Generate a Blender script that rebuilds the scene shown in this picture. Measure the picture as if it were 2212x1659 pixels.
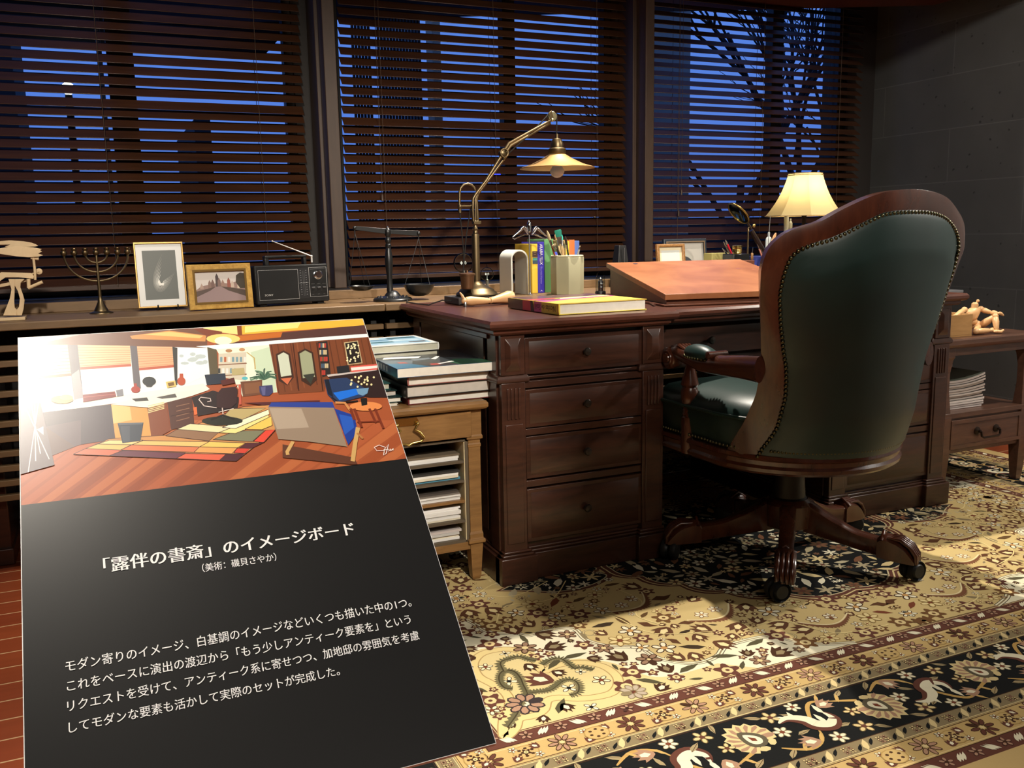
import bpy, bmesh, math, random
from math import sin, cos, pi, radians
from mathutils import Vector, Matrix

S = bpy.context.scene
COL = S.collection
for _o in list(bpy.data.objects):
    bpy.data.objects.remove(_o)

# ------------------------------------------------------------------ camera, world, lights, exposure
YAW, PITCH, ROLL, FPX = 0.41963, -0.16356, -0.018558, 1960.0
EYE = Vector((0.0, 0.0, 1.016))
_f = Vector((sin(YAW) * cos(PITCH), cos(YAW) * cos(PITCH), sin(PITCH)))
_r0 = Vector((cos(YAW), -sin(YAW), 0.0))
_u0 = _r0.cross(_f)
_r = _r0 * cos(ROLL) + _u0 * sin(ROLL)
_u = -_r0 * sin(ROLL) + _u0 * cos(ROLL)
cam_d = bpy.data.cameras.new('camera')
cam_d.sensor_width = 36.0
cam_d.lens = FPX / 2212.0 * 36.0
cam_d.clip_start = 0.05
cam_d.clip_end = 200.0
cam = bpy.data.objects.new('camera', cam_d)
COL.objects.link(cam)
cam.matrix_world = Matrix(((_r.x, _u.x, -_f.x, EYE.x), (_r.y, _u.y, -_f.y, EYE.y), (_r.z, _u.z, -_f.z, EYE.z), (0, 0, 0, 1)))
S.camera = cam

S.view_settings.view_transform = 'Standard'
S.view_settings.look = 'None'
S.view_settings.exposure = 0.0
S.view_settings.gamma = 1.0
S.view_settings.use_curve_mapping = False
try:
    S.cycles.max_bounces = 6
    S.cycles.diffuse_bounces = 3
    S.cycles.glossy_bounces = 3
    S.cycles.transmission_bounces = 5
    S.cycles.transparent_max_bounces = 10
    S.cycles.sample_clamp_indirect = 4.0
    S.cycles.caustics_reflective = False
    S.cycles.caustics_refractive = False
    S.cycles.use_denoising = True
except Exception:
    pass

W = bpy.data.worlds.new('dusk_sky')
S.world = W
W.use_nodes = True
_nt = W.node_tree
_bg = _nt.nodes['Background']
_tc = _nt.nodes.new('ShaderNodeTexCoord')
_sx = _nt.nodes.new('ShaderNodeSeparateXYZ')
_cr = _nt.nodes.new('ShaderNodeValToRGB')
_nt.links.new(_tc.outputs['Generated'], _sx.inputs[0])
_nt.links.new(_sx.outputs['Z'], _cr.inputs[0])
_nt.links.new(_cr.outputs[0], _bg.inputs[0])
_e = _cr.color_ramp.elements
_e[0].position = 0.0; _e[0].color = (0.08, 0.15, 0.46, 1)
_e[1].position = 0.45; _e[1].color = (0.15, 0.29, 0.76, 1)
_m = _e.new(0.12); _m.color = (0.125, 0.245, 0.68, 1)
_bg.inputs[1].default_value = 1.3


def spot(name, loc, to, watts, angle, blend=0.3, size=0.04, col=(1.0, 0.86, 0.68), square=False, roll=0.0):
    d = bpy.data.lights.new(name, 'SPOT')
    d.energy = watts; d.spot_size = radians(angle); d.spot_blend = blend
    d.shadow_soft_size = size; d.color = col; d.use_square = square
    o = bpy.data.objects.new(name, d); COL.objects.link(o)
    q = (Vector(to) - Vector(loc)).to_track_quat('-Z', 'Y')
    o.matrix_world = Matrix.Translation(Vector(loc)) @ q.to_matrix().to_4x4() @ Matrix.Rotation(roll, 4, 'Z')
    return o


def area(name, loc, to, watts, sx, sy, col=(1.0, 0.84, 0.66)):
    d = bpy.data.lights.new(name, 'AREA')
    d.shape = 'RECTANGLE'; d.size = sx; d.size_y = sy; d.energy = watts; d.color = col
    o = bpy.data.objects.new(name, d); COL.objects.link(o)
    q = (Vector(to) - Vector(loc)).to_track_quat('-Z', 'Y')
    o.matrix_world = Matrix.Translation(Vector(loc)) @ q.to_matrix().to_4x4()
    return o


WARM = (1.0, 0.91, 0.78)
spot('ceiling_spot_board', (-0.36, 1.28, 2.64), (0.05, 1.08, 0.7), 240, 52, 0.7, 0.08, WARM)
spot('ceiling_spot_desk', (1.80, 3.02, 2.62), (1.62, 2.2, 0.3), 330, 88, 0.35, 0.03, WARM)
spot('ceiling_spot_left', (0.30, 2.75, 2.62), (0.35, 3.05, 0.7), 62, 50, 0.6, 0.05, WARM)
spot('ceiling_spot_shelf', (1.30, 2.65, 2.62), (1.30, 3.15, 0.7), 55, 50, 0.6, 0.05, WARM)
spot('ceiling_spot_blinds', (-0.3, -1.0, 2.62), (0.3, 3.8, 0.95), 600, 30, 1.0, 0.08, WARM)
spot('ceiling_spot_blinds_centre', (1.0, -1.0, 2.62), (1.75, 3.8, 0.95), 600, 30, 1.0, 0.08, WARM)
spot('ceiling_spot_blinds_right', (2.3, -1.0, 2.62), (3.1, 3.8, 1.0), 330, 24, 1.0, 0.08, WARM)
spot('ceiling_spot_books', (0.72, -0.25, 2.30), (0.73, 2.42, 0.38), 330, 19, 0.6, 0.05, WARM)
spot('ceiling_spot_table', (3.70, 1.75, 2.45), (2.70, 2.05, 0.6), 150, 84, 0.4, 0.05, WARM)
spot('concrete_fill_spot', (1.9, 0.9, 2.62), (3.95, 3.0, 0.9), 150, 60, 0.8, 0.08, (1.0, 0.95, 0.87))  # fill spot added to lift the dark concrete wall
spot('chair_sheen_fill_spot', (3.82, 1.18, 2.0), (2.10, 1.86, 0.78), 130, 34, 0.5, 0.06, (1.0, 0.95, 0.87))  # added spot well below the ceiling, brings up the sheen on the leather
spot('wall_strip_fill_spot', (2.00, 0.20, 1.35), (3.93, 0.72, 1.35), 700, 80, 0.06, 0.02, (1.0, 0.95, 0.86), square=True)  # unseen level spot, added to draw the bright strip on the concrete
area('room_fill_light', (0.9, -1.25, 2.66), (1.3, 1.6, 0.0), 42, 2.6, 1.0, (1.0, 0.9, 0.78))  # broad fill added behind the camera for the room's ambient light


# ------------------------------------------------------------------ picking points off the photograph's frame
def ray(px, py):
    return _r * ((px - 1106.0) / FPX) - _u * ((py - 829.5) / FPX) + _f


def at(px, py, Y):            # point on the plane y = Y
    d = ray(px, py); return EYE + d * (Y / d.y)


def atx(px, py, X):
    d = ray(px, py); return EYE + d * (X / d.x)


def atz(px, py, z):
    d = ray(px, py); return EYE + d * ((z - EYE.z) / d.z)


# ------------------------------------------------------------------ materials
MATS = {}


def lin(c):
    return tuple((x / 255.0 / 12.92) if x / 255.0 <= 0.04045 else ((x / 255.0 + 0.055) / 1.055) ** 2.4 for x in c)


def _base(name):
    m = bpy.data.materials.new(name); m.use_nodes = True
    nt = m.node_tree
    return m, nt, nt.nodes['Principled BSDF']


def plain(name, rgb, rough=0.5, metal=0.0, spec=0.5, var=0.0, scale=30.0, bump=0.0, coat=0.0, emit=None):
    if name in MATS: return MATS[name]
    m, nt, b = _base(name)
    c = lin(rgb)
    b.inputs['Base Color'].default_value = (*c, 1)
    b.inputs['Roughness'].default_value = rough
    b.inputs['Metallic'].default_value = metal
    b.inputs['Specular IOR Level'].default_value = spec
    b.inputs['Coat Weight'].default_value = coat
    b.inputs['Coat Roughness'].default_value = 0.12
    if emit:
        b.inputs['Emission Color'].default_value = (*lin(emit[0]), 1)
        b.inputs['Emission Strength'].default_value = emit[1]
    if var or bump:
        tc = nt.nodes.new('ShaderNodeTexCoord')
        n = nt.nodes.new('ShaderNodeTexNoise')
        n.inputs['Scale'].default_value = scale; n.inputs['Detail'].default_value = 5
        nt.links.new(tc.outputs['Object'], n.inputs['Vector'])
        if var:
            r = nt.nodes.new('ShaderNodeValToRGB')
            r.color_ramp.elements[0].position = 0.3; r.color_ramp.elements[1].position = 0.7
            r.color_ramp.elements[0].color = (*[x * (1 - var) for x in c], 1)
            r.color_ramp.elements[1].color = (*[min(1, x * (1 + var)) for x in c], 1)
            nt.links.new(n.outputs['Fac'], r.inputs[0]); nt.links.new(r.outputs[0], b.inputs['Base Color'])
        if bump:
            bp = nt.nodes.new('ShaderNodeBump'); bp.inputs['Strength'].default_value = bump
            bp.inputs['Distance'].default_value = 0.002
            nt.links.new(n.outputs['Fac'], bp.inputs['Height']); nt.links.new(bp.outputs[0], b.inputs['Normal'])
    MATS[name] = m
    return m


def wood(name, c1, c2, rough=0.4, scale=(1, 1, 1), coat=0.0, size=9.0, spec=0.5):
    if name in MATS: return MATS[name]
    m, nt, b = _base(name)
    tc = nt.nodes.new('ShaderNodeTexCoord'); mp = nt.nodes.new('ShaderNodeMapping')
    mp.inputs['Scale'].default_value = scale
    n = nt.nodes.new('ShaderNodeTexNoise'); n.inputs['Scale'].default_value = size
    n.inputs['Detail'].default_value = 8; n.inputs['Roughness'].default_value = 0.65
    n.inputs['Distortion'].default_value = 0.6
    r = nt.nodes.new('ShaderNodeValToRGB')
    r.color_ramp.elements[0].position = 0.32; r.color_ramp.elements[1].position = 0.68
    r.color_ramp.elements[0].color = (*lin(c1), 1); r.color_ramp.elements[1].color = (*lin(c2), 1)
    nt.links.new(tc.outputs['Object'], mp.inputs[0]); nt.links.new(mp.outputs[0], n.inputs['Vector'])
    nt.links.new(n.outputs['Fac'], r.inputs[0]); nt.links.new(r.outputs[0], b.inputs['Base Color'])
    bp = nt.nodes.new('ShaderNodeBump'); bp.inputs['Strength'].default_value = 0.12; bp.inputs['Distance'].default_value = 0.002
    nt.links.new(n.outputs['Fac'], bp.inputs['Height']); nt.links.new(bp.outputs[0], b.inputs['Normal'])
    b.inputs['Roughness'].default_value = rough; b.inputs['Coat Weight'].default_value = coat
    b.inputs['Coat Roughness'].default_value = 0.2; b.inputs['Specular IOR Level'].default_value = spec
    MATS[name] = m
    return m


def glass(name, tint=(235, 240, 240), gloss=0.12):
    if name in MATS: return MATS[name]
    m, nt, b = _base(name)
    nt.nodes.remove(b)
    out = nt.nodes['Material Output']
    t = nt.nodes.new('ShaderNodeBsdfTransparent'); t.inputs[0].default_value = (*lin(tint), 1)
    g = nt.nodes.new('ShaderNodeBsdfGlossy'); g.inputs['Roughness'].default_value = 0.03
    lw = nt.nodes.new('ShaderNodeLayerWeight'); lw.inputs['Blend'].default_value = gloss
    mx = nt.nodes.new('ShaderNodeMixShader')
    nt.links.new(lw.outputs['Fresnel'], mx.inputs[0]); nt.links.new(t.outputs[0], mx.inputs[1]); nt.links.new(g.outputs[0], mx.inputs[2])
    nt.links.new(mx.outputs[0], out.inputs[0])
    MATS[name] = m
    return m


def printed(name, rough=0.5, spec=0.5, weave=0.0, coat=0.0):
    """colours held in the mesh's own colour attribute: prints, covers, woven pattern"""
    if name in MATS: return MATS[name]
    m, nt, b = _base(name)
    a = nt.nodes.new('ShaderNodeVertexColor'); a.layer_name = 'dye'
    nt.links.new(a.outputs[0], b.inputs['Base Color'])
    b.inputs['Roughness'].default_value = rough; b.inputs['Specular IOR Level'].default_value = spec
    b.inputs['Coat Weight'].default_value = coat; b.inputs['Coat Roughness'].default_value = 0.1
    if weave:
        tc = nt.nodes.new('ShaderNodeTexCoord'); n = nt.nodes.new('ShaderNodeTexNoise')
        n.inputs['Scale'].default_value = 260; n.inputs['Detail'].default_value = 3
        bp = nt.nodes.new('ShaderNodeBump'); bp.inputs['Strength'].default_value = weave; bp.inputs['Distance'].default_value = 0.002
        nt.links.new(tc.outputs['Object'], n.inputs['Vector']); nt.links.new(n.outputs['Fac'], bp.inputs['Height'])
        nt.links.new(bp.outputs[0], b.inputs['Normal'])
    MATS[name] = m
    return m


# ------------------------------------------------------------------ mesh building
MW = {}


class MB:
    def __init__(self, M=None):
        self.bm = bmesh.new(); self.M = M or Matrix.Identity(4)

    def v(self, p):
        return self.bm.verts.new(self.M @ Vector(p))

    def f(self, vs, mi=0):
        try:
            fc = self.bm.faces.new(vs); fc.material_index = mi; return fc
        except ValueError:
            return None

    def hexa(self, p, mi=0):
        v = [self.v(q) for q in p]
        for a in ((0, 3, 2, 1), (4, 5, 6, 7), (0, 1, 5, 4), (1, 2, 6, 5), (2, 3, 7, 6), (3, 0, 4, 7)):
            self.f([v[i] for i in a], mi)
        return self

    def box(self, x0, x1, y0, y1, z0, z1, mi=0):
        return self.hexa([(x0, y0, z0), (x1, y0, z0), (x1, y1, z0), (x0, y1, z0), (x0, y0, z1), (x1, y0, z1), (x1, y1, z1), (x0, y1, z1)], mi)

    def frustum(self, x0, x1, y0, y1, z0, z1, ins, axis='z', mi=0):
        """box whose far face (z1) is inset by ins"""
        return self.hexa([(x0, y0, z0), (x1, y0, z0), (x1, y1, z0), (x0, y1, z0), (x0 + ins, y0 + ins, z1), (x1 - ins, y0 + ins, z1), (x1 - ins, y1 - ins, z1), (x0 + ins, y1 - ins, z1)], mi)

    def panel_y(self, x0, x1, z0, z1, yb, yf, ins, mi=0):
        """raised panel on a face that looks towards -y: base at yb, field at yf (yf < yb)"""
        i = ins
        return self.hexa([(x0, yb, z0), (x1, yb, z0), (x1, yb, z1), (x0, yb, z1), (x0 + i, yf, z0 + i), (x1 - i, yf, z0 + i), (x1 - i, yf, z1 - i), (x0 + i, yf, z1 - i)], mi)

    def prism(self, a, b, mi=0):
        """loft between two matching outlines, both ends closed"""
        n = len(a); A = [self.v(p) for p in a]; B = [self.v(p) for p in b]
        self.f(A[::-1], mi); self.f(B, mi)
        for i in range(n):
            j = (i + 1) % n; self.f([A[i], A[j], B[j], B[i]], mi)
        return self

    def rings(self, rows, closed=True, cap=True, mi=0):
        R = [[self.v(p) for p in row] for row in rows]
        for a, b in zip(R, R[1:]):
            n = len(a)
            for i in range(n if closed else n - 1):
                j = (i + 1) % n; self.f([a[i], a[j], b[j], b[i]], mi)
        if cap and closed:
            self.f(R[0][::-1], mi); self.f(R[-1], mi)
        return self

    def lathe(self, prof, c=(0, 0, 0), n=28, ax=None, mi=0, cap=True):
        T = Matrix.Translation(Vector(c)) @ (ax.to_4x4() if ax is not None else Matrix.Identity(4))
        rows = [[T @ Vector((max(r, 1e-5) * cos(2 * pi * i / n), max(r, 1e-5) * sin(2 * pi * i / n), z)) for i in range(n)] for r, z in prof]
        return self.rings(rows, True, cap, mi)

    def tube(self, pts, r, n=10, mi=0, closed=False):
        pts = [Vector(p) for p in pts]; m = len(pts)
        rs = r if isinstance(r, (list, tuple)) else [r] * m
        rows = []; up = None
        for i in range(m):
            a = pts[i - 1] if (i > 0 or closed) else pts[i]
            b = pts[(i + 1) % m] if (i < m - 1 or closed) else pts[i]
            t = (b - a); t = t.normalized() if t.length > 1e-9 else Vector((0, 0, 1))
            if up is None:
                up = Vector((0, 0, 1)) if abs(t.z) < 0.9 else Vector((0, 1, 0))
            s = t.cross(up)
            if s.length < 1e-6: s = t.cross(Vector((1, 0, 0)))
            s.normalize(); up = s.cross(t).normalized()
            rows.append([pts[i] + (s * cos(2 * pi * k / n) + up * sin(2 * pi * k / n)) * rs[i] for k in range(n)])
        if closed: rows.append(rows[0])
        return self.rings(rows, True, not closed, mi)

    def ball(self, c, r, n=16, sc=(1, 1, 1), mi=0, ax=None):
        m = max(6, n // 2)
        T = Matrix.Translation(Vector(c)) @ (ax.to_4x4() if ax is not None else Matrix.Identity(4))
        rows = []
        for k in range(m + 1):
            th = -pi / 2 + pi * k / m
            rr = max(cos(th), 1e-4) * r
            rows.append([T @ Vector((rr * cos(2 * pi * i / n) * sc[0], rr * sin(2 * pi * i / n) * sc[1], r * sin(th) * sc[2])) for i in range(n)])
        return self.rings(rows, True, True, mi)

    def grid(self, fn, nu, nv, mi=0):
        V = [[self.v(fn(i / nu, j / nv)) for i in range(nu + 1)] for j in range(nv + 1)]
        for j in range(nv):
            for i in range(nu):
                self.f([V[j][i], V[j][i + 1], V[j + 1][i + 1], V[j + 1][i]], mi)
        return self

    def obj(self, name, mats, parent=None, bevel=0.0, smooth=True, local=False, angle=38, seg=2, flip=False):
        me = bpy.data.meshes.new(name)
        bmesh.ops.remove_doubles(self.bm, verts=self.bm.verts, dist=1e-6)
        if flip is not None:
            bmesh.ops.recalc_face_normals(self.bm, faces=self.bm.faces)
        if parent is not None and not local:
            self.bm.transform(MW[parent.name].inverted())
        self.bm.to_mesh(me); self.bm.free()
        for m in (mats if isinstance(mats, (list, tuple)) else [mats]): me.materials.append(m)
        o = bpy.data.objects.new(name, me); COL.objects.link(o)
        if smooth:
            me.shade_smooth(); me.set_sharp_from_angle(angle=radians(angle))
        if bevel:
            b = o.modifiers.new('edge', 'BEVEL'); b.width = bevel; b.segments = seg; b.limit_method = 'ANGLE'; b.angle_limit = radians(35)
        if parent is not None:
            o.parent = parent; MW[o.name] = MW[parent.name]
        else:
            MW[o.name] = Matrix.Identity(4)
        return o


def thing(name, label, cat, loc=(0, 0, 0), rz=0.0, group=None):
    o = bpy.data.objects.new(name, None); COL.objects.link(o)
    o.empty_display_size = 0.05
    o.location = loc; o.rotation_euler = (0, 0, rz)
    MW[o.name] = Matrix.Translation(Vector(loc)) @ Matrix.Rotation(rz, 4, 'Z')
    return tag(o, label, cat, group)


def tag(o, label, cat, group=None):
    o['label'] = label; o['category'] = cat
    if group: o['group'] = group
    return o


def struct(o):
    o['kind'] = 'structure'; return o


def rebase(o, loc):
    """put a one-mesh thing's origin at its base"""
    o.data.transform(Matrix.Translation(-Vector(loc))); o.location = loc
    MW[o.name] = Matrix.Translation(Vector(loc)); return o


def dup(root, M, label=None, group=None):
    """copy a thing with its parts and sub-parts and put it at M"""
    r = root.copy(); COL.objects.link(r); r.matrix_world = M; MW[r.name] = M.copy()
    if label: r['label'] = label
    if group: r['group'] = group

    def rec(src, dst):
        for ch in list(src.children):
            c = ch.copy(); COL.objects.link(c); c.parent = dst; MW[c.name] = M.copy(); rec(ch, c)
    rec(root, r)
    return r


class Print2D:
    """flat coloured shapes in two dimensions, later laid on a surface"""
    def __init__(self): self.polys = []

    def poly(self, pts, rgb, layer=None):
        self.polys.append((list(pts), rgb, len(self.polys) if layer is None else layer)); return self

    def rect(self, x0, y0, x1, y1, rgb, layer=None):
        return self.poly([(x0, y0), (x1, y0), (x1, y1), (x0, y1)], rgb, layer)

    def disc(self, cx, cy, rx, ry, rgb, n=20, layer=None, rot=0.0):
        c, s = cos(rot), sin(rot)
        return self.poly([(cx + rx * cos(2 * pi * i / n) * c - ry * sin(2 * pi * i / n) * s, cy + rx * cos(2 * pi * i / n) * s + ry * sin(2 * pi * i / n) * c) for i in range(n)], rgb, layer)

    def line(self, pts, w, rgb, layer=None, closed=False):
        P = [Vector((p[0], p[1])) for p in pts]; n = len(P); L = []; R = []
        ws = w if isinstance(w, (list, tuple)) else [w] * n
        for i in range(n):
            a = P[i - 1] if (i > 0 or closed) else P[i]; b = P[(i + 1) % n] if (i < n - 1 or closed) else P[i]
            d = b - a
            if d.length < 1e-9: d = Vector((1, 0))
            d.normalize(); nn = Vector((-d.y, d.x)) * ws[i] * 0.5
            L.append(P[i] + nn); R.append(P[i] - nn)
        ly = len(self.polys) if layer is None else layer
        for i in range(n if closed else n - 1):
            j = (i + 1) % n
            self.polys.append(([tuple(L[i]), tuple(R[i]), tuple(R[j]), tuple(L[j])], rgb, ly))
        return self

    def obj(self, name, fn, mat, parent=None, step=1e-5, base=1e-4, up=None):
        """fn(x, y) -> point on the surface; up = direction the layers climb"""
        bm = bmesh.new(); cl = bm.loops.layers.float_color.new('dye')
        up = Vector(up)
        for pts, rgb, ly in self.polys:
            off = up * (base + step * ly)
            vs = [bm.verts.new(Vector(fn(*p)) + off) for p in pts]
            try: fc = bm.faces.new(vs)
            except ValueError: continue
            fc.normal_update()
            if fc.normal.dot(up) < 0: fc.normal_flip()
            c = (*lin(rgb), 1)
            for lp in fc.loops: lp[cl] = c
        if parent is not None: bm.transform(MW[parent.name].inverted())
        me = bpy.data.meshes.new(name); bm.to_mesh(me); bm.free(); me.materials.append(mat)
        o = bpy.data.objects.new(name, me); COL.objects.link(o)
        if parent is not None: o.parent = parent; MW[o.name] = MW[parent.name]
        else: MW[o.name] = Matrix.Identity(4)
        return o


def lettering(name, body, mat, parent, org, xd, yd, width, height=None, bold=0.0, depth=0.0003, spacing=1.0):
    """writing as a mesh: org = lower left corner, xd / yd = unit directions of the line and of its height"""
    cu = bpy.data.curves.new(name, 'FONT'); cu.body = body; cu.size = 1.0; cu.offset = bold; cu.space_character = spacing
    cu.resolution_u = 3
    cu.offset = 0.0
    ob = bpy.data.objects.new(name + '_curve', cu); COL.objects.link(ob)
    dg = bpy.context.evaluated_depsgraph_get(); dg.update()
    me = bpy.data.meshes.new_from_object(ob.evaluated_get(dg))
    bpy.data.objects.remove(ob)
    xs = [v.co.x for v in me.vertices]; ys = [v.co.y for v in me.vertices]
    if not xs: return None
    x0, x1, y0, y1 = min(xs), max(xs), min(ys), max(ys)
    kx = width / (x1 - x0); ky = kx if height is None else height / (y1 - y0)
    xd = Vector(xd).normalized(); yd = Vector(yd).normalized(); nd = xd.cross(yd)
    inv = MW[parent.name].inverted()
    for v in me.vertices:
        v.co = inv @ (Vector(org) + xd * ((v.co.x - x0) * kx) + yd * ((v.co.y - y0) * ky) + nd * depth)
    if bold:
        b2 = bmesh.new(); sx = xd * (bold * kx)
        for k, o in enumerate((-1.0, 0.0, 1.0)):
            t2 = me.copy(); t2.transform(Matrix.Translation(inv.to_3x3() @ (sx * o + nd * 2e-5 * k))); b2.from_mesh(t2); bpy.data.meshes.remove(t2)
        b2.to_mesh(me); b2.free()
    me.materials.clear(); me.materials.append(mat); me.name = name
    o = bpy.data.objects.new(name, me); COL.objects.link(o); o.parent = parent; MW[o.name] = MW[parent.name]
    return o


def spline(pts, k=6, closed=False):
    """Catmull-Rom through points of any dimension"""
    P = [Vector(p) for p in pts]; n = len(P); out = []
    for i in range(n if closed else n - 1):
        p0 = P[(i - 1) % n] if (closed or i > 0) else P[0]; p1 = P[i]; p2 = P[(i + 1) % n]
        p3 = P[(i + 2) % n] if (closed or i < n - 2) else P[-1]
        for s in range(k):
            t = s / k
            out.append(0.5 * ((2 * p1) + (p2 - p0) * t + (2 * p0 - 5 * p1 + 4 * p2 - p3) * t * t + (3 * p1 - p0 - 3 * p2 + p3) * t ** 3))
    if not closed: out.append(P[-1])
    return out


def lerp(tab, x):
    if x <= tab[0][0]: return tab[0][1]
    for (a, b), (c, d) in zip(tab, tab[1:]):
        if x <= c: return b + (d - b) * (x - a) / (c - a)
    return tab[-1][1]


M_MAHOG = wood('mahogany', (44, 25, 18), (70, 40, 28), 0.34, (1, 1, 7), 0.25, 7)
M_MAHOGX = wood('mahogany_long_grain', (66, 36, 27), (96, 55, 41), 0.3, (1.5, 9, 9), 0.12, 6)
M_CHAIRW = wood('polished_chair_wood', (58, 28, 18), (82, 42, 26), 0.25, (4, 4, 1), 0.5, 8)
M_OAK = wood('oak', (120, 86, 48), (150, 110, 64), 0.45, (1, 8, 8), 0.1, 8)
M_TAN = wood('tan_board', (104, 80, 52), (124, 96, 64), 0.5, (1, 6, 6), 0.0, 6)
M_BLIND = wood('blind_wood', (54, 30, 16), (72, 42, 23), 0.42, (0.6, 6, 6), 0.1, 5)
M_POST = wood('post_wood', (66, 50, 40), (78, 60, 48), 0.5, (6, 6, 1), 0.0, 6)
M_BLACK = plain('black_paint', (18, 18, 19), 0.45)
M_IRON = plain('black_iron', (16, 17, 18), 0.35, 0.0, 0.6)
M_BRASS = plain('aged_brass', (120, 104, 78), 0.4, 1.0, var=0.12, scale=14)
M_BRASSL = plain('bright_brass', (206, 176, 104), 0.25, 1.0)
M_CHROME = plain('chrome', (215, 217, 222), 0.12, 1.0)
M_STEEL = plain('steel', (150, 150, 152), 0.3, 1.0)
M_LEATHER = plain('green_leather', (22, 46, 42), 0.40, 0.0, 0.5, var=0.12, scale=9, bump=0.12)
M_NAIL = plain('antique_nail', (96, 92, 66), 0.3, 1.0)
M_PAPER = plain('paper_edge', (226, 220, 208), 0.8, var=0.04, scale=60)
M_CREAM = plain('cream_board', (214, 200, 160), 0.6)
M_MANNE = wood('beech', (206, 158, 108), (222, 178, 128), 0.4, (1, 1, 4), 0.1, 10)
M_GLASS = glass('clear_glass')
M_PRINT = printed('printed_card', 0.45)
M_GLOSSP = printed('glossy_cover', 0.3, 0.5, 0.0, 0.2)

# ================================================================== THE SETTING
# floor: reddish boards that run along the window wall, pale caulked joints
def floor_mat():
    m, nt, b = _base('floor_boards')
    tc = nt.nodes.new('ShaderNodeTexCoord'); br = nt.nodes.new('ShaderNodeTexBrick')
    br.inputs['Scale'].default_value = 1.0; br.inputs['Brick Width'].default_value = 1.8; br.inputs['Row Height'].default_value = 0.092
    br.inputs['Mortar Size'].default_value = 0.0022; br.inputs['Mortar Smooth'].default_value = 0.0
    br.inputs['Color1'].default_value = (*lin((158, 76, 42)), 1); br.inputs['Color2'].default_value = (*lin((144, 66, 38)), 1)
    br.inputs['Mortar'].default_value = (*lin((222, 186, 140)), 1)
    n = nt.nodes.new('ShaderNodeTexNoise'); n.inputs['Scale'].default_value = 6; n.inputs['Detail'].default_value = 8
    mp = nt.nodes.new('ShaderNodeMapping'); mp.inputs['Scale'].default_value = (1, 9, 1)
    mx = nt.nodes.new('ShaderNodeMix'); mx.data_type = 'RGBA'; mx.blend_type = 'MULTIPLY'
    mx.inputs[0].default_value = 0.35
    nt.links.new(tc.outputs['Object'], br.inputs[0]); nt.links.new(tc.outputs['Object'], mp.inputs[0])
    nt.links.new(mp.outputs[0], n.inputs[0]); nt.links.new(br.outputs[0], mx.inputs[6]); nt.links.new(n.outputs['Fac'], mx.inputs[7])
    nt.links.new(mx.outputs[2], b.inputs['Base Color']); b.inputs['Roughness'].default_value = 0.32
    return m


XR = 3.95                     # right wall
struct(MB().box(-2.2, 4.3, -1.9, 4.3, -0.06, 0.0).obj('floor', floor_mat(), smooth=False))
M_CEIL = plain('dark_ceiling', (44, 36, 32), 0.8)
struct(MB().box(-2.2, 4.3, -1.9, 4.3, 2.7, 2.76).obj('ceiling', M_CEIL, smooth=False))
M_PLAST = plain('plaster', (92, 82, 70), 0.9, var=0.06, scale=4)
struct(MB().box(-2.26, -2.2, -1.9, 4.3, 0, 2.7).obj('wall_left', M_PLAST, smooth=False))
struct(MB().box(-2.2, 4.3, -1.96, -1.9, 0, 2.7).obj('wall_back', M_PLAST, smooth=False))


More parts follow.
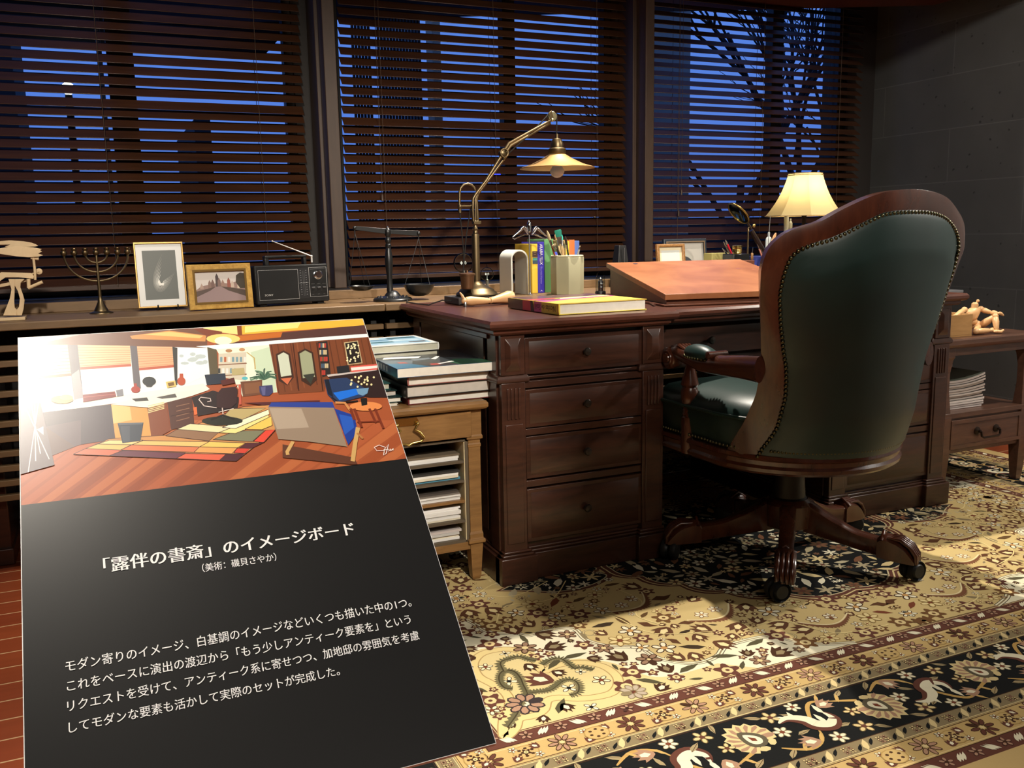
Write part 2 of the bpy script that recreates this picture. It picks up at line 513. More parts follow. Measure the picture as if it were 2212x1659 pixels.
def concrete_mat():
    m, nt, b = _base('concrete_blocks')
    tc = nt.nodes.new('ShaderNodeTexCoord')
    sp = nt.nodes.new('ShaderNodeSeparateXYZ'); cb = nt.nodes.new('ShaderNodeCombineXYZ')
    nt.links.new(tc.outputs['Object'], sp.inputs[0]); nt.links.new(sp.outputs['Y'], cb.inputs['X']); nt.links.new(sp.outputs['Z'], cb.inputs['Y'])
    mp = nt.nodes.new('ShaderNodeMapping'); mp.inputs['Location'].default_value = (0.05, 0.073, 0)
    nt.links.new(cb.outputs[0], mp.inputs[0])
    br = nt.nodes.new('ShaderNodeTexBrick'); br.inputs['Scale'].default_value = 1.0
    br.inputs['Brick Width'].default_value = 0.86; br.inputs['Row Height'].default_value = 0.262
    br.inputs['Mortar Size'].default_value = 0.0025
    br.inputs['Color1'].default_value = (*lin((92, 92, 90)), 1); br.inputs['Color2'].default_value = (*lin((84, 84, 83)), 1)
    br.inputs['Mortar'].default_value = (*lin((104, 104, 102)), 1)
    nt.links.new(mp.outputs[0], br.inputs[0])
    n = nt.nodes.new('ShaderNodeTexNoise'); n.inputs['Scale'].default_value = 3.0; n.inputs['Detail'].default_value = 10
    nt.links.new(tc.outputs['Object'], n.inputs[0])
    vo = nt.nodes.new('ShaderNodeTexVoronoi'); vo.inputs['Scale'].default_value = 17
    n2 = nt.nodes.new('ShaderNodeTexNoise'); n2.inputs['Scale'].default_value = 40
    nt.links.new(tc.outputs['Object'], n2.inputs[0])
    ad = nt.nodes.new('ShaderNodeVectorMath'); ad.operation = 'MULTIPLY_ADD'; ad.inputs[1].default_value = (0.02, 0.02, 0.02)
    nt.links.new(n2.outputs['Color'], ad.inputs[0]); nt.links.new(tc.outputs['Object'], ad.inputs[2]); nt.links.new(ad.outputs[0], vo.inputs[0])
    pr = nt.nodes.new('ShaderNodeValToRGB'); pr.color_ramp.elements[0].position = 0.05; pr.color_ramp.elements[1].position = 0.13
    pr.color_ramp.elements[0].color = (0.25, 0.25, 0.25, 1)
    nt.links.new(vo.outputs['Distance'], pr.inputs[0])
    m1 = nt.nodes.new('ShaderNodeMix'); m1.data_type = 'RGBA'; m1.blend_type = 'MULTIPLY'; m1.inputs[0].default_value = 0.5
    nt.links.new(br.outputs[0], m1.inputs[6]); nt.links.new(n.outputs['Fac'], m1.inputs[7])
    m2 = nt.nodes.new('ShaderNodeMix'); m2.data_type = 'RGBA'; m2.blend_type = 'MULTIPLY'; m2.inputs[0].default_value = 0.9
    nt.links.new(m1.outputs[2], m2.inputs[6]); nt.links.new(pr.outputs[0], m2.inputs[7])
    nt.links.new(m2.outputs[2], b.inputs['Base Color']); b.inputs['Roughness'].default_value = 0.85
    bp = nt.nodes.new('ShaderNodeBump'); bp.inputs['Strength'].default_value = 0.5; bp.inputs['Distance'].default_value = 0.004
    nt.links.new(m2.outputs[2], bp.inputs['Height']); nt.links.new(bp.outputs[0], b.inputs['Normal'])
    return m


M_CONC = concrete_mat()
struct(MB().box(XR, XR + 0.3, -1.9, 4.3, 0, 2.7).obj('wall_right', M_CONC, smooth=False))
# soffit beam above the right-hand window, seen from below
_a, _b2 = atz(1830, 16.5, 2.12), atz(2178, 8, 2.12)
_d = (_b2 - _a).normalized(); _nn = Vector((-_d.y, _d.x, 0))
_q = [_a - _d * 3.6, _b2, _b2 - _nn * 0.9, _a - _d * 3.6 - _nn * 0.9]
struct(MB().prism([tuple(p) for p in _q], [(p.x, p.y, 2.32) for p in _q]).obj('trim_1', wood('soffit_wood', (88, 48, 40), (104, 58, 48), 0.45, (1, 6, 6)), bevel=0.004))

# window wall: piers, apron below the sill, head above
M_PIER = plain('dark_wall', (40, 35, 32), 0.7)
wb = MB()
wb.box(-2.2, XR, 3.92, 4.02, 0.0, 0.79)
wb.box(-2.2, XR, 3.92, 4.02, 2.3, 2.7)
wb.box(-2.2, -0.72, 3.92, 4.02, 0.79, 2.3)
wb.box(0.79, 0.95, 3.92, 4.02, 0.79, 2.3)
wb.box(2.30, 2.44, 3.92, 4.02, 0.79, 2.3)
wb.box(3.755, XR, 3.90, 4.02, 0.79, 2.3)
struct(wb.obj('wall_front', M_PIER, smooth=False))

M_FRAME = plain('window_frame_paint', (26, 24, 24), 0.5)
M_PANE = glass('window_pane', (225, 235, 245), 0.10)
WINS = [(-0.72, 0.79), (0.95, 2.30), (2.44, 3.755)]
MUL = [(0.085, 0.18), (1.74, 1.80), (3.27, 3.34)]
for i, (x0, x1) in enumerate(WINS):
    fr = MB(); w = 0.035
    fr.box(x0, x1, 3.93, 3.99, 0.79, 0.86).box(x0, x1, 3.93, 3.99, 2.24, 2.3).box(x0, x0 + w, 3.93, 3.99, 0.86, 2.24).box(x1 - w, x1, 3.93, 3.99, 0.86, 2.24)
    fr.box(MUL[i][0], MUL[i][1], 3.93, 3.99, 0.86, 2.24)
    fo = struct(fr.obj('window_%d' % (i + 1), M_FRAME, bevel=0.003))
    MB().box(x0 + w, x1 - w, 3.957, 3.963, 0.86, 2.24).obj('glass_pane', M_PANE, fo, smooth=False)

# posts between the windows
struct(MB().box(0.866, 0.916, 3.70, 3.92, 0.81, 2.3).box(0.852, 0.935, 3.78, 3.92, 0.81, 2.3).obj('trim_2', M_POST, bevel=0.003))
struct(MB().box(2.351, 2.398, 3.70, 3.92, 0.81, 2.3).box(2.332, 2.412, 3.78, 3.92, 0.81, 2.3).obj('trim_3', M_POST, bevel=0.003))

# sill: deep shelf in front, low upstand, ledge to the glass
struct(MB().box(-2.2, 0.905, 3.12, 3.92, 0.755, 0.78).box(0.908, 3.45, 3.12, 3.92, 0.755, 0.78).obj('trim_4', M_TAN, bevel=0.003))
struct(MB().box(-2.2, 3.6, 3.48, 3.505, 0.78, 0.814).obj('trim_5', M_TAN, bevel=0.002))
struct(MB().box(-2.2, 3.755, 3.505, 3.92, 0.78, 0.81).obj('trim_6', plain('dark_ledge', (34, 30, 27), 0.6), smooth=False))

# louvred grille below the sill (two lengths, a dark gap between them)
def grille(name, label, x0, x1):
    t = thing(name, label, 'radiator grille', (x0, 3.135, 0.1))
    b = MB()
    for k in range(11):
        z = 0.700 - k * 0.0465
        b.box(x0, x1, 3.135, 3.160, z - 0.010, z + 0.009)
    b.obj('slats', M_TAN, t, bevel=0.0015)
    n = max(2, int((x1 - x0) / 0.7) + 1)
    for k in range(n):
        x = x0 + 0.03 + (x1 - x0 - 0.06) * k / (n - 1)
        MB().box(x - 0.012, x + 0.012, 3.56, 3.59, 0.0, 0.755).box(x - 0.010, x + 0.010, 3.160, 3.56, 0.72, 0.75).box(x - 0.010, x + 0.010, 3.160, 3.175, 0.20, 0.75).obj('bracket', M_BLACK, t)
    return t


grille('radiator_grille', 'slatted wooden grille below the sill, stretch behind the slanted sign board', -1.4, 0.902)
grille('radiator_grille', 'slatted wooden grille below the sill, stretch running behind the mahogany desk', 0.912, 3.3)
struct(MB().box(-1.6, 3.45, 3.6, 3.64, 0.0, 0.755).obj('wall_apron', plain('apron_black', (14, 13, 13), 0.8), smooth=False))

# dark brown chest of drawers below the sill at the left edge
t = thing('chest_of_drawers', 'dark wooden chest of drawers below the sill, left of the sign board', 'chest', (-0.75, 3.2, 0))
MB().box(-1.15, -0.335, 3.21, 3.52, 0.05, 0.60).box(-1.17, -0.32, 3.195, 3.52, 0.60, 0.625).obj('body', M_MAHOG, t, bevel=0.004)
MB().box(-1.16, -0.33, 3.195, 3.52, 0.0, 0.055).obj('plinth', M_MAHOG, t, bevel=0.004)
for k in range(3):
    z0 = 0.08 + k * 0.175
    d = MB().panel_y(-1.12, -0.375, z0, z0 + 0.155, 3.209, 3.198, 0.012).obj('drawer', M_MAHOG, t, bevel=0.002)
    MB().lathe([(0.006, 0), (0.006, 0.012), (0.013, 0.018), (0.010, 0.026), (0.001, 0.028)], (-0.75, 3.199, z0 + 0.08), 14, Matrix.Rotation(pi / 2, 3, 'X')).obj('knob', M_BRASS, d)


# ------------------------------------------------------------------ venetian blinds
def blind(label, x0, x1, zb, tassels, shift=0.0, tilt=45.0):
    t = thing('venetian_blind', label, 'blind', (0.5 * (x0 + x1), 3.80, zb), 0, 'wooden blinds in the three windows')
    ang = radians(tilt); wd = 0.051; th = 0.003; pitch = 0.0387
    s = MB(); z = zb + 0.035 + shift; k = 0
    cy, cz = cos(ang) * wd / 2, sin(ang) * wd / 2; ny, nz = -sin(ang) * th / 2, cos(ang) * th / 2
    while z < 2.27:
        o = (random.random() - 0.5) * 0.0016
        if abs(z - 1.512) < pitch / 2: o = -0.006
        yc, zc = 3.80, z + o
        p = [(yc - cy - ny, zc - cz - nz), (yc + cy - ny, zc + cz - nz), (yc + cy + ny, zc + cz + nz), (yc - cy + ny, zc - cz + nz)]
        s.prism([(x0, a, b) for a, b in p], [(x1, a, b) for a, b in p])
        z += pitch; k += 1
    s.obj('slats', M_BLIND, t, bevel=0.0008, seg=1)
    MB().box(x0, x1, 3.775, 3.825, zb, zb + 0.018).obj('bottom_rail', M_BLIND, t, bevel=0.002)
    MB().box(x0, x1, 3.77, 3.83, 2.25, 2.30).obj('head_rail', M_BLIND, t, bevel=0.002)
    M_CORD = plain('blind_cord', (74, 56, 40), 0.8)
    w = x1 - x0
    for fx in (0.12, 0.5, 0.88):
        MB().tube([(x0 + w * fx, 3.772, zb + 0.01), (x0 + w * fx, 3.772, 2.26)], 0.0011, 6).tube([(x0 + w * fx, 3.826, zb + 0.01), (x0 + w * fx, 3.826, 2.26)], 0.0011, 6).obj('ladder_cord', M_CORD, t)
    for xx, zz in tassels:
        c = MB().tube([(xx, 3.766, zz), (xx, 3.766, 2.27)], 0.0010, 6).obj('pull_cord', M_CORD, t)
        MB().lathe([(0.002, 0.028), (0.0045, 0.022), (0.0055, 0.0), (0.002, -0.001)], (xx, 3.766, zz - 0.026), 10).obj('tassel', M_POST, c)
    return t


random.seed(4)
blind('dark wooden slatted blind in the left window, above the gold picture frames', -0.69, 0.795, 0.836, [], 0.0, 43.5)
blind('dark wooden slatted blind in the middle window, behind the brass desk lamp', 0.955, 2.297, 0.836, [(1.10, 1.19)], 0.004, 43.5)
blind('dark wooden slatted blind in the right window, behind the cream lampshade', 2.425, 3.745, 0.836, [(2.60, 1.215), (2.585, 1.115)], -0.004, 35.0)

# ------------------------------------------------------------------ outdoors, glimpsed between the slats
struct(MB().box(-14, 22, 4.05, 40, -0.5, -0.3).obj('ground', plain('asphalt', (30, 30, 34), 0.9), smooth=False))
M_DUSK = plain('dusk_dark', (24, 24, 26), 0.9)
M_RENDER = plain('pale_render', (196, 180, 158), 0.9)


def ext_box(name, label, cat, pxs, Y, depth, mat, z0=None, z1=None, group=None):
    a, b = at(pxs[0], pxs[1], Y), at(pxs[2], pxs[3], Y)
    zz0 = z0 if z0 is not None else min(a.z, b.z); zz1 = z1 if z1 is not None else max(a.z, b.z)
    o = MB().box(min(a.x, b.x), max(a.x, b.x), Y, Y + depth, zz0, zz1).obj(name, mat, smooth=False, bevel=0.01)
    c = (0.5 * (a.x + b.x), Y, zz0)
    rebase(o, c); tag(o, label, cat, group); return o


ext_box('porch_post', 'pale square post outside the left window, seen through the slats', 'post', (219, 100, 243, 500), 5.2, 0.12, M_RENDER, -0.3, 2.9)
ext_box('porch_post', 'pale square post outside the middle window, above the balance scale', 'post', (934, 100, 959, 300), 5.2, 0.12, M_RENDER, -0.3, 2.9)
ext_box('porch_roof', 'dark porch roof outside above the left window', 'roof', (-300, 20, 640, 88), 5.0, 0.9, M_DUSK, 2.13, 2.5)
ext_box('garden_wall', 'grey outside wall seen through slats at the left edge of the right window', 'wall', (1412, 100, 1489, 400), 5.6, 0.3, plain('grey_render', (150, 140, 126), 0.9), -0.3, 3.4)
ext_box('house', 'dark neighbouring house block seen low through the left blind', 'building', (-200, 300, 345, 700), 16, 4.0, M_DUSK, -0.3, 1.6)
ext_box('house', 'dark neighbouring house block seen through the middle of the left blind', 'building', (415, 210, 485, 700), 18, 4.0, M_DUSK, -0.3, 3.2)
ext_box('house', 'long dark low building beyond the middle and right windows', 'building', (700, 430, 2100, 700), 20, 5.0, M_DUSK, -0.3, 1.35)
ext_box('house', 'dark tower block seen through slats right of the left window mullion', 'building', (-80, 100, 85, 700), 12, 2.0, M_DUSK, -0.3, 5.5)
# slatted screen outside the middle window
t = thing('slat_fence', 'vertical slatted screen outside the middle window, left side', 'fence', (at(830, 300, 6.0).x, 6.0, -0.3))
b = MB()
_x0, _x1 = at(770, 250, 6.0).x, at(912, 250, 6.0).x
_n = 22
for k in range(_n):
    x = _x0 + (_x1 - _x0) * k / (_n - 1)
    if k in (6, 7): continue
    b.box(x - 0.0055, x + 0.0055, 6.0, 6.03, -0.3, 2.45)
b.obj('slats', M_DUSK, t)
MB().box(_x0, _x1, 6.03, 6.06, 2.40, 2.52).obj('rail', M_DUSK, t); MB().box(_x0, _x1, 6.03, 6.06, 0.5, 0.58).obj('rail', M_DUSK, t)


def tree(label, px, Y, h, seed, rad=0.10):
    rnd = random.Random(seed)
    base = at(px, 400, Y); base.z = -0.3
    t = thing('bare_tree', label, 'tree', tuple(base), 0, 'bare trees outside the right window')
    tr = MB(); tw = MB()

    def grow(p, d, L, r, lv):
        q = p + d * L
        (tr if lv < 1 else tw).tube([p, (p + q) / 2 + Vector((rnd.uniform(-1, 1), rnd.uniform(-1, 1), 0)) * L * 0.05, q], [r, r * 0.85, r * 0.7], 5)
        if lv >= 5: return
        for k in range(3 if lv < 2 else 2 + (rnd.random() < 0.5)):
            a = rnd.uniform(0, 2 * pi); sp = rnd.uniform(0.35, 0.75)
            nd = (d + Vector((cos(a) * sp, sin(a) * sp, rnd.uniform(-0.1, 0.25)))).normalized()
            grow(p + d * L * rnd.uniform(0.55, 1.0), nd, L * rnd.uniform(0.62, 0.8), r * 0.62, lv + 1)
    grow(base, Vector((0, 0, 1)), h * 0.34, rad, 0)
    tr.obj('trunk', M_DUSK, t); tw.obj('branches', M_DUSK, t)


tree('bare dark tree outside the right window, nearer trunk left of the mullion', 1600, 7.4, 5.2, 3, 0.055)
tree('bare dark tree outside the right window, seen right of the mullion', 1715, 8.2, 5.4, 11, 0.06)
tree('bare dark tree outside the right window, seen beside the concrete wall', 1810, 9.5, 5.0, 8, 0.055)


def outdoor_lamp(label, px, py, Y, r, rgb, e):
    c = at(px, py, Y)
    t = thing('outdoor_lamp', label, 'lamp', (c.x, c.y, -0.3))
    MB().tube([(c.x, c.y, -0.3), (c.x, c.y, c.z - r)], 0.02, 8).obj('pole', M_DUSK, t)
    MB().ball(c, r, 14).obj('globe', plain('lamp_glow_%d_%d_%d' % rgb, rgb, 0.5, emit=(rgb, e)), t)


outdoor_lamp('small glowing white lamp outside, seen through the left blind', 147, 191, 6.0, 0.036, (255, 240, 205), 6.0)
outdoor_lamp('blue glowing lamp outside the middle window, above the lamp arm joint', 1082, 376, 9.0, 0.085, (60, 70, 255), 3.0)
outdoor_lamp('small warm lamp outside, seen at the right end of the middle blind', 1285, 461, 9.0, 0.04, (255, 225, 170), 6.0)
_c = at(147, 191, 6.0)
_l = bpy.data.lights.new('porch_post_fill_light', 'POINT'); _l.energy = 30; _l.color = (1, 0.9, 0.75); _l.shadow_soft_size = 0.05  # added light, set apart from the globe, warms the porch posts
_lo = bpy.data.objects.new('porch_post_fill_light', _l); COL.objects.link(_lo); _lo.location = (_c.x + 0.5, 4.5, 2.2)

# ------------------------------------------------------------------ the rug
RX, RY, RHX, RHY = 1.87, 2.28, 1.70, 1.195
G_GOLD, G_WHITE, G_BRN, G_OLV, G_TAN, G_BLK = (206, 182, 126), (236, 228, 198), (102, 62, 50), (142, 126, 94), (200, 170, 112), (24, 25, 25)
G_DK, G_PINK, G_LT, G_RUST, G_GRY = (70, 44, 28), (176, 138, 112), (222, 200, 146), (122, 66, 44), (96, 88, 70)


class Weave:
    def __init__(self):
        self.P = Print2D(); self.T = [(0, 0, 0, 1, 1)]; self.n = 0

    def tr(self, p):
        x, y = p
        for ox, oy, rot, s, fl in reversed(self.T):
            x, y = x * s * fl, y * s
            x, y = ox + x * cos(rot) - y * sin(rot), oy + x * sin(rot) + y * cos(rot)
        return (x, y)

    def poly(self, pts, c):
        self.n += 1
        self.P.poly([self.tr(p) for p in pts], c, 24 + self.n % 90)

    def disc(self, cx, cy, rx, ry, c, n=9, rot=0.0):
        a, b = cos(rot), sin(rot)
        self.poly([(cx + rx * cos(2 * pi * i / n) * a - ry * sin(2 * pi * i / n) * b, cy + rx * cos(2 * pi * i / n) * b + ry * sin(2 * pi * i / n) * a) for i in range(n)], c)

    def line(self, pts, w, c, closed=False):
        self.n += 1; k = len(self.P.polys)
        self.P.line([self.tr(p) for p in pts], w, c, 24 + self.n % 90, closed)

    def at(self, x, y, rot=0.0, s=1.0, fl=1):
        self.T.append((x, y, rot, s, fl)); return self

    def pop(self): self.T.pop()

    # ---- motifs, unit size about 1 (radius)
    def ringflower(self, c, mid, n=6):
        self.poly([((0.78 + 0.22 * cos(n * t)) * cos(t), (0.78 + 0.22 * cos(n * t)) * sin(t)) for t in [2 * pi * i / 30 for i in range(30)]], c)
        self.disc(0, 0, 0.42, 0.42, mid, 8); self.disc(0, 0, 0.16, 0.16, c, 6)

    def petals(self, c, edge, mid, n=6, r=0.55):
        for k in range(n):
            a = 2 * pi * k / n
            self.disc(r * cos(a), r * sin(a), 0.42, 0.28, edge, 8, a)
            self.disc(r * cos(a), r * sin(a), 0.33, 0.19, c, 8, a)
        self.disc(0, 0, 0.26, 0.26, mid, 7)

    def tulip(self, c, mid, edge=None):
        self.poly([(-0.15, -0.9), (0.15, -0.9), (0.55, -0.5), (0.95, 0.25), (0.6, 0.15), (0.5, 0.75), (0.2, 0.35), (0.0, 1.0), (-0.2, 0.35), (-0.5, 0.75), (-0.6, 0.15), (-0.95, 0.25), (-0.55, -0.5)], c)
        self.poly([(0, -0.6), (0.3, -0.2), (0.15, 0.3), (-0.15, 0.3), (-0.3, -0.2)], mid)

    def leaf(self, c, w=0.32):
        self.poly([(-1, 0), (-0.45, w), (0.2, w * 0.9), (1, 0.05), (0.25, -w * 0.55), (-0.45, -w * 0.5)], c)

    def fringe(self, pts, w, c, tooth):
        P = [Vector(p) for p in pts]; out = []
        for i, p in enumerate(P[:-1]):
            d = (P[i + 1] - p); nn = Vector((-d.y, d.x)).normalized()
            out += [tuple(p + nn * w), tuple(p + d * 0.5 + nn * (w + tooth))]
        out += [tuple(q) for q in reversed(P)]
        for i in range(0, len(P) - 1):
            d = P[i + 1] - P[i]; nn = Vector((-d.y, d.x)).normalized()
            self.poly([tuple(P[i]), tuple(P[i + 1]), tuple(P[i + 1] + nn * w), tuple(P[i] + d * 0.5 + nn * (w + tooth)), tuple(P[i] + nn * w)], c)

    def paisley(self, body, edge, mid):
        pts = [(-1.0 + 2.0 * i / 16, -0.55 * sin(pi * i / 16)) for i in range(17)]
        w = [0.05 + 0.10 * sin(pi * i / 16) for i in range(17)]
        for i in range(16):
            (x0, y0), (x1, y1) = pts[i], pts[i + 1]
            self.poly([(x0, y0), (x1, y1), (x1, y1 - w[i + 1]), ((x0 + x1) / 2, (y0 + y1) / 2 - w[i] - 0.10), (x0, y0 - w[i])], edge)
        self.line([(x, y + 0.05) for x, y in pts], 0.004, (238, 222, 176))
        for q in (-0.35, 0.3): self.at(q, 0.02, q, 0.26).petals(mid, edge, (190, 150, 96), 6); self.pop()

    def palmette(self):
        n = 11
        for k in range(n):
            a = radians(-115 + 230 * k / (n - 1)); r = 1.0 - 0.22 * abs(k - 5) / 5
            c, s = cos(a), sin(a)
            tip = (r * s, r * c); l = (0.20 * c, -0.20 * s)
            self.poly([(l[0] + 0.30 * s, l[1] + 0.30 * c), (0.72 * s + l[0] * 1.1, 0.72 * c + l[1] * 1.1), tip, (0.72 * s - l[0] * 1.1, 0.72 * c - l[1] * 1.1), (-l[0] + 0.30 * s, -l[1] + 0.30 * c)], G_LT)
            self.poly([(l[0] * .5 + 0.38 * s, l[1] * .5 + 0.38 * c), (0.66 * s + l[0] * .55, 0.66 * c + l[1] * .55), (0.84 * s, 0.84 * c), (0.66 * s - l[0] * .55, 0.66 * c - l[1] * .55), (-l[0] * .5 + 0.38 * s, -l[1] * .5 + 0.38 * c)], G_PINK)
        self.poly([tuple(p[:2]) for p in spline([(0, 0.55), (0.34, 0.15), (0.36, -0.25), (0, -0.45), (-0.36, -0.25), (-0.34, 0.15)], 3, True)], G_GRY)
        self.poly([tuple(p[:2]) for p in spline([(0, 0.36), (0.2, 0.08), (0.2, -0.18), (0, -0.3), (-0.2, -0.18), (-0.2, 0.08)], 3, True)], G_WHITE)
        self.poly([(0, 0.2), (0.1, -0.02), (0, -0.15), (-0.1, -0.02)], G_RUST)
        for sx in (-1, 1): self.disc(0.25 * sx, -0.5, 0.2, 0.13, G_LT, 7, 0.5 * sx)

    def scroll(self):
        p = spline([(-1.0, 0.55), (-0.5, 0.55), (-0.1, 0.1), (-0.05, -0.4), (0.4, -0.75), (0.9, -0.5), (0.95, 0.0)], 5)
        n = len(p); w = [0.05 + 0.30 * sin(pi * i / (n - 1)) for i in range(n)]
        L = [];R = []
        for i in range(n):
            d = (p[min(i + 1, n - 1)] - p[max(i - 1, 0)]).normalized(); nn = Vector((-d.y, d.x))
            L.append(p[i] + nn * w[i]); R.append(p[i] - nn * w[i])
        for i in range(n - 1):
            self.poly([tuple(L[i]), tuple(R[i]), tuple(R[i + 1]), tuple(L[i + 1])], G_BRN)
            m = 0.35
            self.poly([tuple(L[i]), tuple(L[i] * m + R[i] * (1 - m)), tuple(L[i + 1] * m + R[i + 1] * (1 - m)), tuple(L[i + 1])], G_WHITE)
        for q in ((-0.75, 0.85, 2.6), (-0.2, 0.55, 1.2), (0.5, -0.2, 1.4), (1.0, 0.25, 1.3)):
            self.at(q[0], q[1], q[2], 0.35).leaf(G_WHITE, 0.4); self.pop()


def build_rug():
    wv = Weave(); P = wv.P
    # bands
    def band(i0, i1, c, ly):
        P.rect(-RHX + i0, -RHY + i0, RHX - i0, RHY - i0, c, ly)
    P.rect(-RHX - .05, -RHY - .05, RHX + .05, RHY + .05, (206, 176, 120), 0); band(0.012, 0, G_BRN, 1); band(0.055, 0, G_TAN, 2); band(0.125, 0, G_OLV, 3)
    band(0.165, 0, G_BLK, 4); band(0.34, 0, G_OLV, 5); band(0.381, 0, G_TAN, 6); band(0.448, 0, G_BRN, 7); band(0.494, 0, G_GOLD, 8)
    for d, c in ((0.055, G_DK), (0.060, G_LT), (0.122, G_DK), (0.128, G_LT), (0.165, G_DK), (0.337, G_DK), (0.343, G_LT), (0.378, G_LT), (0.384, G_DK), (0.443, G_LT), (0.450, G_DK), (0.490, G_LT), (0.496, G_DK)):
        x, y = RHX - d, RHY - d
        P.line([(-x, -y), (x, -y), (x, y), (-x, y)], 0.0026, c, 9, True)
    sides = [(-RHX, -RHY, 0.0, 2 * RHX), (RHX, -RHY, pi / 2, 2 * RHY), (RHX, RHY, pi, 2 * RHX), (-RHX, RHY, -pi / 2, 2 * RHY)]
    for ox, oy, rot, L in sides:
        wv.at(ox, oy, rot)
        # narrow brown bands: white split leaves and small pink flowers
        for d0, st in ((0.0335, 0.0), (0.471, 0.0)):
            s = d0 + 0.03; k = 0
            while s < L - d0:
                if k % 2 == 0:
                    fl = 1 if (k // 2) % 2 else -1
                    for q in (-0.5, 0, 0.5):
                        wv.at(s + q * 0.014, d0, (0.9 if fl > 0 else 2.2), 0.015).leaf(G_WHITE, 0.30); wv.pop()
                else:
                    wv.at(s, d0, 0, 0.017).petals(G_PINK, (78, 50, 44), G_DK, 5); wv.pop()
                s += 0.040; k += 1
        # tan bands: brown rosettes alternating with sprays
        for d0 in (0.09, 0.415):
            s = d0 + 0.02; k = 0
            while s < L - d0:
                if k % 2 == 0:
                    c = G_PINK if (k // 2) % 2 else G_BRN
                    wv.at(s, d0, 0, 0.031)
                    for q in range(8):
                        a = 2 * pi * q / 8
                        wv.disc(0.62 * cos(a), 0.62 * sin(a), 0.42, 0.2, G_DK, 8, a); wv.disc(0.62 * cos(a), 0.62 * sin(a), 0.34, 0.14, c, 8, a)
                    wv.disc(0, 0, 0.2, 0.2, G_LT, 6); wv.pop()
                else:
                    wv.at(s, d0, 0, 0.03)
                    wv.disc(0, 0, 0.95, 0.8, (178, 146, 88), 12); wv.disc(0, 0, 0.86, 0.72, G_TAN, 12)
                    for q in range(6):
                        a = 2 * pi * q / 6 + 0.3
                        wv.disc(0.5 * cos(a), 0.45 * sin(a), 0.14, 0.12, G_DK, 6)
                    wv.at(0, 0, 0.6, 0.4).ringflower(G_DK, G_LT, 5); wv.pop()
                    wv.pop()
                    for e in (-1, 1):
                        wv.at(s + 0.024 * e, d0 + 0.014 * e, 0.7 * e, 0.014).tulip(G_BRN, G_WHITE); wv.pop()
                        wv.at(s + 0.022 * e, d0 - 0.017 * e, 0.9, 0.011).petals(G_WHITE, G_DK, G_RUST, 5); wv.pop()
                s += 0.08; k += 1
        # olive guard bands: little black blossoms and cream buds
        for d0 in (0.145, 0.361):
            s = d0 + 0.02; k = 0
            while s < L - d0:
                if k % 2 == 0:
                    for e in range(4):
                        a = pi / 4 + e * pi / 2
                        wv.at(s + 0.010 * cos(a), d0 + 0.008 * sin(a), a, 0.008).petals(G_LT if e % 2 else G_PINK, G_DK, G_DK, 4); wv.pop()
                else:
                    wv.at(s, d0, 1.1, 0.019).leaf(G_LT, 0.45); wv.pop()
                    for e in (-1, 1): wv.at(s + 0.018 * e, d0 + 0.004 * e, 0.8, 0.014).leaf(G_BLK, 0.35); wv.pop()
                s += 0.046; k += 1
        # main black border
        d0 = 0.2525; s = 0.30; k = 0
        vine = []
        while s < L - 0.2:
            up = 1 if k % 2 == 0 else -1
            wv.at(s, d0 + 0.004 * up, (0.45 if up > 0 else 0.45 + pi), 0.066).palmette(); wv.pop()
            m = s + 0.16
            wv.at(m - 0.012, d0 + 0.012 * up, 0.25 if up > 0 else 2.9, 0.056, 1 if up > 0 else -1).scroll(); wv.pop()
            for dx, dy, sz, ty in ((0.085, 0.055, 0.024, 0), (0.095, -0.052, 0.026, 1), (0.07, 0.0, 0.022, 2), (0.225, 0.05, 0.024, 1), (0.235, -0.055, 0.024, 0), (0.155, 0.068, 0.02, 2), (0.16, -0.064, 0.022, 2), (0.255, 0.0, 0.02, 0), (0.125, 0.045, 0.02, 3), (0.2, -0.03, 0.02, 3), (0.11, -0.02, 0.018, 3), (0.05, 0.07, 0.02, 3), (0.27, -0.072, 0.018, 3), (0.04, -0.07, 0.02, 3), (0.28, 0.07, 0.02, 3)):
                wv.at(s + dx, d0 + dy * up, random.uniform(0, 6.2), sz)
                if ty == 0: wv.petals(G_LT, (120, 96, 60), G_BRN, 5)
                elif ty == 1: wv.tulip(G_PINK, G_WHITE)
                elif ty == 2: wv.petals(G_WHITE, G_OLV, G_RUST, 6)
                else:
                    wv.leaf((168, 150, 112), 0.4); wv.line([(-0.9, 0), (0.9, 0.05)], 0.0012, G_DK)
                wv.pop()
            a = [(s + 0.03, d0 - 0.045 * up), (s + 0.08, d0 - 0.072 * up), (m - 0.03, d0 - 0.05 * up), (m, d0 + 0.02 * up), (m + 0.04, d0 + 0.066 * up), (s + 0.25, d0 + 0.05 * up), (s + 0.30, d0 + 0.03 * up)]
            sp = spline(a, 5)
            wv.line([tuple(p[:2]) for p in sp], [0.0035 + 0.006 * abs(sin(pi * i / 12)) for i in range(len(sp))], (196, 158, 92))
            for i in (4, 9, 22, 26):
                p = sp[i]; wv.at(p.x + 0.008, p.y + 0.010 * up, 1.0 * up, 0.018).leaf((206, 170, 104), 0.3); wv.pop()
            s += 0.322; k += 1
        wv.pop()

    # field: corners, medallion and scattered blossoms, mirrored in both axes
    def med_pts():
        ctr = [(-0.512, 0.0), (-0.505, 0.02), (-0.479, -0.082), (-0.435, -0.10), (-0.403, -0.185), (-0.331, -0.21), (-0.324, -0.287), (-0.241, -0.321), (-0.198, -0.373), (-0.125, -0.395), (-0.07, -0.434), (0.0, -0.43)]
        return ctr[2:]
    quarter = [(-0.532, 0.0)] + med_pts()

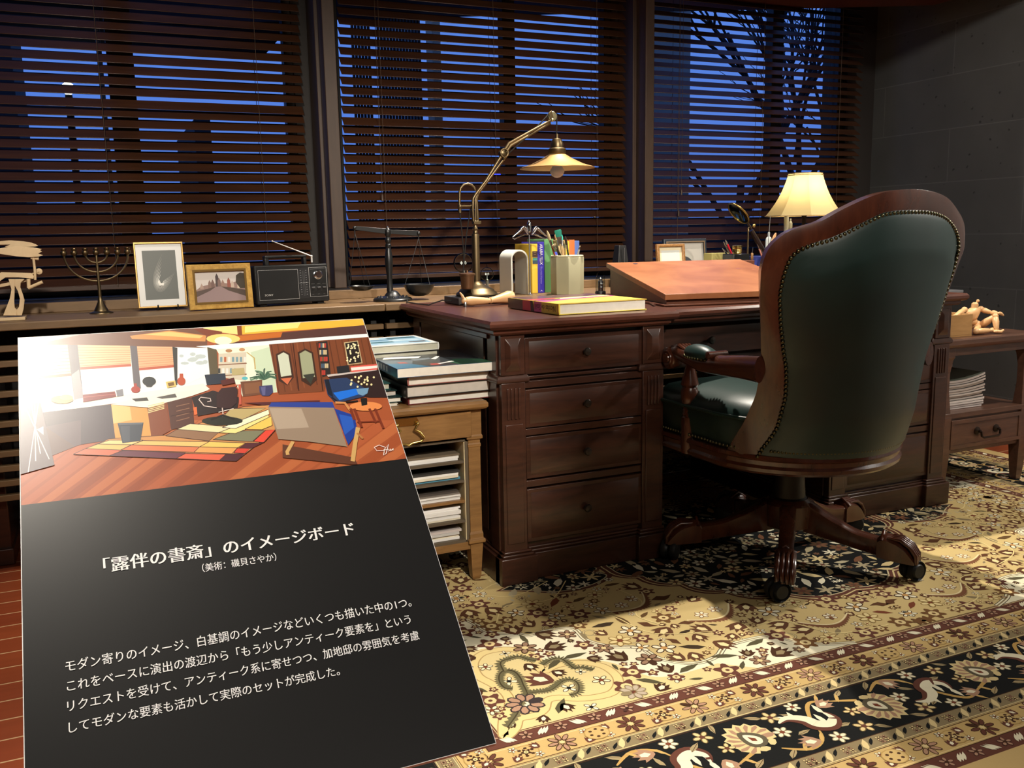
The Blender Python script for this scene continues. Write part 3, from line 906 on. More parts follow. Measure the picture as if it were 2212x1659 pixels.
    def arcs(pts, bulge=0.16):
        out = []
        for a, b in zip(pts, pts[1:]):
            A, B = Vector(a), Vector(b); d = B - A; nn = Vector((d.y, -d.x))
            if nn.dot((A + B) / 2) < 0: nn = -nn
            for k in range(5):
                t = k / 5; q = A + d * t + nn * bulge * 4 * t * (1 - t); out.append((q.x, q.y))
        out.append(pts[-1]); return out
    lobes = [(-0.532, 0.0), (-0.479, -0.09), (-0.403, -0.19), (-0.324, -0.285), (-0.198, -0.373), (0.0, -0.432)]
    q = arcs(lobes, 0.2)
    full = q + [(-x, y) for x, y in reversed(q)][1:] + [(-x, -y) for x, y in q][1:] + [(x, -y) for x, y in reversed(q)][1:-1]
    P.poly([(x * 1.06, y * 1.07) for x, y in full], G_BRN, 11)
    P.line([(x * 1.035, y * 1.04) for x, y in full], 0.005, G_LT, 12, True)
    wv.n = 5
    P.poly(full, G_BLK, 13)
    wv.P.line([(x, y) for x, y in full], 0.0045, (206, 190, 150), 14, True)
    for s in (-1, 1):          # side pendants
        pq = spline([(-0.60, 0.0), (-0.57, -0.03), (-0.60, -0.06), (-0.67, -0.085), (-0.76, -0.08), (-0.84, -0.03), (-0.90, 0.0)], 4)
        ring = [(p.x * -s, p.y) for p in pq] + [(p.x * -s, -p.y) for p in reversed(pq)][1:-1]
        cx = 0.74 * s
        P.poly([((x - cx) * 1.1 + cx, y * 1.16) for x, y in ring], G_BRN, 12); P.poly(ring, G_BLK, 13); P.line(ring, 0.004, (206, 190, 150), 14, True)
    base_n = wv.n
    rnd = random.Random(12)

    def inside(p, poly):
        x, y = p; r = False
        for (x0, y0), (x1, y1) in zip(poly, poly[1:] + poly[:1]):
            if (y0 > y) != (y1 > y) and x < (x1 - x0) * (y - y0) / (y1 - y0) + x0: r = not r
        return r

    # corner ornament outline (lower left quadrant, relative to rug centre)
    fx, fy = -RHX + 0.494, -RHY + 0.494            # field corner
    edge = spline([(fx, -0.13), (-1.09, -0.145), (-1.06, -0.15), (-1.035, -0.245), (-0.98, -0.275), (-0.955, -0.305), (-0.90, -0.30), (-0.835, -0.318), (-0.836, -0.395), (-0.80, -0.45), (-0.74, -0.49), (-0.728, -0.56), (-0.67, -0.615), (-0.60, -0.61), (-0.54, -0.575), (-0.417, -0.578), (-0.37, -0.64), (-0.32, -0.675), (-0.25, fy)], 4)
    corner = [tuple(p[:2]) for p in edge] + [(fx, fy)]
    trefoil = [tuple(p[:2]) for p in spline([(-1.2, -0.705), (-1.178, -0.654), (-1.16, -0.63), (-1.136, -0.592), (-1.127, -0.546), (-1.138, -0.495), (-1.152, -0.448), (-1.14, -0.388), (-1.109, -0.351), (-1.073, -0.342), (-1.03, -0.354), (-1.004, -0.394), (-1.001, -0.448), (-1.008, -0.495), (-0.979, -0.484), (-0.942, -0.482), (-0.898, -0.499), (-0.869, -0.534), (-0.864, -0.582), (-0.88, -0.622), (-0.913, -0.651), (-0.956, -0.652), (-0.995, -0.64), (-1.03, -0.618), (-1.058, -0.618), (-1.08, -0.648), (-1.108, -0.662), (-1.145, -0.660), (-1.165, -0.687), (-1.19, -0.708)], 3, True)]

    taken = []

    def free(x, y, r):
        for a, b, c in taken:
            if (a - x) ** 2 + (b - y) ** 2 < (c + r) ** 2: return False
        taken.append((x, y, r)); return True

    motifs = []
    # vines through the gold ground
    for vx, vy in (((-1.0, -0.20), (-0.70, -0.02)), ((-0.85, -0.25), (-0.50, -0.50)), ((-0.45, -0.52), (-0.1, -0.66)), ((-1.1, -0.05), (-0.75, 0.0)), ((-0.62, -0.40), (-0.60, -0.14))):
        motifs.append(('vine', vx, vy))
    for qx, qy, qs, qr in ((-0.62, -0.235, 0.085, 0.5), (-0.46, -0.39, 0.085, 0.25), (-0.22, -0.555, 0.08, -0.1)):
        motifs.append(('paisley', qx, qy, qs, qr)); taken.append((qx, qy, qs * 0.8))
    for r in [.034] * 400 + [.027] * 1000 + [.022] * 2000 + [.017] * 3000 + [.012] * 4000:
        x, y = rnd.uniform(fx + 0.02, 0.0), rnd.uniform(fy + 0.02, 0.0)
        inm = inside((x, y), full); inp = (abs(y) < 0.08 and -0.9 < x < -0.58)
        e = (x / 0.565) ** 2 + (y / 0.47) ** 2
        if not inm and e < 1.0: continue
        if not inm and not inp and abs(y) < 0.105 and -0.95 < x < -0.55: continue
        inc = inside((x, y), corner)
        if inc and inside((x, y), [((px + 1.0) * 1.12 - 1.0, (py + 0.56) * 1.15 - 0.56) for px, py in trefoil]): continue
        if inc and y < -0.66 and x < -0.72: continue
        if not free(x, y, r * (0.80 if inm else 0.86)): continue
        motifs.append(('f', x, y, r, inm or inp, inc, rnd.random(), rnd.uniform(0, 6.28)))

    for sx in (-1, 1):
        for sy in (1, -1):
            def m2(p): return (p[0] * -sx, p[1] * sy)
            wv.n = base_n
            P.poly([m2(p) for p in corner], G_WHITE, 15)
            e2 = [m2(tuple(p[:2])) for p in edge]
            P.line(e2, 0.017, G_GRY, 16); P.line(e2, 0.0125, G_WHITE, 17); P.line(e2, 0.004, G_OLV, 18)
            for p in ((-1.06, -0.13), (-0.99, -0.235), (-0.89, -0.29), (-0.81, -0.36), (-0.735, -0.445), (-0.70, -0.57), (-0.50, -0.55), (-0.37, -0.60)):
                c = m2(p); P.line([(c[0] + 0.016 * cos(t), c[1] + 0.016 * sin(t)) for t in [k * 2 * pi / 12 for k in range(12)]], 0.006, G_GRY, 16, True)
                P.line([(c[0] + 0.016 * cos(t), c[1] + 0.016 * sin(t)) for t in [k * 2 * pi / 12 for k in range(12)]], 0.003, G_LT, 18, True)
            # gold inner corner and the trefoil cartouche
            inner = [(fx, -0.30), (-1.15, -0.325), (-1.07, -0.325), (-0.99, -0.37), (-0.975, -0.455), (-0.90, -0.475), (-0.84, -0.53), (-0.80, -0.62), (-0.74, -0.645), (-0.62, -0.64), (-0.55, fy), (fx, fy)]
            P.poly([m2(tuple(p[:2])) for p in spline(inner[:-2], 4)] + [m2(inner[-2]), m2(inner[-1])], (220, 200, 144), 19)
            tf = [m2(p) for p in trefoil]
            P.line(tf, 0.026, (176, 146, 96), 20, True); P.line(tf, 0.020, (222, 200, 140), 21, True)
            wv.at(0, 0, 0, 1, -sx) if sy > 0 else wv.at(0, 0, pi, 1, sx)
            for cv in (((-1.083, -0.571), (-1.076, -0.533), (-1.068, -0.498), (-1.068, -0.465), (-1.084, -0.449), (-1.105, -0.463), (-1.119, -0.496), (-1.119, -0.527), (-1.105, -0.538)),
                       ((-1.083, -0.571), (-1.056, -0.577), (-1.032, -0.581), (-1.006, -0.567), (-0.984, -0.555), (-0.964, -0.561), (-0.964, -0.588), (-0.982, -0.617), (-1.003, -0.618)),
                       ((-1.09, -0.454), (-1.079, -0.41), (-1.051, -0.402), (-1.027, -0.401), (-1.014, -0.424), (-1.0, -0.44)), ((-0.993, -0.465), (-0.966, -0.45), (-0.942, -0.452), (-0.937, -0.48), (-0.935, -0.514), (-0.919, -0.514), (-0.90, -0.54)),
                       ((-1.18, -0.68), (-1.14, -0.64), (-1.11, -0.60), (-1.083, -0.571))):
                pts = [tuple(p[:2]) for p in spline(cv, 4)]
                wv.fringe(pts, 0.008, (104, 98, 70), 0.008); wv.fringe(pts[::-1], 0.005, (122, 114, 82), 0.006); wv.line(pts, 0.0035, (70, 62, 42))
            for (x, y, s, k) in ((-1.033, -0.523, .040, 0), (-1.108, -0.61, .044, 1), (-1.05, -0.371, .016, 2), (-1.024, -0.462, .024, 3), (-1.098, -0.502, .022, 2), (-0.977, -0.518, .022, 3), (-0.99, -0.590, .022, 2), (-0.907, -0.59, .024, 4), (-0.93, -0.535, .014, 2), (-1.12, -0.415, .02, 4), (-1.184, -0.604, .022, 4), (-1.10, -0.685, .018, 3), (-0.869, -0.669, .034, 5), (-0.80, -0.678, .024, 3), (-0.75, -0.66, .022, 2), (-1.033, -0.664, .022, 3), (-0.985, -0.685, .020, 2), (-1.171, -0.677, .014, 3), (-1.19, -0.52, .024, 3), (-1.18, -0.45, .022, 2), (-1.19, -0.37, .024, 3), (-1.155, -0.345, .018, 2)):
                wv.at(x, y, 0.785 if k < 2 else x * 9, s)
                if k == 0: wv.tulip(G_BRN, G_WHITE)
                elif k == 1: wv.petals(G_PINK, (60, 50, 50), G_WHITE, 9, 0.62)
                elif k == 2: wv.petals(G_WHITE, G_DK, G_BLK, 4)
                elif k == 3: wv.tulip(G_DK, G_WHITE)
                elif k == 4: wv.petals((238, 226, 186), G_DK, G_RUST, 5)
                else: wv.petals((186, 170, 150), G_OLV, G_RUST, 8)
                wv.pop()
            for mt in motifs:
                if mt[0] == 'vine':
                    a, b = Vector(mt[1]), Vector(mt[2]); d = b - a; nn = Vector((-d.y, d.x))
                    sp = spline([a, a + d * 0.3 + nn * 0.12, a + d * 0.6 - nn * 0.10, b], 6)
                    wv.line([tuple(p[:2]) for p in sp], 0.0035, (232, 212, 150))
                elif mt[0] == 'paisley':
                    wv.at(mt[1], mt[2], mt[4], mt[3]).paisley((214, 190, 128), (124, 82, 58), G_WHITE); wv.pop()
                else:
                    _, x, y, r, inm, inc, ty, rot = mt
                    wv.at(x, y, rot, r)
                    if inm:
                        c = rnd.choice((G_LT, (190, 178, 146), (178, 164, 130), G_WHITE, (124, 84, 60)))
                        if ty < 0.35: wv.petals(c, (90, 78, 56), G_BRN, 6)
                        elif ty < 0.6: wv.poly([((0.62 + 0.38 * cos(6 * t)) * cos(t), (0.62 + 0.38 * cos(6 * t)) * sin(t)) for t in [2 * pi * i / 24 for i in range(24)]], c)
                        else: wv.leaf(c, 0.45)
                    elif inc:
                        if ty < 0.35: wv.ringflower(G_BRN, G_LT, 5)
                        elif ty < 0.55: wv.tulip(G_DK, G_OLV)
                        elif ty < 0.75: wv.petals((150, 120, 96), G_DK, G_LT, 6)
                        else: wv.leaf((84, 78, 56), 0.35)
                    else:
                        if ty < 0.24: wv.ringflower(G_BRN if ty < 0.13 else (112, 78, 46), G_LT, 6)
                        elif ty < 0.42: wv.tulip((96, 62, 42), (232, 214, 160))
                        elif ty < 0.60: wv.petals(G_WHITE, G_DK, (198, 150, 90), 5)
                        elif ty < 0.70: wv.petals((226, 206, 150), (150, 120, 70), G_RUST, 6)
                        elif ty < 0.90: wv.leaf(rnd.choice((G_RUST, (100, 74, 44), (62, 48, 34), G_OLV)), 0.4)
                        else: wv.poly([(p[0], p[1]) for p in ((-1, -0.2), (-0.3, 0.5), (0.3, 0.35), (1, 0.6), (0.55, -0.1), (0.1, -0.45))], (96, 62, 40))
                    wv.pop()
            wv.pop()
    t = thing('persian_rug', 'large patterned rug in gold, cream and black under the desk and chair', 'rug', (RX, RY, 0.0))
    MB().box(RX - RHX - .052, RX + RHX + .052, RY - RHY - .052, RY + RHY + .052, 0.0, 0.0065).obj('backing', plain('rug_backing', (196, 166, 112), 0.95), t, bevel=0.002)
    P.obj('woven_pattern', lambda x, y: (RX + x, RY + y, 0.0065), printed('rug_wool', 0.95, 0.15, 0.25), t, 9e-6, 1e-4, (0, 0, 1))


random.seed(9)
build_rug()

# ================================================================== THE DESK
def knob_at(x, y, z, r, parent, mat, name='knob'):
    MB().lathe([(r * 0.45, 0), (r * 0.45, r * 0.7), (r * 0.9, r * 0.9), (r, r * 1.25), (r * 0.8, r * 1.6), (0.0005, r * 1.75)], (x, y, z), 18, Matrix.Rotation(pi / 2, 3, 'X')).obj(name, mat, parent)


M_KNOB = plain('dark_knob', (58, 52, 46), 0.3, 0.6)
desk = thing('pedestal_desk', 'large dark mahogany pedestal desk with drawers behind the green leather chair', 'desk', (1.88, 2.70, 0))
DF, DB = 2.325, 3.08           # front and back of the pedestals


def outline_top(o):             # breakfront outline of the top, grown by o
    return [(0.985 - o, DF - 0.012 - o), (1.545 + o, DF - 0.012 - o), (1.56 + o, DF + 0.018 - o), (2.20 - o, DF + 0.018 - o), (2.215 - o, DF - 0.012 - o), (2.775 + o, DF - 0.012 - o), (2.775 + o, DB + o), (0.985 - o, DB + o)]


def slab(prof):
    m = MB(); m.rings([[(x, y, z) for x, y in outline_top(o)] for o, z in prof]); return m


slab([(0.005, 0.738), (0.012, 0.744), (0.012, 0.752), (0.024, 0.756), (0.030, 0.763), (0.030, 0.772), (0.024, 0.780)]).obj('top', M_MAHOGX, desk, smooth=False)
# apron over the knee hole, with its drawer
MB().box(1.54, 2.22, 2.40, 2.43, 0.598, 0.74).obj('apron', M_MAHOG, desk, bevel=0.002)
MB().box(1.54, 2.22, 3.0, 3.02, 0.598, 0.74).obj('rear_apron', M_MAHOG, desk, bevel=0.002)
d = MB().panel_y(1.575, 2.185, 0.615, 0.725, 2.399, 2.385, 0.012).obj('drawer', M_MAHOG, desk, bevel=0.0015)
knob_at(1.76, 2.386, 0.670, 0.013, d, M_KNOB)


def pilaster(xa, xb, face, mir):
    """corner pilaster: raised lozenge block above, waist, fluted shaft below"""
    m = MB(); y = face; xc = (xa + xb) / 2; w = xb - xa
    m.box(xa, xb, y, y + 0.05, 0.102, 0.60); m.box(xa, xb, y, y + 0.05, 0.622, 0.738)
    # flutes
    for k in range(4):
        xf = xa + w * (0.26 + 0.16 * k)
        m.box(xf - 0.0032, xf + 0.0032, y - 0.004, y + 0.001, 0.495, 0.585)
    m.box(xa + 0.010, xb - 0.010, y - 0.003, y + 0.001, 0.125, 0.480)
    # lozenge block with pointed lower and upper ends
    m.hexa([(xa + 0.012, y, 0.632), (xb - 0.012, y, 0.632), (xb - 0.012, y, 0.728), (xa + 0.012, y, 0.728), (xa + 0.026, y - 0.011, 0.655), (xb - 0.026, y - 0.011, 0.655), (xb - 0.026, y - 0.011, 0.706), (xa + 0.026, y - 0.011, 0.706)])
    return m


for side, (x0, x1) in enumerate(((1.0, 1.541), (2.219, 2.76))):
    c = MB()
    c.box(x0, x1, DF + 0.012, DB, 0.10, 0.738)
    # recessed panels and frieze mouldings on the flanks
    for xs, sg in ((x0, -1), (x1, 1)):
        def b2(ya, yb, za, zb, dd): c.box(min(xs, xs + sg * dd), max(xs, xs + sg * dd), ya, yb, za, zb)
        b2(DF + 0.012, DF + 0.075, 0.10, 0.738, 0.006); b2(DB - 0.07, DB, 0.10, 0.738, 0.006)
        b2(DF + 0.10, DB - 0.09, 0.635, 0.722, 0.007)
        b2(DF + 0.06, DB - 0.06, 0.722, 0.738, 0.013); b2(DF + 0.06, DB - 0.06, 0.60, 0.622, 0.007)
        b2(DF + 0.10, DB - 0.09, 0.14, 0.575, 0.004)
    c.obj('pedestal', M_MAHOG, desk, bevel=0.002)
    # waist moulding and plinth
    w = MB()
    for xa, xb in ((x0 - 0.008, x0 + 0.082), (x1 - 0.082, x1 + 0.008)):
        w.rings([[(xa - o, DF - 0.006 - o, z), (xb + o, DF - 0.006 - o, z), (xb + o, DF + 0.08, z), (xa - o, DF + 0.08, z)] for o, z in ((0, 0.598), (0.006, 0.602), (0.006, 0.612), (0, 0.622))])
    w.box(x0 - 0.006, x1 + 0.006, DF + 0.004, DB + 0.002, 0.604, 0.614)
    w.obj('waist_moulding', M_MAHOG, desk, bevel=0.002)
    p = MB()
    for o, za, zb in ((0.018, 0.0076, 0.088), (0.010, 0.088, 0.096), (0.004, 0.096, 0.104)):
        p.box(x0 - o, x1 + o, DF + 0.006 - o, DB + o, za, zb)
        p.box(x0 - o, x0 + 0.080 + o, DF - 0.012 - o, DF + 0.02, za, zb); p.box(x1 - 0.080 - o, x1 + o, DF - 0.012 - o, DF + 0.02, za, zb)
    p.obj('plinth', M_MAHOG, desk, bevel=0.0025)
    pilaster(x0, x0 + 0.074, DF - 0.010, 1).obj('pilaster', M_MAHOG, desk, bevel=0.0015)
    pilaster(x1 - 0.074, x1, DF - 0.010, -1).obj('pilaster', M_MAHOG, desk, bevel=0.0015)
    for z0, z1 in ((0.620, 0.725), (0.464, 0.575), (0.312, 0.437), (0.120, 0.280)):
        m = MB()
        m.box(x0 + 0.078, x1 - 0.070, DF - 0.002, DF + 0.02, z0, z1)
        m.panel_y(x0 + 0.090, x1 - 0.082, z0 + 0.010, z1 - 0.010, DF - 0.002, DF - 0.008, 0.014)
        d = m.obj('drawer', M_MAHOG, desk, bevel=0.0012)
        knob_at((x0 + x1) / 2, DF - 0.006, (z0 + z1) / 2 + 0.002, 0.0125, d, M_KNOB)
    rl = MB()
    for z in (0.4505, 0.296, 0.590):
        rl.box(x0 + 0.074, x1 - 0.068, DF - 0.001, DF + 0.02, z - 0.010, z + 0.010)
    rl.obj('drawer_rails', M_MAHOG, desk, bevel=0.001)

# ================================================================== THE CHAIR
CX = 1.85
CTAB = [(.40, .281, 2.03, 1.795), (.50, .283, 1.955, 1.79), (.58, .280, 1.915, 1.782), (.66, .283, 1.894, 1.775), (.75, .307, 1.872, 1.765), (.86, .330, 1.852, 1.753), (.95, .350, 1.828, 1.745), (1.12, .355, 1.815, 1.728)]


def csec(z):
    w = lerp([(t[0], t[1]) for t in CTAB], z); ye = lerp([(t[0], t[2]) for t in CTAB], z); yr = lerp([(t[0], t[3]) for t in CTAB], z)
    A = 2 * math.atan2(ye - yr, w); R = w / sin(A); return A, R, yr


def cback(s, z, off=0.0):       # s = -1..1 across the back, off = outwards (to the rear)
    A, R, yr = csec(z); a = s * A
    return Vector((CX + R * sin(a) + off * sin(a), yr + R * (1 - cos(a)) - off * cos(a), z))


TOPO = [(-1.0, .912), (-.972, .956), (-.92, .985), (-.827, 1.011), (-.72, 1.023), (-.61, 1.034), (-.5, 1.055), (-.38, 1.075), (-.25, 1.093), (-.12, 1.104), (.09, 1.110), (.32, 1.104), (.52, 1.088), (.70, 1.058), (.82, 1.036), (.92, 1.008), (.972, .97), (1.0, .925)]
TOPI = [(-.80, .945), (-.77, .959), (-.71, .970), (-.63, .979), (-.55, .985), (-.47, .996), (-.39, 1.009), (-.23, 1.035), (-.15, 1.046), (-.045, 1.051), (.11, 1.052), (.29, 1.050), (.46, 1.040), (.58, 1.024), (.70, 1.000), (.78, .972), (.81, .945)]
SIDEI = [(.40, .755), (.42, .76), (.48, .735), (.557, .76), (.63, .79), (.70, .83), (.775, .856), (.847, .866), (.895, .85), (.926, .827), (.95, .80)]

chair = thing('office_chair', 'green leather swivel desk chair with studded back and carved wooden arms', 'chair', (1.88, 2.13, 0))
# wooden frame round the back: pairs of outer / inner points
so, si = [], []
N = 26
for k in range(N):
    z = .405 + (.912 - .405) * k / (N - 1)
    so.append((-1.0, z))
    zi = .405 + (.945 - .405) * k / (N - 1)
    si.append((-lerp(SIDEI, zi), zi))
M = 56
to = [tuple(p[:2]) for p in spline(TOPO, 6)]; ti = [tuple(p[:2]) for p in spline(TOPI, 6)]


def resample(P, n):
    L = [0.0]
    for a, b in zip(P, P[1:]): L.append(L[-1] + math.hypot((b[0] - a[0]) * 0.35, b[1] - a[1]))
    out = []
    for i in range(n):
        t = L[-1] * i / (n - 1)
        out.append((lerp(list(zip(L, [p[0] for p in P])), t), lerp(list(zip(L, [p[1] for p in P])), t)))
    return out


to = resample(to, M); ti = resample(ti, M)
so += to; si += ti
for k in range(N):
    z = .925 - (.925 - .405) * k / (N - 1); so.append((1.0, z))
    zi = .945 - (.945 - .405) * k / (N - 1); si.append((lerp(SIDEI, zi), zi))
fr = MB(); rows = []
for (a, za), (b, zb) in zip(so, si):
    o_r, i_r = cback(a, za, 0.010), cback(b, zb, 0.012)
    mid = cback((a + b) / 2, (za + zb) / 2, 0.0165)
    o_f, i_f = cback(a, za, -0.026), cback(b, zb, -0.024)
    rows.append([o_r, mid, i_r, i_f, o_f])
fr.rings(rows)
fr.obj('back_frame', M_CHAIRW, chair, bevel=0.009, angle=50, seg=4)
# leather panel at the rear and padding at the front
def leather(off, bulge, grow):
    def fn(u, v):
        a = 2 * u - 1
        zt = lerp(TOPI, max(-.8, min(.8, a * 0.82))) + grow
        z = .405 + v * (zt - .405)
        sn = lerp(SIDEI, z) + grow
        if z > .93: sn = min(sn, .80 - (z - .93) * 0.0 + grow)
        e = (1 - abs(a) ** 5) * min(1, 6 * v) ** .6 * min(1, 6 * (1 - v)) ** .6
        return cback(a * sn, z, off + bulge * e)
    return fn


MB().grid(leather(0.010, 0.024, 0.012), 48, 48).obj('back_upholstery', M_LEATHER, chair, flip=None)
MB().grid(leather(-0.022, -0.050, 0.010), 36, 36).obj('front_padding', M_LEATHER, chair, flip=None)
# studs along the inner edge of the frame and along the seat rail
nb = MB(); path = [(b, z) for b, z in si]
pts = [cback(b, z, 0.014) for b, z in path]
acc = 0.0; step = 0.0125
for a, b in zip(pts, pts[1:]):
    L = (b - a).length
    while acc < L:
        p = a + (b - a) * (acc / L); c = p - Vector((CX, 2.2, p.z)); c.normalize()
        nb.ball(p, 0.0056, 8); acc += step
    acc -= L
for k in range(58):
    a = radians(-52 + 104 * k / 57); A, R, yr = csec(.424)
    nb.ball((CX + (R + 0.014) * sin(a), yr + R - (R + 0.014) * cos(a), .424), 0.005, 8)
nb.obj('studs', M_NAIL, chair)

# seat rail: round behind, squarer in front
def rail_outline(o):
    pts = []
    for k in range(25):
        a = radians(-96 + 192 * k / 24); pts.append((CX + (0.296 + o) * sin(a), 2.085 - (0.292 + o) * cos(a)))
    pts += [(CX + 0.300 + o, 2.20), (CX + 0.305 + o, 2.34), (CX + 0.27 + o * .5, 2.395 + o), (CX, 2.41 + o), (CX - 0.27 - o * .5, 2.395 + o), (CX - 0.305 - o, 2.34), (CX - 0.300 - o, 2.20)]
    return pts


m = MB()
m.rings([[(x, y, z) for x, y in rail_outline(o)] for o, z in ((-0.02, .352), (-.004, .354), (0.006, .362), (0.008, .372), (0.002, .380), (0.004, .392), (0.010, .398), (0.008, .408), (-0.004, .413))])
m.obj('seat_rail', M_CHAIRW, chair, angle=30)
m = MB()
m.rings([[(CX + (x - CX) * k, 2.12 + (y - 2.12) * k, z) for x, y in rail_outline(-0.006)] for k, z in ((1.0, .40), (1.03, .45), (1.045, .50), (1.02, .522), (0.94, .545), (0.75, .562), (0.45, .572), (0.1, .575))])
m.obj('seat', M_LEATHER, chair, angle=50)
ro = [(CX + (x - CX) * 1.045, 2.12 + (y - 2.12) * 1.045, .507) for x, y in rail_outline(-0.003)]
MB().tube(ro, 0.0055, 8, closed=True).obj('seat_piping', M_LEATHER, chair)
nb = MB()
ro = rail_outline(0.004)
for i in range(len(ro)):
    a, b = Vector(ro[i]), Vector(ro[(i + 1) % len(ro)]); n = max(1, int((b - a).length / 0.0125))
    if (a.y + b.y) / 2 < 1.86: continue
    for k in range(n):
        p = a + (b - a) * k / n; nb.ball((p.x, p.y, .421), 0.0048, 8)
nb.obj('seat_studs', M_NAIL, chair)

# arms: rail from the back frame to a carved scroll, pad, turned post
for sg in (-1, 1):
    def ax(p): return (CX + sg * (p[0]), p[1], p[2])
    arm = MB()
    path = spline([(.305, 1.875, .655), (.305, 1.95, .652), (.302, 2.05, .645), (.297, 2.14, .640), (.291, 2.21, .648), (.286, 2.265, .660), (.283, 2.30, .652)], 5)
    n = len(path); rows = []
    for i, p in enumerate(path):
        t = i / (n - 1); h = lerp([(0, .036), (.35, .028), (.6, .022), (.8, .026), (1, .018)], t); w = lerp([(0, .017), (.5, .022), (.8, .027), (1, .026)], t)
        rows.append([ax((p.x + w * cos(q), p.y, p.z + h * sin(q))) for q in [2 * pi * k / 12 for k in range(12)]])
    arm.rings(rows)
    # scroll (volute) at the front end
    c = (.283, 2.292, .638)
    for k in range(3):
        arm.lathe([(0.030 - k * 0.008, -0.030 - k * 0.003), (0.034 - k * 0.008, -0.026), (0.034 - k * 0.008, 0.026), (0.030 - k * 0.008, 0.030 + k * 0.003)], ax(c), 22, Matrix.Rotation(pi / 2, 3, 'Y'))
    ao = arm.obj('arm', M_CHAIRW, chair, angle=50)
    # carved leaf ridges on top of the scroll
    lv = MB()
    for k in range(4):
        lv.tube([ax((.283 - .016 + k * .011, 2.212, .668)), ax((.283 - .016 + k * .011, 2.245, .680)), ax((.283 - .014 + k * .0095, 2.285, .672)), ax((.283 - .012 + k * .008, 2.318, .650))], [.003, .006, .006, .003], 6)
    lv.obj('carved_leaf', M_CHAIRW, ao)
    pad = MB(); rows = []
    for i in range(13):
        t = i / 12; y = 2.075 + .135 * t; q = sin(pi * min(1, max(0, t))) ** .5
        rows.append([ax((.297 + (.006 + .026 * q) * cos(a), y, .664 + .004 * t + (.004 + .024 * q) * max(-.35, sin(a)))) for a in [2 * pi * k / 16 for k in range(16)]])
    pad.rings(rows)
    po = pad.obj('arm_pad', M_LEATHER, chair, angle=60)
    nb = MB()
    for i in range(11):
        t = (i + .5) / 11; q = sin(pi * t) ** .5
        for e in (-1, 1): nb.ball(ax((.297 + e * (.005 + .026 * q), 2.075 + .135 * t, .656)), 0.0042, 8)
    nb.obj('studs', M_NAIL, po)
    # wooden end roll behind the pad
    MB().lathe([(.006, -.034), (.011, -.032), (.011, .032), (.006, .034)], ax((.297, 2.068, .672)), 16, Matrix.Rotation(pi / 2, 3, 'Y')).obj('pad_roll', M_CHAIRW, chair)
    post = MB().lathe([(.023, .362), (.024, .455), (.0235, .470), (.019, .474), (.022, .480), (.019, .486), (.022, .492), (.019, .497), (.0225, .505), (.0255, .525), (.0255, .550), (.021, .560), (.0265, .568), (.023, .585), (.016, .610), (.0125, .625), (.0125, .634), (.017, .638), (.0195, .650)], ax((.290, 2.205, 0)), 24)
    post.obj('arm_post', M_CHAIRW, chair, angle=30)

# swivel column and five claw-footed legs on castors
HX, HY = 1.88, 2.13
MB().lathe([(.052, .165), (.055, .20), (.050, .205), (.047, .25), (.042, .33), (.060, .345), (.14, .352), (.16, .360)], (HX, HY, 0), 28).obj('swivel_column', M_BLACK, chair)
MB().lathe([(.060, .105), (.075, .115), (.078, .185), (.062, .196), (.058, .20)], (HX, HY, 0), 28).obj('hub', M_CHAIRW, chair)
M_CAST = plain('castor_black', (20, 21, 22), 0.5)
for k, aa in enumerate((156, 228, 300, 12, 84)):
    a = radians(aa); dx, dy = cos(a), sin(a)
    def rp(r, s, z): return (HX + dx * r - dy * s, HY + dy * r + dx * s, z)
    leg = MB(); rows = []
    for t in range(13):
        u = t / 12; r = .035 + .245 * u
        top = lerp([(0, .198), (.15, .192), (.4, .158), (.7, .128), (1, .118)], u); bot = lerp([(0, .105), (.4, .088), (1, .066)], u); w = lerp([(0, .026), (.5, .021), (1, .022)], u)
        rows.append([rp(r, -w, bot + .004), rp(r, -w * .8, bot), rp(r, w * .8, bot), rp(r, w, bot + .004), rp(r, w, top - .006), rp(r, w * .6, top), rp(r, -w * .6, top), rp(r, -w, top - .006)])
    leg.rings(rows)
    lo = leg.obj('leg', M_CHAIRW, chair, angle=50)
    ft = MB(); rows = []
    for t in range(9):
        u = t / 8; r = .272 + .105 * u
        top = lerp([(0, .122), (.08, .136), (.25, .132), (.55, .124), (.8, .104), (1, .078)], u); bot = lerp([(0, .066), (.5, .062), (1, .060)], u); w = lerp([(0, .027), (.3, .030), (.8, .029), (1, .026)], u)
        rows.append([rp(r, -w, bot), rp(r, w, bot), rp(r, w, top - .012), rp(r, w * .5, top), rp(r, -w * .5, top), rp(r, -w, top - .012)])
    ft.rings(rows)
    for s in (-.0195, -.0065, .0065, .0195):
        ft.tube([rp(.30, s, .127), rp(.335, s, .126), rp(.362, s, .110), rp(.378, s, .086), rp(.380, s, .062)], [.003, .0065, .0068, .0068, .005], 8)
    ft.tube([rp(.285, -.028, .118), rp(.285, 0, .138), rp(.285, .028, .118)], .006, 8)
    ft.obj('claw_foot', M_CHAIRW, lo, angle=50)
    ca = MB(); R0 = .031; ccx = .366; cs = -.018 if k == 1 else .006; ang = a + (0.6 if k % 2 else -0.5)
    T = Matrix.Rotation(ang + pi / 2, 3, 'Z') @ Matrix.Rotation(pi / 2, 3, 'X')
    cc = Vector(rp(ccx, cs, R0 + .0078))
    for s0, s1 in ((-.026, -.004), (.004, .026)):
        ca.lathe([(R0 * .6, s0 if s0 < 0 else s1), (R0 * .93, s0 + .003), (R0, (s0 + s1) / 2), (R0 * .93, s1 - .003), (R0 * .6, s1 if s0 < 0 else s0)][:5], cc, 22, T)
    ca.lathe([(.006, 0), (.006, .04)], rp(ccx - .01, cs, R0 + .02), 10)
    ca.obj('castor', M_CAST, lo, angle=50)

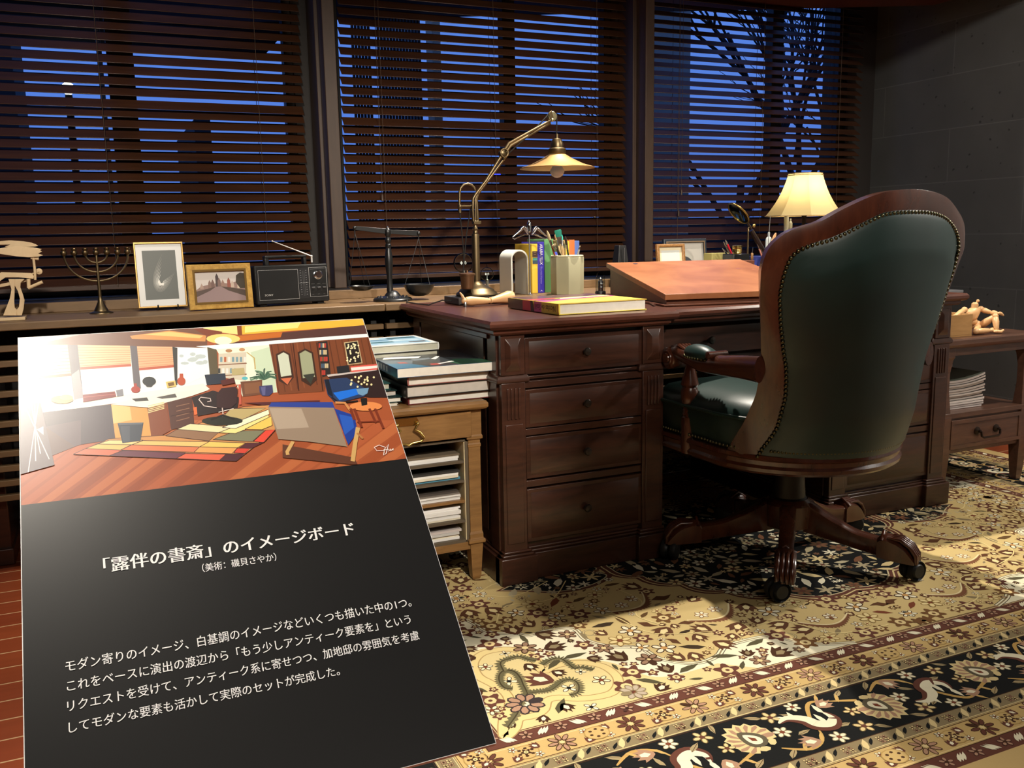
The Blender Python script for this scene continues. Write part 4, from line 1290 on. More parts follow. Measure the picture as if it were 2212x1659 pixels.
# ================================================================== THINGS ON THE DESK
def book(name, label, M, w, d, h, cover, spine_mat=None, edge=M_PAPER, group=None, hard=True, pages_in=0.004, front_spine=False):
    """closed book: local x = width (spine at x=0), y = depth, z = thickness"""
    t = thing(name, label, 'book', (0, 0, 0), 0, group); t.matrix_world = M; MW[t.name] = M.copy()
    c = MB(M); th = 0.0024 if hard else 0.0009
    c.box(0, w, 0, d, 0, th).box(0, w, 0, d, h - th, h)
    c.rings([[(-0.0012 - 0.0018 * sin(pi * k / 6) if hard else 0.0, y, h * k / 6) for k in range(7)] + [(th, y, h), (th, y, 0)] for y in (0, d)])
    c.obj('cover', cover, t, bevel=0.0006, seg=1)
    MB(M).box(th, w - pages_in, pages_in if hard else 0.0006, d - (pages_in if hard else 0.0006), th, h - th).obj('pages', edge, t, smooth=False)
    return t


def rotm(x, y, z, rz=0.0, rx=0.0, ry=0.0):
    return Matrix.Translation((x, y, z)) @ Matrix.Rotation(rz, 4, 'Z') @ Matrix.Rotation(ry, 4, 'Y') @ Matrix.Rotation(rx, 4, 'X')


# large art book lying on the desk
Mb = rotm(1.205, 2.352, 0.781, 0.035)
bk = book('art_book', 'thick art book with yellow, pink and black cover lying on the desk corner', Mb, 0.305, 0.335, 0.033, plain('cover_yellow', (238, 214, 92), 0.35), edge=M_PAPER)
P = Print2D()
P.poly([(0, .335), (.305, .335), (.305, .245), (.16, .225), (0, .215)], (98, 66, 66)); P.poly([(0, .215), (.10, .228), (.10, .195), (0, .17)], (214, 60, 84))
P.poly([(0, .17), (.12, .19), (.20, .20), (.20, .18), (0, .15)], (60, 34, 48)); P.poly([(0, .15), (.20, .18), (.305, .205), (.305, .18), (.12, .14), (0, .085)], (196, 92, 150))
P.poly([(.09, .16), (.305, .215), (.305, .235), (.12, .21)], (226, 196, 190)); P.poly([(0, 0), (.305, 0), (.305, .006), (0, .006)], (206, 90, 60)); P.poly([(.13, .12), (.26, .15), (.26, .158), (.13, .13)], (230, 150, 70))
P.obj('cover_print', lambda x, y: Mb @ Vector((x, y, .033)), M_GLOSSP, bk, 1e-5, 2e-4, Mb.to_3x3() @ Vector((0, 0, 1)))
P = Print2D()
P.rect(.23, 0.001, .335, .032, (74, 60, 58)); P.rect(.175, .001, .23, .032, (206, 62, 88)); P.poly([(.15, .001), (.175, .001), (.178, .032), (.163, .032)], (34, 28, 32)); P.rect(.105, .001, .152, .032, (200, 84, 156)); P.rect(0, .001, .105, .032, (226, 206, 66)); P.rect(0, .001, .004, .032, (206, 90, 60))
P.obj('spine_print', lambda x, y: Mb @ Vector((-.0034, x, y)), M_GLOSSP, bk, 1e-5, 2e-4, Mb.to_3x3() @ Vector((-1, 0, 0)))
_x3 = Mb.to_3x3()
M_INKD = plain('dark_ink', (52, 44, 26), 0.5)
lettering('spine_lettering', 'Nicolas de Sta\u00ebl', M_INKD, bk, Mb @ Vector((-.0040, .018, .025)), _x3 @ Vector((0, 1, 0)), _x3 @ Vector((0, 0, -1)), .13, .017, depth=-0.0002)

# wooden jointed arm of an artist's figure
t = thing('wooden_limb', 'jointed wooden mannequin forearm lying on the desk before the lamp', 'wooden model', (1.16, 2.82, .78))
a0, a1, a2 = at(1004, 656, 2.83), at(1056, 654, 2.83), at(1109, 647, 2.85)
a0.z = .799; a1.z = .796; a2.z = .806
def along(m, p, q, prof, n=18):
    d = (q - p); L = d.length; R = d.normalized().to_track_quat('Z', 'Y').to_matrix()
    m.lathe([(r, u * L) for u, r in prof], p, n, R); return m
along(MB(), a0, a1, [(0, .006), (.04, .013), (.25, .0165), (.7, .012), (.96, .010), (1, .006)]).obj('forearm', M_MANNE, t)
along(MB(), a1, a2, [(0, .006), (.06, .011), (.12, .0095), (.5, .016), (.8, .022), (.95, .019), (1, .010)]).obj('upper_arm', M_MANNE, t)
MB().ball(a1, .0085, 12).obj('elbow_joint', M_MANNE, t)
hb = a0 + Vector((-.002, -.004, 0))
MB().ball(hb, .0115, 14, (1, .8, .9)).tube([hb + Vector((0, 0, .002)), hb + Vector((-.008, 0, .018)), hb + Vector((-.016, 0, .030))], [.006, .005, .002], 8).obj('wrist_peg', M_MANNE, t)
MB().lathe([(.0055, 0), (.0055, .016), (.004, .018)], (hb.x, hb.y - .004, .7805), 12).obj('steel_pin', M_STEEL, t)

# ------------------------------------------------------------------ brass pulley lamp
LY = 2.96
def L3(x, y, dy=0.0):
    p = at(900 + x / 3.7714, 220 + y / 3.7714, LY); return Vector((p.x, LY + dy, p.z))


bx = L3(490, 1560).x
lamp = thing('pulley_lamp', 'tall aged brass desk lamp with pulley arm and wide conical shade', 'lamp', (bx, LY, .78))
MB().box(bx - .095, bx + .10, LY - .07, LY + .075, .781, .806).obj('base_block', plain('grey_stone_block', (62, 58, 56), 0.6, var=.1, scale=20), lamp, bevel=.003)
MB().lathe([(.070, .807), (.074, .811), (.070, .818), (.063, .822), (.060, .828), (.048, .834), (.040, .838), (.028, .845), (.020, .850), (.016, .856)], (bx, LY, 0), 36).obj('base', M_BRASS, lamp)
zt = L3(490, 1072).z
MB().lathe([(.0135, .852), (.0135, zt - .01), (.0125, zt - .002), (.0085, zt), (.0085, zt + .006), (.007, zt + .010), (.0105, zt + .014), (.0085, zt + .018), (.006, zt + .024), (.006, zt + .036)], (bx, LY, 0), 24).obj('pole', M_BRASS, lamp)
jt = MB(); j = L3(488, 985)
jt.box(j.x - .014, j.x + .014, LY - .010, LY + .010, j.z - .006, j.z + .007)
jt.ball(L3(470, 992), .008, 12, (.7, 1.4, 1)).ball(L3(512, 985), .0065, 12)
jt.obj('pivot_block', M_BRASS, lamp, bevel=.002)
ar = MB()
for pl, pr, dy in ((((455, 975), (450, 880), (452, 790), (478, 748), (560, 640), (690, 428)), 1, -.008), (((505, 975), (500, 880), (494, 790), (510, 742), (610, 610), (735, 440)), 1, .008)):
    ar.tube([L3(x, y, dy) for x, y in pl], .0052, 10)
ar.tube([L3(480, 975, .0), L3(480, 880), L3(478, 800), L3(500, 735)], .0035, 8)
ar.obj('lower_arm', M_BRASS, lamp)
ua = MB()
ua.tube([L3(690, 425, -.008), L3(712, 390, -.008), L3(745, 340, -.008), L3(900, 255, -.008), L3(1085, 155, -.006)], .0052, 10)
ua.tube([L3(725, 440, .008), L3(745, 395, .008), L3(775, 355, .008), L3(930, 268, .008), L3(1095, 172, .006)], .0046, 10)
ua.obj('upper_arm', M_BRASS, lamp)
el = MB(); c = L3(700, 420)
el.lathe([(.0085, -.014), (.0115, -.012), (.0115, .012), (.0085, .014)], c, 20, Matrix.Rotation(pi / 2, 3, 'X'))
el.tube([c + Vector((.014 * cos(q), -.016, .014 * sin(q))) for q in [2 * pi * k / 16 for k in range(16)]], .0028, 8, closed=True)
el.obj('elbow_joint', M_BRASS, lamp)
pu = MB(); c = L3(1103, 120)
pu.lathe([(.004, -.007), (.0155, -.0065), (.017, -.005), (.0135, 0), (.017, .005), (.0155, .0065), (.004, .007)], c, 24, Matrix.Rotation(pi / 2, 3, 'X'))
pu.ball(L3(1098, 150, -.008), .0065, 12)
pu.obj('pulley_wheel', plain('pale_brass', (186, 176, 138), .35, .9), lamp)
MB().hexa([tuple(L3(x, y, dy)) for dy in (-.010, -.006) for x, y in ((1066, 95), (1090, 72), (1112, 150), (1088, 165))]).obj('pulley_bracket', M_BRASS, lamp, bevel=.001)
CORD = plain('black_cord', (20, 16, 14), .8)
MB().tube([L3(440, 890, .006), L3(470, 760, .006), L3(520, 700, .006), L3(720, 450, .006), L3(930, 260, .006), L3(1060, 120, 0), L3(1085, 82, 0), L3(1115, 78, 0), L3(1140, 110, 0), L3(1142, 150, 0), L3(1140, 262, 0)], .0024, 8).tube([L3(352, 905), L3(370, 1080), L3(384, 1240), L3(380, 1395)], .0022, 8).tube([L3(440, 890, .006), L3(405, 1090), L3(385, 1300), L3(378, 1395)], .0022, 8).obj('cord', CORD, lamp)
lo = MB(); lo.tube([L3(475, 722), L3(468, 700), L3(448, 678), L3(418, 668), L3(385, 675), L3(360, 700), L3(350, 735), L3(348, 840)], .0045, 10)
lo.ball(L3(352, 852), .0085, 12).lathe([(.006, 0), (.006, .014)], L3(352, 905), 12)
lo.tube([L3(360, 850), L3(445, 850)], .0045, 10)
lo.obj('cord_guide', M_BRASS, lamp)
wt = L3(366, 1450); wz0, wz1 = L3(366, 1520).z, L3(366, 1392).z
MB().lathe([(.019, wz0), (.0215, wz0 + .002), (.0245, wz1 - .008), (.0275, wz1 - .007), (.0275, wz1 - .001), (.024, wz1), (.004, wz1 + .002), (.003, wz1 + .010)], (wt.x, LY - .055, 0), 26).obj('counterweight', plain('brown_brass', (112, 82, 58), .4, .7), lamp)
sc = L3(1145, 540); zr, zk = sc.z, L3(1145, 428).z
sh = MB(); r1, r0 = L3(1413, 540).x - sc.x, .030
pr = [(r0, zk), (r0 + (r1 - r0) * .25, zk - (zk - zr) * .33), (r0 + (r1 - r0) * .62, zk - (zk - zr) * .72), (r1 * .93, zr + .004), (r1, zr + .001), (r1, zr - .0015), (r1 * .93, zr + .001), (r0 + (r1 - r0) * .62, zk - (zk - zr) * .72 - .002), (r0 + (r1 - r0) * .25, zk - (zk - zr) * .33 - .002), (r0 - .002, zk - .002)]
sh.lathe(pr, (sc.x, LY, 0), 48, cap=False)
sh.obj('lamp_shade', plain('warm_brass', (196, 156, 100), .42, .85, var=.05, scale=10), lamp)
so_ = MB(); z = [L3(1145, q).z for q in (425, 380, 372, 340, 305, 298, 262)]
so_.lathe([(.030, z[0]), (.0315, z[0] + .002), (.0315, z[1] - .002), (.028, z[1]), (.022, z[2]), (.0225, z[3]), (.016, z[4]), (.008, z[5]), (.0055, z[5] + .002), (.0055, z[6]), (.002, z[6] + .001)], (sc.x, LY, 0), 28)
so_.obj('socket', M_BRASS, lamp)
MB().lathe([(.012, zr + .016), (.017, zr + .006), (.025, zr - .006), (.0255, zr - .014), (.020, zr - .026), (.010, zr - .032), (.0005, zr - .034)], (sc.x, LY, 0), 24).obj('bulb', plain('frosted_bulb', (214, 206, 190), .35, emit=((255, 240, 210), .06)), lamp)
fx_ = MB().tube([(bx - .095, LY, .792), (bx - .13, LY - .005, .796), (bx - .165, LY - .01, .788), (bx - .185, LY - .02, .7835), (bx - .20, LY + .05, .7835), (bx - .205, LY + .16, .7835), (bx - .16, LY + .30, .7835)], .0022, 8)
fx_.obj('power_cord', CORD, lamp)

# ------------------------------------------------------------------ sloping drawing board
yaw = radians(-10.4)
Ms = rotm(1.617, 2.428, .781, yaw)
W_, D_ = .545, .545
slope = thing('drawing_slope', 'sloping wooden drawing desk with paint-stained orange top', 'drawing board', (0, 0, 0)); slope.matrix_world = Ms; MW[slope.name] = Ms.copy()
M_SLOPE = wood('stained_slope', (140, 84, 52), (176, 116, 76), .38, (1, 1.2, 1), .15, 5)
M_SLOPED = wood('slope_side', (92, 50, 32), (114, 64, 42), .42, (5, 1, 5), .15, 5)
zf, zb_ = .018, .105
MB(Ms).prism([(.012, .012, 0), (.012, D_ - .01, 0), (.012, D_ - .01, zb_), (.012, .012, zf)], [(W_ - .012, .012, 0), (W_ - .012, D_ - .01, 0), (W_ - .012, D_ - .01, zb_), (W_ - .012, .012, zf)]).box(-.004, W_ + .004, -.004, D_, 0, .007).obj('case', M_SLOPED, slope, bevel=.002)
MB(Ms).hexa([(0, -.004, zf + .002), (W_, -.004, zf + .002), (W_, D_, zb_ + .002), (0, D_, zb_ + .002), (0, -.007, zf + .021), (W_, -.007, zf + .021), (W_, D_ - .003, zb_ + .019), (0, D_ - .003, zb_ + .019)]).obj('sloping_lid', M_SLOPE, slope, bevel=.0015)
P = Print2D(); rnd = random.Random(5)
for k in range(9):
    cx, cy, r = rnd.uniform(.05, .5), rnd.uniform(.05, .5), rnd.uniform(.004, .012)
    P.poly([(cx + r * rnd.uniform(.5, 1.2) * cos(q), cy + r * rnd.uniform(.3, .8) * sin(q)) for q in [2 * pi * i / 9 for i in range(9)]], rnd.choice(((150, 92, 84), (176, 128, 92), (170, 108, 84), (150, 104, 60))), k % 4)
P.disc(.10, .505, .010, .008, (70, 54, 66), 9)
_h = ((zb_ + .019) - (zf + .021)) / (D_ + .004)
P.obj('paint_marks', lambda x, y: Ms @ Vector((x, y, zf + .0215 + _h * (y + .007))), M_PRINT, slope, 1e-5, 2e-4, Ms.to_3x3() @ Vector((0, -_h, 1)))
# thin stick lying beside the slope
tag(rebase(MB().tube([(1.675, 2.62, .785), (1.598, 2.455, .785)], .004, 8).obj('wooden_stick', M_MAHOGX), (1.63, 2.53, .781)), 'thin brown stick lying along the left side of the drawing slope', 'stick')

# ------------------------------------------------------------------ behind the slope
c = at(1297, 637, 3.03)
t = thing('bell_jar', 'small glass bell jar over a metal cylinder beside the drawing slope', 'bell jar', (c.x, 3.03, .78))
MB().lathe([(.018, .7805), (.0205, .783), (.0205, .793), (.0185, .796)], (c.x, 3.03, 0), 24).obj('base', M_BLACK, t)
MB().lathe([(.0175, .796), (.0175, .835), (.0165, .848), (.013, .861), (.007, .869), (.0005, .872)], (c.x, 3.03, 0), 28, cap=False).obj('glass_dome', M_GLASS, t)
MB().lathe([(.011, .796), (.011, .808), (.0115, .809), (.0115, .811), (.011, .812), (.011, .822), (.0115, .823), (.011, .824), (.011, .834), (.006, .836), (.007, .842), (.004, .846), (.0005, .850)], (c.x + .001, 3.03, 0), 22).obj('metal_cylinder', M_STEEL, t)

c = at(1340, 560, 3.42)
t = thing('metronome', 'small black metronome on the sill behind the drawing slope', 'metronome', (c.x, 3.42, .78))
zt = at(1340, 530, 3.42).z
MB().hexa([(c.x - .038, 3.385, .7805), (c.x + .038, 3.385, .7805), (c.x + .038, 3.455, .7805), (c.x - .038, 3.455, .7805), (c.x - .018, 3.40, zt), (c.x + .018, 3.40, zt), (c.x + .018, 3.44, zt), (c.x - .018, 3.44, zt)]).obj('case', M_BLACK, t, bevel=.003)
MB().box(c.x - .0022, c.x + .0022, 3.386, 3.390, .80, zt - .01).obj('pendulum', M_STEEL, t)


def picture(name, label, px0, px1, py0, py1, Y, zb, lean, yaw_, border, depth, frame_m, mat_c, art, mat_w=0.0, group=None, lip=None, z_top=None):
    """framed picture standing on zb; px give its left / right and top pixel at distance Y"""
    a, b = at(px0, py1, Y), at(px1, py1, Y); w = (b.x - a.x) / cos(yaw_); h = (z_top if z_top else at((px0 + px1) / 2, py0, Y + .02).z) - zb
    h = h / cos(lean)
    Mx = rotm((a.x + b.x) / 2, Y, zb, yaw_, -lean)
    t = thing(name, label, 'picture frame', (0, 0, 0), 0, group); t.matrix_world = Mx; MW[t.name] = Mx.copy()
    f = MB(Mx); B = border; ya, yb2 = -depth / 2, depth / 2
    for q in ([(-w / 2, 0), (w / 2, 0), (w / 2 - B, B), (-w / 2 + B, B)], [(w / 2, 0), (w / 2, h), (w / 2 - B, h - B), (w / 2 - B, B)], [(w / 2, h), (-w / 2, h), (-w / 2 + B, h - B), (w / 2 - B, h - B)], [(-w / 2, h), (-w / 2, 0), (-w / 2 + B, B), (-w / 2 + B, h - B)]):
        f.prism([(x, yb2, z) for x, z in q], [(x, ya, z) for x, z in q])
    f.obj('frame', frame_m, t, bevel=min(.003, B * .25), smooth=False)
    if lip:
        g = MB(Mx); c = B * .78
        for q in ([(-w / 2 + c, c), (w / 2 - c, c), (w / 2 - B - .002, B + .002), (-w / 2 + B + .002, B + .002)], [(w / 2 - c, c), (w / 2 - c, h - c), (w / 2 - B - .002, h - B - .002), (w / 2 - B - .002, B + .002)], [(w / 2 - c, h - c), (-w / 2 + c, h - c), (-w / 2 + B + .002, h - B - .002), (w / 2 - B - .002, h - B - .002)], [(-w / 2 + c, h - c), (-w / 2 + c, c), (-w / 2 + B + .002, B + .002), (-w / 2 + B + .002, h - B - .002)]):
            g.prism([(x, ya, z) for x, z in q], [(x, ya - .002, z) for x, z in q])
        g.obj('inner_lip', lip, t, smooth=False)
    MB(Mx).box(-w / 2 + B * .8, w / 2 - B * .8, 0, yb2 - .001, B * .8, h - B * .8).obj('backing', plain('mount_%d' % mat_c[0], mat_c, .7), t, smooth=False)
    P = Print2D(); P.rect(-w / 2 + B * .8, B * .8, w / 2 - B * .8, h - B * .8, mat_c)
    art(P, w, h, B)
    P.obj('picture', lambda x, y: Mx @ Vector((x, 0, y)), M_PRINT, t, 2e-5, 2e-4, Mx.to_3x3() @ Vector((0, -1, 0)))
    # strut behind
    MB(Mx).prism([(-.012, yb2, h * .6), (.012, yb2, h * .6), (.014, yb2 + .01, .0), (-.014, yb2 + .01, .0)], [(-.012, yb2 + .003, h * .6), (.012, yb2 + .003, h * .6), (.014, yb2 + .05 - .0, .004), (-.014, yb2 + .05, .004)]).obj('strut', M_BLACK, t)
    return t


def art_hill(P, w, h, B):
    P.rect(-w / 2 + B + .012, B + .01, w / 2 - B - .012, h - B - .014, (206, 210, 204))
    P.poly([(-w / 2 + B + .014, B + .01), (-w * .20, h * .52), (-w * .05, h * .30), (w * .06, B + .03), (w * .02, B + .01)], (64, 66, 64))
    P.poly([(w * .02, B + .01), (w * .1, h * .26), (w * .28, h * .38), (w * .28, B + .01)], (190, 194, 188))


def art_disc(P, w, h, B):
    P.rect(-w / 2 + B, B, w / 2 - B, h - B, (176, 172, 164)); P.disc(-.01, h * .34, w * .25, w * .25, (62, 62, 66), 40); P.disc(.0, h * .30, w * .19, w * .16, (82, 82, 84), 30)


picture('picture_frame', 'large dark blue framed picture of a grey disc, right sill', 1437, 1528, 516, 640, 3.40, .782, .12, .0, .014, .018, plain('navy_frame', (22, 34, 46), .4), (176, 172, 164), art_disc, lip=plain('thin_brass_lip', (128, 106, 82), .5, .5))
picture('picture_frame', 'small ornate gold frame with a hill picture before the dark blue frame', 1422, 1482, 527, 640, 3.28, .782, .12, .0, .013, .016, wood('ornate_gilt', (112, 74, 36), (168, 122, 66), .4, (12, 12, 12), .1, 12), (216, 204, 172), art_hill)

# standing things on the sill behind the slope
def column_box(name, label, cat, px0, px1, py, Y, dep, mat, zb=.781, bevel=.002):
    a, b = at(px0, py, Y), at(px1, py, Y)
    o = MB().box(a.x, b.x, Y, Y + dep, zb, a.z).obj(name, mat, bevel=bevel)
    rebase(o, ((a.x + b.x) / 2, Y, zb)); return tag(o, label, cat)


column_box('card_box', 'olive yellow box standing on the sill right of the dark blue frame', 'box', 1538, 1578, 547, 3.26, .06, plain('olive_card', (150, 140, 82), .6))
column_box('blue_box', 'bright blue box glimpsed behind the drawing slope, left of the chair', 'box', 1625, 1660, 554, 3.22, .08, plain('blue_card', (52, 66, 150), .5))
bb = column_box('ink_box', 'black lacquer box under the brass inkwell behind the slope', 'box', 1585, 1620, 549, 3.07, .075, plain('black_lacquer', (14, 13, 13), .25))
bt = at(1602, 549, 3.07).z; bxm = at(1602, 549, 3.07).x
t = thing('inkwell', 'round ridged brass inkwell on the black lacquer box', 'inkwell', (bxm + .002, 3.105, bt))
zh = at(1606, 529, 3.105).z
hh = zh - bt
MB().lathe([(.019, bt + .0005), (.0195, bt + hh * .2), (.0185, bt + hh * .26), (.0195, bt + hh * .32), (.0185, bt + hh * .40), (.0195, bt + hh * .46), (.0185, bt + hh * .54), (.0195, bt + hh * .60), (.019, bt + hh * .8), (.017, bt + hh * .84)], (bxm + .004, 3.105, 0), 26).obj('body', M_BRASSL, t)
MB().lathe([(.0195, bt + hh * .84), (.0195, bt + hh * .95), (.015, bt + hh * 1.0), (.0005, bt + hh * 1.01)], (bxm + .004, 3.105, 0), 26).obj('lid', M_BRASSL, t)
# little ledge and an awl on it
p0, p1 = at(1594, 563, 3.0), at(1625, 563, 3.0)
o = MB().box(p0.x, p1.x, 2.985, 3.03, .781, p0.z).obj('wooden_block', M_SLOPED, bevel=.002); rebase(o, ((p0.x + p1.x) / 2, 3.0, .781)); tag(o, 'reddish wooden block at the back edge of the drawing slope', 'block')
c = at(1624.5, 560, 3.01)
t = thing('awl', 'small awl with a yellow wooden handle standing on the reddish block', 'tool', (c.x, 3.01, p0.z))
MB().lathe([(.004, p0.z + .0005), (.0055, p0.z + .006), (.0055, at(1624, 548, 3.01).z), (.003, at(1624, 546, 3.01).z)], (c.x, 3.01, 0), 14).obj('handle', M_OAK, t)
MB().tube([(c.x, 3.01, at(1624, 547, 3.01).z), (c.x + .003, 3.01, at(1626, 534, 3.01).z)], .0012, 6).obj('spike', M_STEEL, t)


def pen(name, label, cat, pa, pb, Y, r, body, tip, group=None, zmin=.785, Yb=None):
    """pen leaning: visible end pa (top), towards pb (down); reaches the sill"""
    top, lowp = at(*pa, Y), at(*pb, Yb or Y)
    d = (lowp - top).normalized(); k = (top.z - zmin) / -d.z; end = top + d * k
    t = thing(name, label, cat, tuple(end), 0, group)
    MB().tube([end, top + d * .022], r, 10).obj('barrel', body, t)
    MB().tube([top + d * .022, top + d * .012, top], [r * .9, r * .75, r * .3], 10).obj('tip', tip, t)
    return t


M_RED = plain('red_plastic', (196, 26, 50), .3); M_DKG = plain('dark_green_plastic', (20, 36, 32), .35)
pen('pen', 'red ballpoint pen leaning behind the slope, left of the inkwell', 'pen', (1567, 518), (1584, 556), 3.20, .0042, M_RED, M_CHROME)
pen('pen', 'dark green pen leaning leftmost beside the red pen', 'pen', (1560, 536), (1576, 556), 3.17, .0035, M_DKG, M_CHROME)
pen('pen', 'slim steel pen leaning just behind the red pen', 'pen', (1563, 522), (1580, 556), 3.23, .003, M_STEEL, M_CHROME)
# magnifier on a stand
GY = 3.20
def G3(x, y, dy=0.0):
    p = at(1500 + x / 10.05, 420 + y / 10.05, GY); return Vector((p.x, GY + dy, p.z))


mg = thing('magnifier', 'round magnifying glass with dark wooden handle on a brass stand', 'magnifier', (G3(1165, 1080).x, GY, .78))
p0, p1 = G3(755, 215), G3(1160, 610); cc = (p0 + p1) / 2; mj = (p1 - p0).normalized(); R = (p1 - p0).length / 2
view = (cc - EYE).normalized(); sd = view.cross(mj).normalized(); mn = (sd * .36 + view * .93).normalized(); nrm = mj.cross(mn).normalized()
ring = [cc + (mj * cos(q) + mn * sin(q)) * R for q in [2 * pi * k / 40 for k in range(40)]]
MB().tube(ring, .0035, 10, closed=True).obj('ring', M_BRASSL, mg)
Rm = Matrix((mj, mn, nrm)).transposed()
MB().lathe([(.001, -.005), (R * .6, -.0035), (R * .96, -.001), (R * .96, .001), (R * .6, .0035), (.001, .005)], cc, 40, Rm).obj('lens', glass('lens_glass', (214, 232, 226), .25), mg)
MB().tube([G3(1145, 600), G3(1200, 700), G3(1225, 760)], [.004, .006, .007], 12).tube([G3(1235, 780), G3(1330, 950), G3(1430, 1120), G3(1540, 1290)], [.009, .0115, .012, .010], 14).obj('handle', plain('dark_rosewood', (30, 16, 12), .3), mg)
MB().ball(G3(1255, 680, -.012), .0085, 14, (1, .6, 1)).obj('thumb_screw', M_BRASSL, mg)
z0 = G3(1165, 820).z
MB().lathe([(.026, .7805), (.026, .786), (.012, .790), (.0038, .796), (.0038, z0), (.0055, z0 + .002), (.0055, z0 + .008), (.003, z0 + .016)], (G3(1165, 900).x, GY, 0), 20).tube([Vector((G3(1165, 900).x, GY, z0 + .01)), G3(1160, 740), G3(1200, 700)], .0038, 10).obj('stand', M_BRASS, mg)

# tubes, spatula and brushes just left of the chair back
def bottle(name, label, cat, px, py_top, Y, r, neck, mat, neck_h=.02, group=None):
    c = at(px, py_top, Y); zt = c.z; zb = .781
    o = MB().lathe([(r * .9, zb), (r, zb + .004), (r, zt - neck_h - r * .9), (r * .75, zt - neck_h - r * .3), (neck, zt - neck_h), (neck, zt - .002), (neck * .7, zt)], (c.x, Y, 0), 22).obj(name, mat)
    rebase(o, (c.x, Y, zb)); return tag(o, label, cat, group)


M_WHT = plain('white_plastic', (196, 202, 200), .45); M_WHT2 = plain('grey_white_card', (186, 190, 188), .6)
bottle('squeeze_bottle', 'white squeeze bottle left of the spatula, beside the chair back', 'bottle', 1661, 501, 3.19, .0135, .0045, M_WHT)
bottle('squeeze_bottle', 'small white bottle under the right part of the cream lampshade', 'bottle', 1708, 472, 3.30, .0085, .0035, M_WHT, .012)
bottle('white_tube', 'tall pale tube standing under the left edge of the lampshade', 'tube', 1699, 464, 3.27, .0105, .0100, M_WHT2, .004)
a, b = at(1676, 503, 3.16), at(1650, 575, 3.16)
sp_ = MB(); d = (b - a); sdx = Vector((1, 0, 0))
sp_.prism([tuple(a + d * u + sdx * w + Vector((0, 0, 0))) for u, w in ((.0, -.003), (.0, .004), (.08, .008), (.3, .008), (1, .004), (1, -.004), (.3, -.008), (.08, -.007))], [tuple(a + d * u + sdx * w + Vector((0, .003, 0))) for u, w in ((.0, -.003), (.0, .004), (.08, .008), (.3, .008), (1, .004), (1, -.004), (.3, -.008), (.08, -.007))])
o = sp_.obj('spatula', M_MANNE, bevel=.001); rebase(o, tuple(b)); tag(o, 'flat pale wooden spatula leaning beside the white squeeze bottle', 'spatula')
t = thing('needle_tool', 'long thin grey rod leaning in front of the white squeeze bottle', 'tool', tuple(at(1657, 560, 3.15)))
MB().tube([at(1664, 466, 3.15), at(1660, 520, 3.15), at(1656, 575, 3.15)], [.0012, .0018, .0018], 8).obj('shaft', plain('grey_rod', (112, 112, 110), .4, .3), t)
for lab, pa, pb, m in (('pink handled pencil leaning left of the magnifier handle foot', (1636, 528), (1652, 570), plain('pink_wood', (196, 132, 116), .5)), ('brown pencil leaning just right of the pink pencil', (1643, 538), (1655, 570), plain('tan_wood', (186, 130, 84), .5))):
    pen('pencil', lab, 'pencil', pa, pb, 3.14, .0035, m, plain('pencil_tip', (70, 50, 40), .6), zmin=.80)

# ------------------------------------------------------------------ table lamp with bell shade
TY = 3.24
cx = at(1735, 465, TY).x; zb_, zt_ = at(1735, 466, TY).z, at(1735, 375, TY).z
rb, rt = (at(1800, 463, TY).x - at(1672, 463, TY).x) / 2, (at(1764, 373, TY).x - at(1708, 373, TY).x) / 2
cx = (at(1800, 463, TY).x + at(1672, 463, TY).x) / 2
tl = thing('table_lamp', 'small table lamp with cream eight-sided bell shade beside the chair', 'lamp', (cx, TY, .78))
rows = []
for u in [k / 14 for k in range(15)]:
    r = rt + (rb - rt) * (u * .55 + .45 * u ** 2.4)
    rows.append([(cx + r * cos(2 * pi * (k + .3) / 8), TY + r * sin(2 * pi * (k + .3) / 8), zt_ + (zb_ - zt_) * u) for k in range(8)])
sm, nt, b = _base('cream_silk')
b.inputs['Base Color'].default_value = (*lin((236, 216, 160)), 1); b.inputs['Roughness'].default_value = .7
tr = nt.nodes.new('ShaderNodeBsdfTranslucent'); tr.inputs[0].default_value = (*lin((244, 220, 158)), 1)
mx = nt.nodes.new('ShaderNodeMixShader'); mx.inputs[0].default_value = .45
nt.links.new(b.outputs[0], mx.inputs[1]); nt.links.new(tr.outputs[0], mx.inputs[2]); nt.links.new(mx.outputs[0], nt.nodes['Material Output'].inputs[0])
MB().rings(rows, True, False).obj('lamp_shade', sm, tl, angle=25)
for rr, zz in ((rt * 1.01, zt_), (rt * 1.05, zt_ - .007), (rb * 1.005, zb_)):
    MB().tube([(cx + rr * cos(2 * pi * (k + .3) / 8), TY + rr * sin(2 * pi * (k + .3) / 8), zz) for k in range(8)], .0022, 6, closed=True).obj('shade_trim', plain('shade_trim', (206, 178, 128), .7), tl)
MB().lathe([(.055, .7805), (.055, .79), (.02, .80), (.012, .82), (.018, .86), (.022, .92), (.010, 1.0), (.008, zb_ - .01), (.012, zb_), (.012, zb_ + .02), (.003, zb_ + .022)], (cx, TY, 0), 24).obj('base', plain('dark_bronze', (34, 26, 20), .35, .6), tl)
MB().ball((cx, TY, zb_ + .055), .026, 16, (1, 1, 1.2)).obj('bulb', plain('added_bulb_glow', (255, 236, 190), .4, emit=((255, 232, 180), 1.0)), tl)  # bulb glow added to brighten the shade from within
_l = bpy.data.lights.new('shade_fill_light', 'POINT'); _l.energy = 1.7; _l.color = (1.0, .90, .68); _l.shadow_soft_size = .03  # light added inside the shade to lift its cream tone
_lo = bpy.data.objects.new('shade_fill_light', _l); COL.objects.link(_lo); _lo.location = (cx, TY, zb_ + .11); 

# ================================================================== THINGS ON THE SILL
# unpainted plywood winged model at the far left
def C7(x, y): return (x / 8.294, 500 + y / 8.294)


